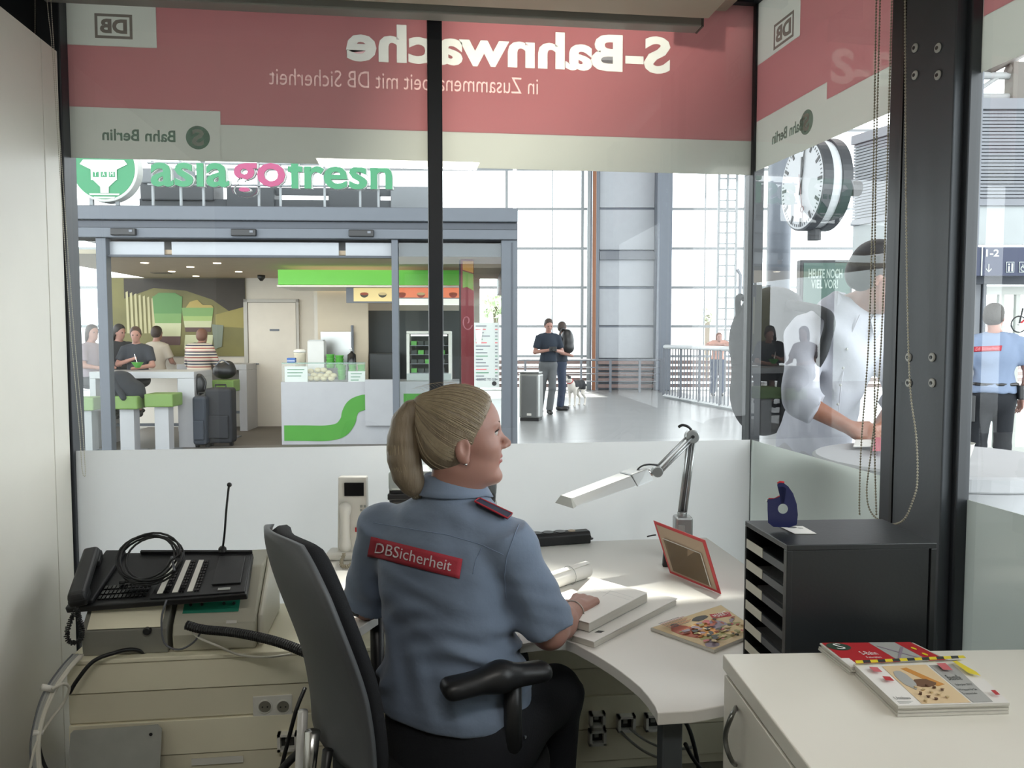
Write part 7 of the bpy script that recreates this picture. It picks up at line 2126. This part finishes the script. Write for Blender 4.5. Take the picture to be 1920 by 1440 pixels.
# man in white shirt at the bar table ------------------------------------
WSH = mat('white_shirt', '#a3a5ae', .8, var=.04, bump=.22, bscale=22)
wp = CF.w(1.26, 3.32, 0)
wx = lambda px, py, d: tuple((U(px, py, d) - wp) @ np.stack([frame_dir(118)[0], frame_dir(118)[1], up3], 1))
S_ = 1.90 / 1.78
def wj(px, py, d): a = wx(px, py, d); return (a[0] / S_, a[1] / S_, a[2] / S_)
def folds2(X, Y, Z): return np.sin(Z * 34 + 8 * np.sin(X * 8) + 6 * np.sin(Y * 9)) * .004 + np.sin(X * 40 + Z * 26) * .0025
rt_, ws_, wpj = human('tall man in white shirt leaning on the round bar table outside the right window', wp[0], wp[1], 118, H=1.90, shirt=WSH, pants=mat('trousers_pale', '#97989c', .85), hair=mat('hair_blackish', '#201c1b', .6), skin=SKIN2, sleeve='roll', res=.012, untucked=True, shirt_disp=folds2, head_turn=-5, head_down=25,
      J=dict(hipR=wj(1500, 860, 3.35), hipL=wj(1560, 860, 3.45), kneR=wj(1500, 1040, 3.30), kneL=wj(1560, 1040, 3.42), ankR=wj(1490, 1260, 3.3), ankL=wj(1560, 1250, 3.45),
             pel=wj(1520, 850, 3.40), waist=wj(1545, 770, 3.36), chest=wj(1572, 660, 3.30), neck=wj(1606, 572, 3.24), head=wj(1648, 520, 3.14),
             shR=wj(1508, 625, 3.22), shL=wj(1655, 600, 3.34), elR=wj(1500, 752, 3.10), wrR=wj(1590, 800, 3.02), elL=wj(1692, 745, 3.22), wrL=wj(1650, 800, 3.06)), bulk=1.0)
MB().tube([U(1612, 590 + 0, 3.12), U(1590, 640, 3.13), U(1577, 720, 3.15), U(1570, 800, 3.18)], .003, 4).build('button_strip', mat('strip_grey', '#a9a9b3', .8), rt_)
for (px, py) in [(1588, 655), (1581, 690), (1576, 722), (1571, 758)]:
    MB().ball(U(px, py, 3.11), (.006,) * 3, 6, 4).build('button', GREYP, rt_)
cl1 = [U(1572, 548, 3.20), U(1566, 600, 3.16), U(1592, 640, 3.12), U(1600, 600, 3.14)]
MB().plate(cl1, -FX, .004).build('collar', WSH, rt_)
MB().plate([U(1664, 548, 3.2), U(1668, 596, 3.16), U(1640, 640, 3.12), U(1632, 600, 3.14)], -FX, .004).build('collar', WSH, rt_)
wbp = thing('backpack', 'dark grey backpack on the back of the man in white shirt', 'backpack', U(1430, 700, 3.6))
DGB = mat('bag_grey', '#232527', .8, var=.1, bump=.1)
solid('bag', [ell(U(1438, 640, 3.62), (.17, .15, .22)), ell(U(1432, 735, 3.62), (.15, .15, .20), k=.06), ell(U(1455, 580, 3.6), (.12, .12, .10), k=.05)], .014, DGB, wbp)
MB().tube(spline([U(1478, 570, 3.5), U(1550, 590, 3.13), U(1548, 640, 3.10), U(1532, 680, 3.12), U(1500, 720, 3.3)], .02), .022, 8).build('shoulder_strap', DGB, wbp, smooth=True)
MB().tube(spline([U(1395, 560, 3.62), U(1386, 556, 3.6), U(1384, 575, 3.6), U(1390, 640, 3.62)], .02), .014, 7).build('side_strap', DGB, wbp, smooth=True)
# round bar table with stretch cover
bt_c = np.array([1.715, 2.43, 0])
tt2 = thing('bar_table', 'round standing table under a white stretch cover right of the window', 'table', bt_c)
STC = mat('stretch_cover', '#b4b5b8', .7)
tr_ = .385
MB().lathe(bt_c, up3, [(tr_, 1.055), (tr_ + .004, 1.06), (tr_ + .004, 1.095), (tr_ - .006, 1.102)], 48).build('tabletop', STC, tt2, smooth=False)
MB().lathe(bt_c, up3, [(.30, .02), (.24, .06), (.10, .50), (.115, .62), (.25, .90), (tr_ - .003, 1.052)], 40).build('cover', STC, tt2, smooth=True)
MB().lathe(bt_c, up3, [(.05, .0), (.05, .02)], 16).build('foot', BLACK, tt2)
cpz = 1.103
cpp = UZ(1801, 868, cpz); 
cw = thing('paper_cup', 'white coffee cup standing on the bar table by the column', 'cup', cpp)
MB().lathe(cpp + up3 * .001, up3, [(.022, 0), (.030, .03), (.038, .062), (.040, .064), (.036, .060), (.028, .03)], 24).build('cup', WHITEP, cw, smooth=True)
MB().lathe(cpp + up3 * .0, up3, [(.05, 0), (.055, .003)], 24).build('saucer', WHITEP, cw, smooth=True) if False else None
tkp = [UZ(px, py, cpz + .012) for px, py in [(1600, 838), (1640, 838), (1648, 826), (1604, 826)]]
tk = thing('booklet', 'small folded printed booklet in the hands of the white shirt man', 'booklet', tkp[0])
MB().plate(tkp, up3, .004).build('pages', PAPER, tk)
MB().plate([UZ(px, py, cpz + .017) for px, py in [(1636, 846), (1662, 846), (1664, 822), (1640, 822)]], up3, .004).build('pink_cover', mat('pink_leaflet', '#c0717a', .6), tk)

# officer ------------------------------------------------------------
of = U(1866, 631, 7.25)
GSH = mat('officer_shirt', '#7887a0', .85, var=.05, bump=.3, bscale=18)
def folds3(X, Y, Z): return np.sin(Z * 30 + 7 * np.sin(X * 9) + 5 * np.sin(Y * 8)) * .004
ro, rs, rp_ = human('security officer in light blue shirt and dark trousers seen from behind in the hall', of[0], of[1], 12, H=1.80, shirt=GSH, pants=mat('officer_trousers', '#171a20', .9, bump=.2, bscale=30), hair=HAIRG, sleeve='short', res=.0125, head_turn=38, shirt_disp=folds3, bulk=1.12,
      J=dict(elL=(-.02, .27, 1.17), elR=(-.02, -.27, 1.17), wrL=(.03, .27, .93), wrR=(.06, -.26, .93)))
ob_ = bvh_of(rs)
decal('back_patch', ob_, [(1824, 660), (1877, 658), (1879, 648), (1826, 650)], PATCH, ro, 10, 3, .004)
decal_text('patch_lettering', ob_, [(1824, 660), (1877, 658), (1879, 648), (1826, 650)], 'DB Sicherheit', mat('patch_pink', '#d98a90', .7), ro, (.08, .22, .9, .8), .009)
MB().tube([ro_ for ro_ in [U(1866 + 37 * math.cos(t), 720, 7.25) + FX * .13 * math.sin(t) for t in np.linspace(0, 6.3, 30)]], .02, 6).build('belt', BLACK, ro, smooth=True)
bx('radio_holster', BLACK, (CF.x(1808, 7.2), CF.x(1822, 7.2), 7.1, 7.2, CF.z(0, 790, 7.2), CF.z(0, 740, 7.2)), ro, CF, bevel=.01)
bx('belt_pouch', BLACK, (CF.x(1903, 7.2), CF.x(1916, 7.2), 7.1, 7.2, CF.z(0, 748, 7.2), CF.z(0, 722, 7.2)), ro, CF, bevel=.01)
MB().tube([rp_['wrL'] + (FX * math.cos(t) + RX * math.sin(t)) * .034 + up3 * .02 for t in np.linspace(0, 6.3, 16)], .008, 5).build('wristwatch', BLACK, ro)

# ------------------------------------------------------------------ clock
ck_c = U(1503, 347, 7.3)
ck = thing('station_clock', 'round double faced station clock with dark rim hanging in the hall', 'clock', ck_c)
th = math.radians(83)
nC = _n(-RX * math.sin(th) - FX * math.cos(th))
uC = np.cross(up3, nC) * -1.0; uC = _n(uC)
# reading direction: to the right for someone facing the dial
rdr = _n(np.cross(up3, nC))
r_c = .40
WDI = mat('clock_white', '#a4a7ab', .4)
cg0 = MB().lathe(ck_c, -nC, [(r_c * .985, .0), (r_c * 1.02, .004), (r_c * 1.02, .085)], 48).build('front_rim', mat('clock_rim', '#2c2f35', .4), ck)
MB().lathe(ck_c - nC * .086, -nC, [(r_c * .97, 0), (r_c * .97, .085)], 48).build('middle_drum', mat('clock_drum', '#b9bdc0', .4), ck)
MB().lathe(ck_c - nC * .172, -nC, [(r_c * 1.02, 0), (r_c * 1.02, .09), (r_c * .985, .094)], 48).build('rear_rim', MATS['clock_rim'], ck)
MB().lathe(ck_c + nC * .001, nC, [(r_c * .975, 0), (r_c * .975, .001)], 48).build('dial', WDI, ck)
CB_ = mat('clock_black', '#1b1c1f', .5)
def ck_p(a, r, h=.004): return ck_c + nC * h + (rdr * math.sin(a) + up3 * math.cos(a)) * r
def ck_bar(name, a, r0, r1, w, h, par, m=CB_):
    t = _n(np.cross(nC, ck_p(a, 1) - ck_c))
    A_, B_ = ck_p(a, r0, h), ck_p(a, r1, h)
    return MB().plate([A_ - t * w, B_ - t * w, B_ + t * w, A_ + t * w], nC, .003).build(name, m, par)
for i in range(12):
    ck_bar('hour_mark', i * math.pi / 6, r_c * .74, r_c * .93, .014, .003, ck)
q = MB()
for i in range(60):
    if i % 5 == 0: continue
    a = i * math.pi / 30; t = _n(np.cross(nC, ck_p(a, 1) - ck_c)); A_, B_ = ck_p(a, r_c * .87, .003), ck_p(a, r_c * .93, .003)
    q.plate([A_ - t * .004, B_ - t * .004, B_ + t * .004, A_ + t * .004], nC, .002)
q.build('minute_marks', CB_, ck, stuff=True)
ck_bar('hour_hand', math.radians(2), -.08, r_c * .62, .013, .007, ck)
ck_bar('minute_hand', math.radians(12), -.09, r_c * .88, .009, .011, ck)
sc2 = ck_bar('second_hand', math.radians(168), -.10, r_c * .50, .004, .015, ck, mat('second_grey', '#7a5f5f', .5))
MB().tube([ck_p(math.radians(168), r_c * .57, .016) + (rdr * math.cos(t) + up3 * math.sin(t)) * .026 for t in np.linspace(0, 6.3, 20)], .005, 5).build('second_ring', MATS['second_grey'], ck)
ck_bar('second_tail', math.radians(168), r_c * .64, r_c * .88, .003, .015, ck, MATS['second_grey'])
bk_ = ck_c - nC * .13
MB().tube([bk_ - up3 * r_c, bk_ - up3 * (r_c + .09)], .06, 10).build('bottom_boss', CB_, ck)
MB().tube([bk_ - nC * .1 - up3 * .02, bk_ - nC * .42 - up3 * .02], .07, 10).build('side_mount', CB_, ck)
MB().tube([bk_ + up3 * r_c, bk_ + up3 * (r_c + 2.4)], .05, 10).build('hanger', mat('clock_rim', '#2c2f35', .4), ck)

# advert screen ------------------------------------------------------
dS = 8.6
sc1 = thing('advert_screen', 'dark green advertising screen reading HEUTE NOCH VIEL VOR behind white shirt man', 'screen', CF.w(CF.x(1546, dS), dS, 1.8))
bx('housing', CB_, (CF.x(1498, dS), CF.x(1596, dS), dS, dS + .12, CF.z(0, 590, dS), CF.z(0, 487, dS)), sc1, CF, bevel=.01)
bx('screen', mat('screen_green', '#1e3b33', .4, emit=.35, ecol='#2b5145'), (CF.x(1504, dS), CF.x(1591, dS), dS - .006, dS + .001, CF.z(0, 584, dS), CF.z(0, 493, dS)), sc1, CF)
STX = mat('screen_text', '#8f9f96', .5)
put_text('lettering', 'HEUTE NOCH', STX, sc1, CF.w(CF.x(1513, dS), dS - .008, CF.z(0, 522, dS)), RX, EZ, CF.x(1576, dS) - CF.x(1513, dS), .10, .002, .02)
put_text('lettering', 'VIEL VOR!', STX, sc1, CF.w(CF.x(1518, dS), dS - .008, CF.z(0, 541, dS)), RX, EZ, CF.x(1568, dS) - CF.x(1518, dS), .095, .002, .02)
put_text('lettering', 'SBB', STX, sc1, CF.w(CF.x(1513, dS), dS - .008, CF.z(0, 552, dS)), RX, EZ, .0001 + .12, .03, .002) if False else None
bx('stand', CB_, (CF.x(1540, dS), CF.x(1552, dS), dS + .02, dS + .1, 0, CF.z(0, 590, dS)), sc1, CF)

# lift block with shutters at right -------------------------------------
lb = sroot('wall_lift', 'grey lift block with ribbed shutter at the right of the hall', 'wall', CF.w(6, 9.5, 0))
dL = 9.3
x0 = CF.x(1818, dL); 
RIB = mat('shutter_grey', '#7c7f85', .5, metal=.2)
pfar = U(1592, 631, 11.0); pnear = CF.w(x0, dL, 0)
LS = Fr(pfar, (pnear - pfar)[:2]); LLn = np.linalg.norm((pnear - pfar)[:2])
zt_, zb_ = 4.08, 3.05
for i in range(26):
    z = zb_ + (zt_ - zb_) * i / 26
    bx('shutter_slat', RIB, (x0, x0 + 3.0, dL, dL + .05, z + .004, z + (zt_ - zb_) / 26 - .006), lb, CF)
    bx('shutter_slat', RIB, (0, LLn, .0, .05, z + .004, z + (zt_ - zb_) / 26 - .006), lb, LS)
DRK = mat('shutter_gap', '#45484d', .6)
bx('shutter_back', DRK, (x0 + .0, x0 + 3.0, dL + .05, dL + .1, zb_, zt_), lb, CF)
bx('shutter_back', DRK, (0, LLn, .05, .1, zb_, zt_), lb, LS)
bx('top_rail', RIB, (x0 - .02, x0 + 3.0, dL - .05, dL + .1, zt_, zt_ + .12), lb, CF)
bx('top_rail', RIB, (0, LLn, -.05, .1, zt_, zt_ + .12), lb, LS)
bx('bottom_rail', RIB, (x0 - .02, x0 + 3.0, dL - .03, dL + .1, zb_ - .05, zb_), lb, CF)
bx('bottom_rail', RIB, (0, LLn, -.03, .1, zb_ - .05, zb_), lb, LS)
bx('white_panel', mat('panel_white', '#a6acad', .4), (x0, x0 + 1.0, dL + .02, dL + .06, 2.56, zb_ - .05), lb, CF)
bx('white_panel', MATS['panel_white'], (x0 + 1.005, x0 + 3.0, dL + .02, dL + .06, 2.56, zb_ - .05), lb, CF)
bx('white_panel', MATS['panel_white'], (0, LLn * .5 - .005, .02, .06, 2.35, zb_ - .05), lb, LS)
bx('white_panel', MATS['panel_white'], (LLn * .5, LLn, .02, .06, 2.35, zb_ - .05), lb, LS)
bx('lintel', KFD, (x0, x0 + 3.0, dL - .04, dL + .1, CF.z(0, 533, dL), CF.z(0, 519, dL)), lb, CF)
bx('side_wall', mat('lift_side', '#73767b', .5), (x0, CF.x(1836, dL), dL, dL + .06, 0, CF.z(0, 533, dL)), lb, CF)
for px in (1838, 1962):
    bx('door_post', KFD, (CF.x(px, dL) - .0, CF.x(px + 7, dL), dL - .02, dL + .06, 0, CF.z(0, 533, dL)), lb, CF)
dv = sroot('door_2', 'pale glazed double door behind the officer', 'door', CF.w(CF.x(1880, dL), dL + .1, 0))
PDF = mat('door_pale', '#b9bcb6', .5)
for (a, b) in [(1846, 1852), (1876, 1886), (1908, 1916), (1950, 1962)]:
    bx('stile', PDF, (CF.x(a, dL), CF.x(b, dL), dL + .05, dL + .1, 0, CF.z(0, 537, dL)), dv, CF)
bx('top_rail', PDF, (CF.x(1846, dL), CF.x(1962, dL), dL + .045, dL + .105, CF.z(0, 552, dL), CF.z(0, 537, dL)), dv, CF)
bx('bottom_rail', PDF, (CF.x(1846, dL), CF.x(1962, dL), dL + .045, dL + .105, .0, .2), dv, CF)
MB(CF).add([(CF.x(1846, dL), dL + .075, .2), (CF.x(1962, dL), dL + .075, .2), (CF.x(1962, dL), dL + .075, 2), (CF.x(1846, dL), dL + .075, 2)], [(0, 1, 2, 3)]).build('glass_pane', KG, dv)
MB().tube([CF.w(CF.x(1890, dL), dL - .0, .9), CF.w(CF.x(1890, dL), dL, 1.3)], .015, 6).build('door_handle', CHROME, dv)
# direction sign
ds = 8.9
dsn = thing('direction_sign', 'dark blue hanging direction sign reading 1-2 with arrow and pictograms', 'sign', CF.w(CF.x(1880, ds), ds, 2.4))
NB = mat('sign_navy', '#1c2748', .4); SW = mat('sign_white', '#dfe3ea', .4, emit=.15)
bx('panel', NB, (CF.x(1800, ds), CF.x(1836, ds), ds, ds + .12, CF.z(0, 517, ds), CF.z(0, 463, ds)), dsn, CF)
bx('panel', NB, (CF.x(1838, ds), CF.x(1990, ds), ds, ds + .12, CF.z(0, 517, ds), CF.z(0, 463, ds)), dsn, CF)
bx('divider', SW, (CF.x(1834.5, ds), CF.x(1836.5, ds), ds - .01, ds, CF.z(0, 517, ds), CF.z(0, 463, ds)), dsn, CF)
put_text('lettering', '1-2', SW, dsn, CF.w(CF.x(1843, ds), ds - .004, CF.z(0, 481, ds)), RX, EZ, CF.x(1867, ds) - CF.x(1843, ds), .078, .003, .02)
def dsp(px, py, h=.005): return CF.w(CF.x(px, ds), ds - h, CF.z(0, py, ds))
MB().tube([dsp(1849, 495), dsp(1849, 509)], .006, 4).build('arrow', SW, dsn)
MB().tube([dsp(1844, 504), dsp(1849, 510), dsp(1854, 504)], .006, 4).build('arrow', SW, dsn)
for k, (a, b) in enumerate([(1881, 1896), (1905, 1920)]):
    o = MB().plate([dsp(a, 511), dsp(b, 511), dsp(b, 491), dsp(a, 491)], -FX, .003).build('pictogram_tile', SW, dsn)
    MB().plate([dsp(a + 1, 510, .010), dsp(b - 1, 510, .010), dsp(b - 1, 492, .010), dsp(a + 1, 492, .010)], -FX, .002).build('pictogram_field', NB, o)
    if k == 0:
        MB().plate([dsp(a + 3, 509, .014), dsp(a + 6, 509, .014), dsp(a + 6, 499, .014), dsp(a + 3, 499, .014)], -FX, .002).build('lift_figure', SW, o)
        MB().lathe(dsp(a + 4.5, 496, .012), -FX, [(.010, 0), (.010, .003)], 10).build('figure_head', SW, o)
        MB().plate([dsp(a + 9, 509, .014), dsp(a + 12, 509, .014), dsp(a + 12, 494, .014), dsp(a + 9, 494, .014)], -FX, .002).build('lift_door', SW, o)
    else:
        MB().tube([dsp(a + 8 + 5 * math.cos(t), 504 + 5 * math.sin(t), .014) for t in np.linspace(0, 5.2, 16)], .005, 4).build('wheel_figure', SW, o)
        MB().tube([dsp(a + 6, 495, .014), dsp(a + 7, 502, .014), dsp(a + 12, 503, .014), dsp(a + 13, 508, .014)], .006, 4).build('seated_figure', SW, o)
for px in (1830, 1930):
    MB().tube([CF.w(CF.x(px, ds), ds + .05, CF.z(0, 463, ds)), CF.w(CF.x(px, ds), ds + .05, 8.9)], .02, 6).build('hanger', GREYM, dsn)
# bicycle beyond the officer
by = thing('bicycle', 'bicycle leaning behind the officer near the doors', 'bicycle', CF.w(CF.x(1912, 8.6), 8.6, 0))
for px in (1911, 1990):
    c = U(px, 608, 8.6); c[2] = .34 if False else U(px, 608, 8.6)[2]
    MB().tube([c + (RX * math.cos(t) + up3 * math.sin(t)) * .085 for t in np.linspace(0, 6.3, 28)], .008, 5).build('wheel', BLACK, by)
    MB().lathe(c - FX * .02, FX, [(.012, 0), (.012, .04)], 8).build('hub', CHROME, by)
MB().tube([U(1911, 608, 8.6), U(1940, 585, 8.6), U(1970, 590, 8.6), U(1990, 608, 8.6)], .012, 6).build('frame', REDP, by)
MB().tube([U(1911, 608, 8.6), U(1918, 578, 8.6)], .01, 6).build('fork', BLACK, by)

# roof structure at right ------------------------------------------------
rs_ = thing('roof_truss', 'pale steel roof truss and cable tray above the shutter at right', 'truss', CF.w(6, 10, 5))
WT = mat('truss_white', '#9d9fa0', .6)
dR = 11.0
def rb(a, b, r=.06, m=WT, d=dR, n=8): MB().tube([U(a[0], a[1], d), U(b[0], b[1], d)], r, n).build('truss_bar', m, rs_, smooth=True)
rb((1800, 142), (1960, 142), .05); rb((1800, 182), (1960, 182), .05); rb((1815, 182), (1878, 140), .03); rb((1900, 185), (1945, 140), .03)
bx('truss_post', mat('truss_dark', '#6d6862', .6), (CF.x(1874, dR), CF.x(1900, dR), dR - .1, dR + .1, CF.z(0, 196, dR), CF.z(0, 120, dR)), rs_, CF, bevel=.01)
rb((1850, 128), (1920, 92), .10, MATS['truss_dark']); rb((1888, 130), (1960, 150), .08, MATS['truss_dark'])
bx('cable_tray', WT, (CF.x(1800, dR - .5), CF.x(2000, dR - .5), dR - .6, dR - .3, CF.z(0, 214, dR - .5), CF.z(0, 202, dR - .5)), rs_, CF)
q = MB(); rnd = random.Random(2)
for i in range(60):
    px = 1805 + i * 3
    q.ball(U(px, 200 + rnd.uniform(-3, 3), dR - .5), (.05, .05, .05), 5, 3)
q.build('cable_bundles', mat('cable_pale', '#b3aaa5', .8), rs_, stuff=True)
# column in the hall behind the clock
hc = thing('hall_column', 'round grey steel column standing behind the station clock', 'column', CF.w(CF.x(1458, 14), 14, 0))
MB().tube([CF.w(CF.x(1458, 14), 14, 0), CF.w(CF.x(1458, 14), 14, 9)], .19, 16).build('shaft', STEELG, hc, smooth=True)
MB().lathe(CF.w(CF.x(1458, 14), 14, 0), up3, [(.26, 0), (.26, .12)], 16).build('collar', STEELG, hc)
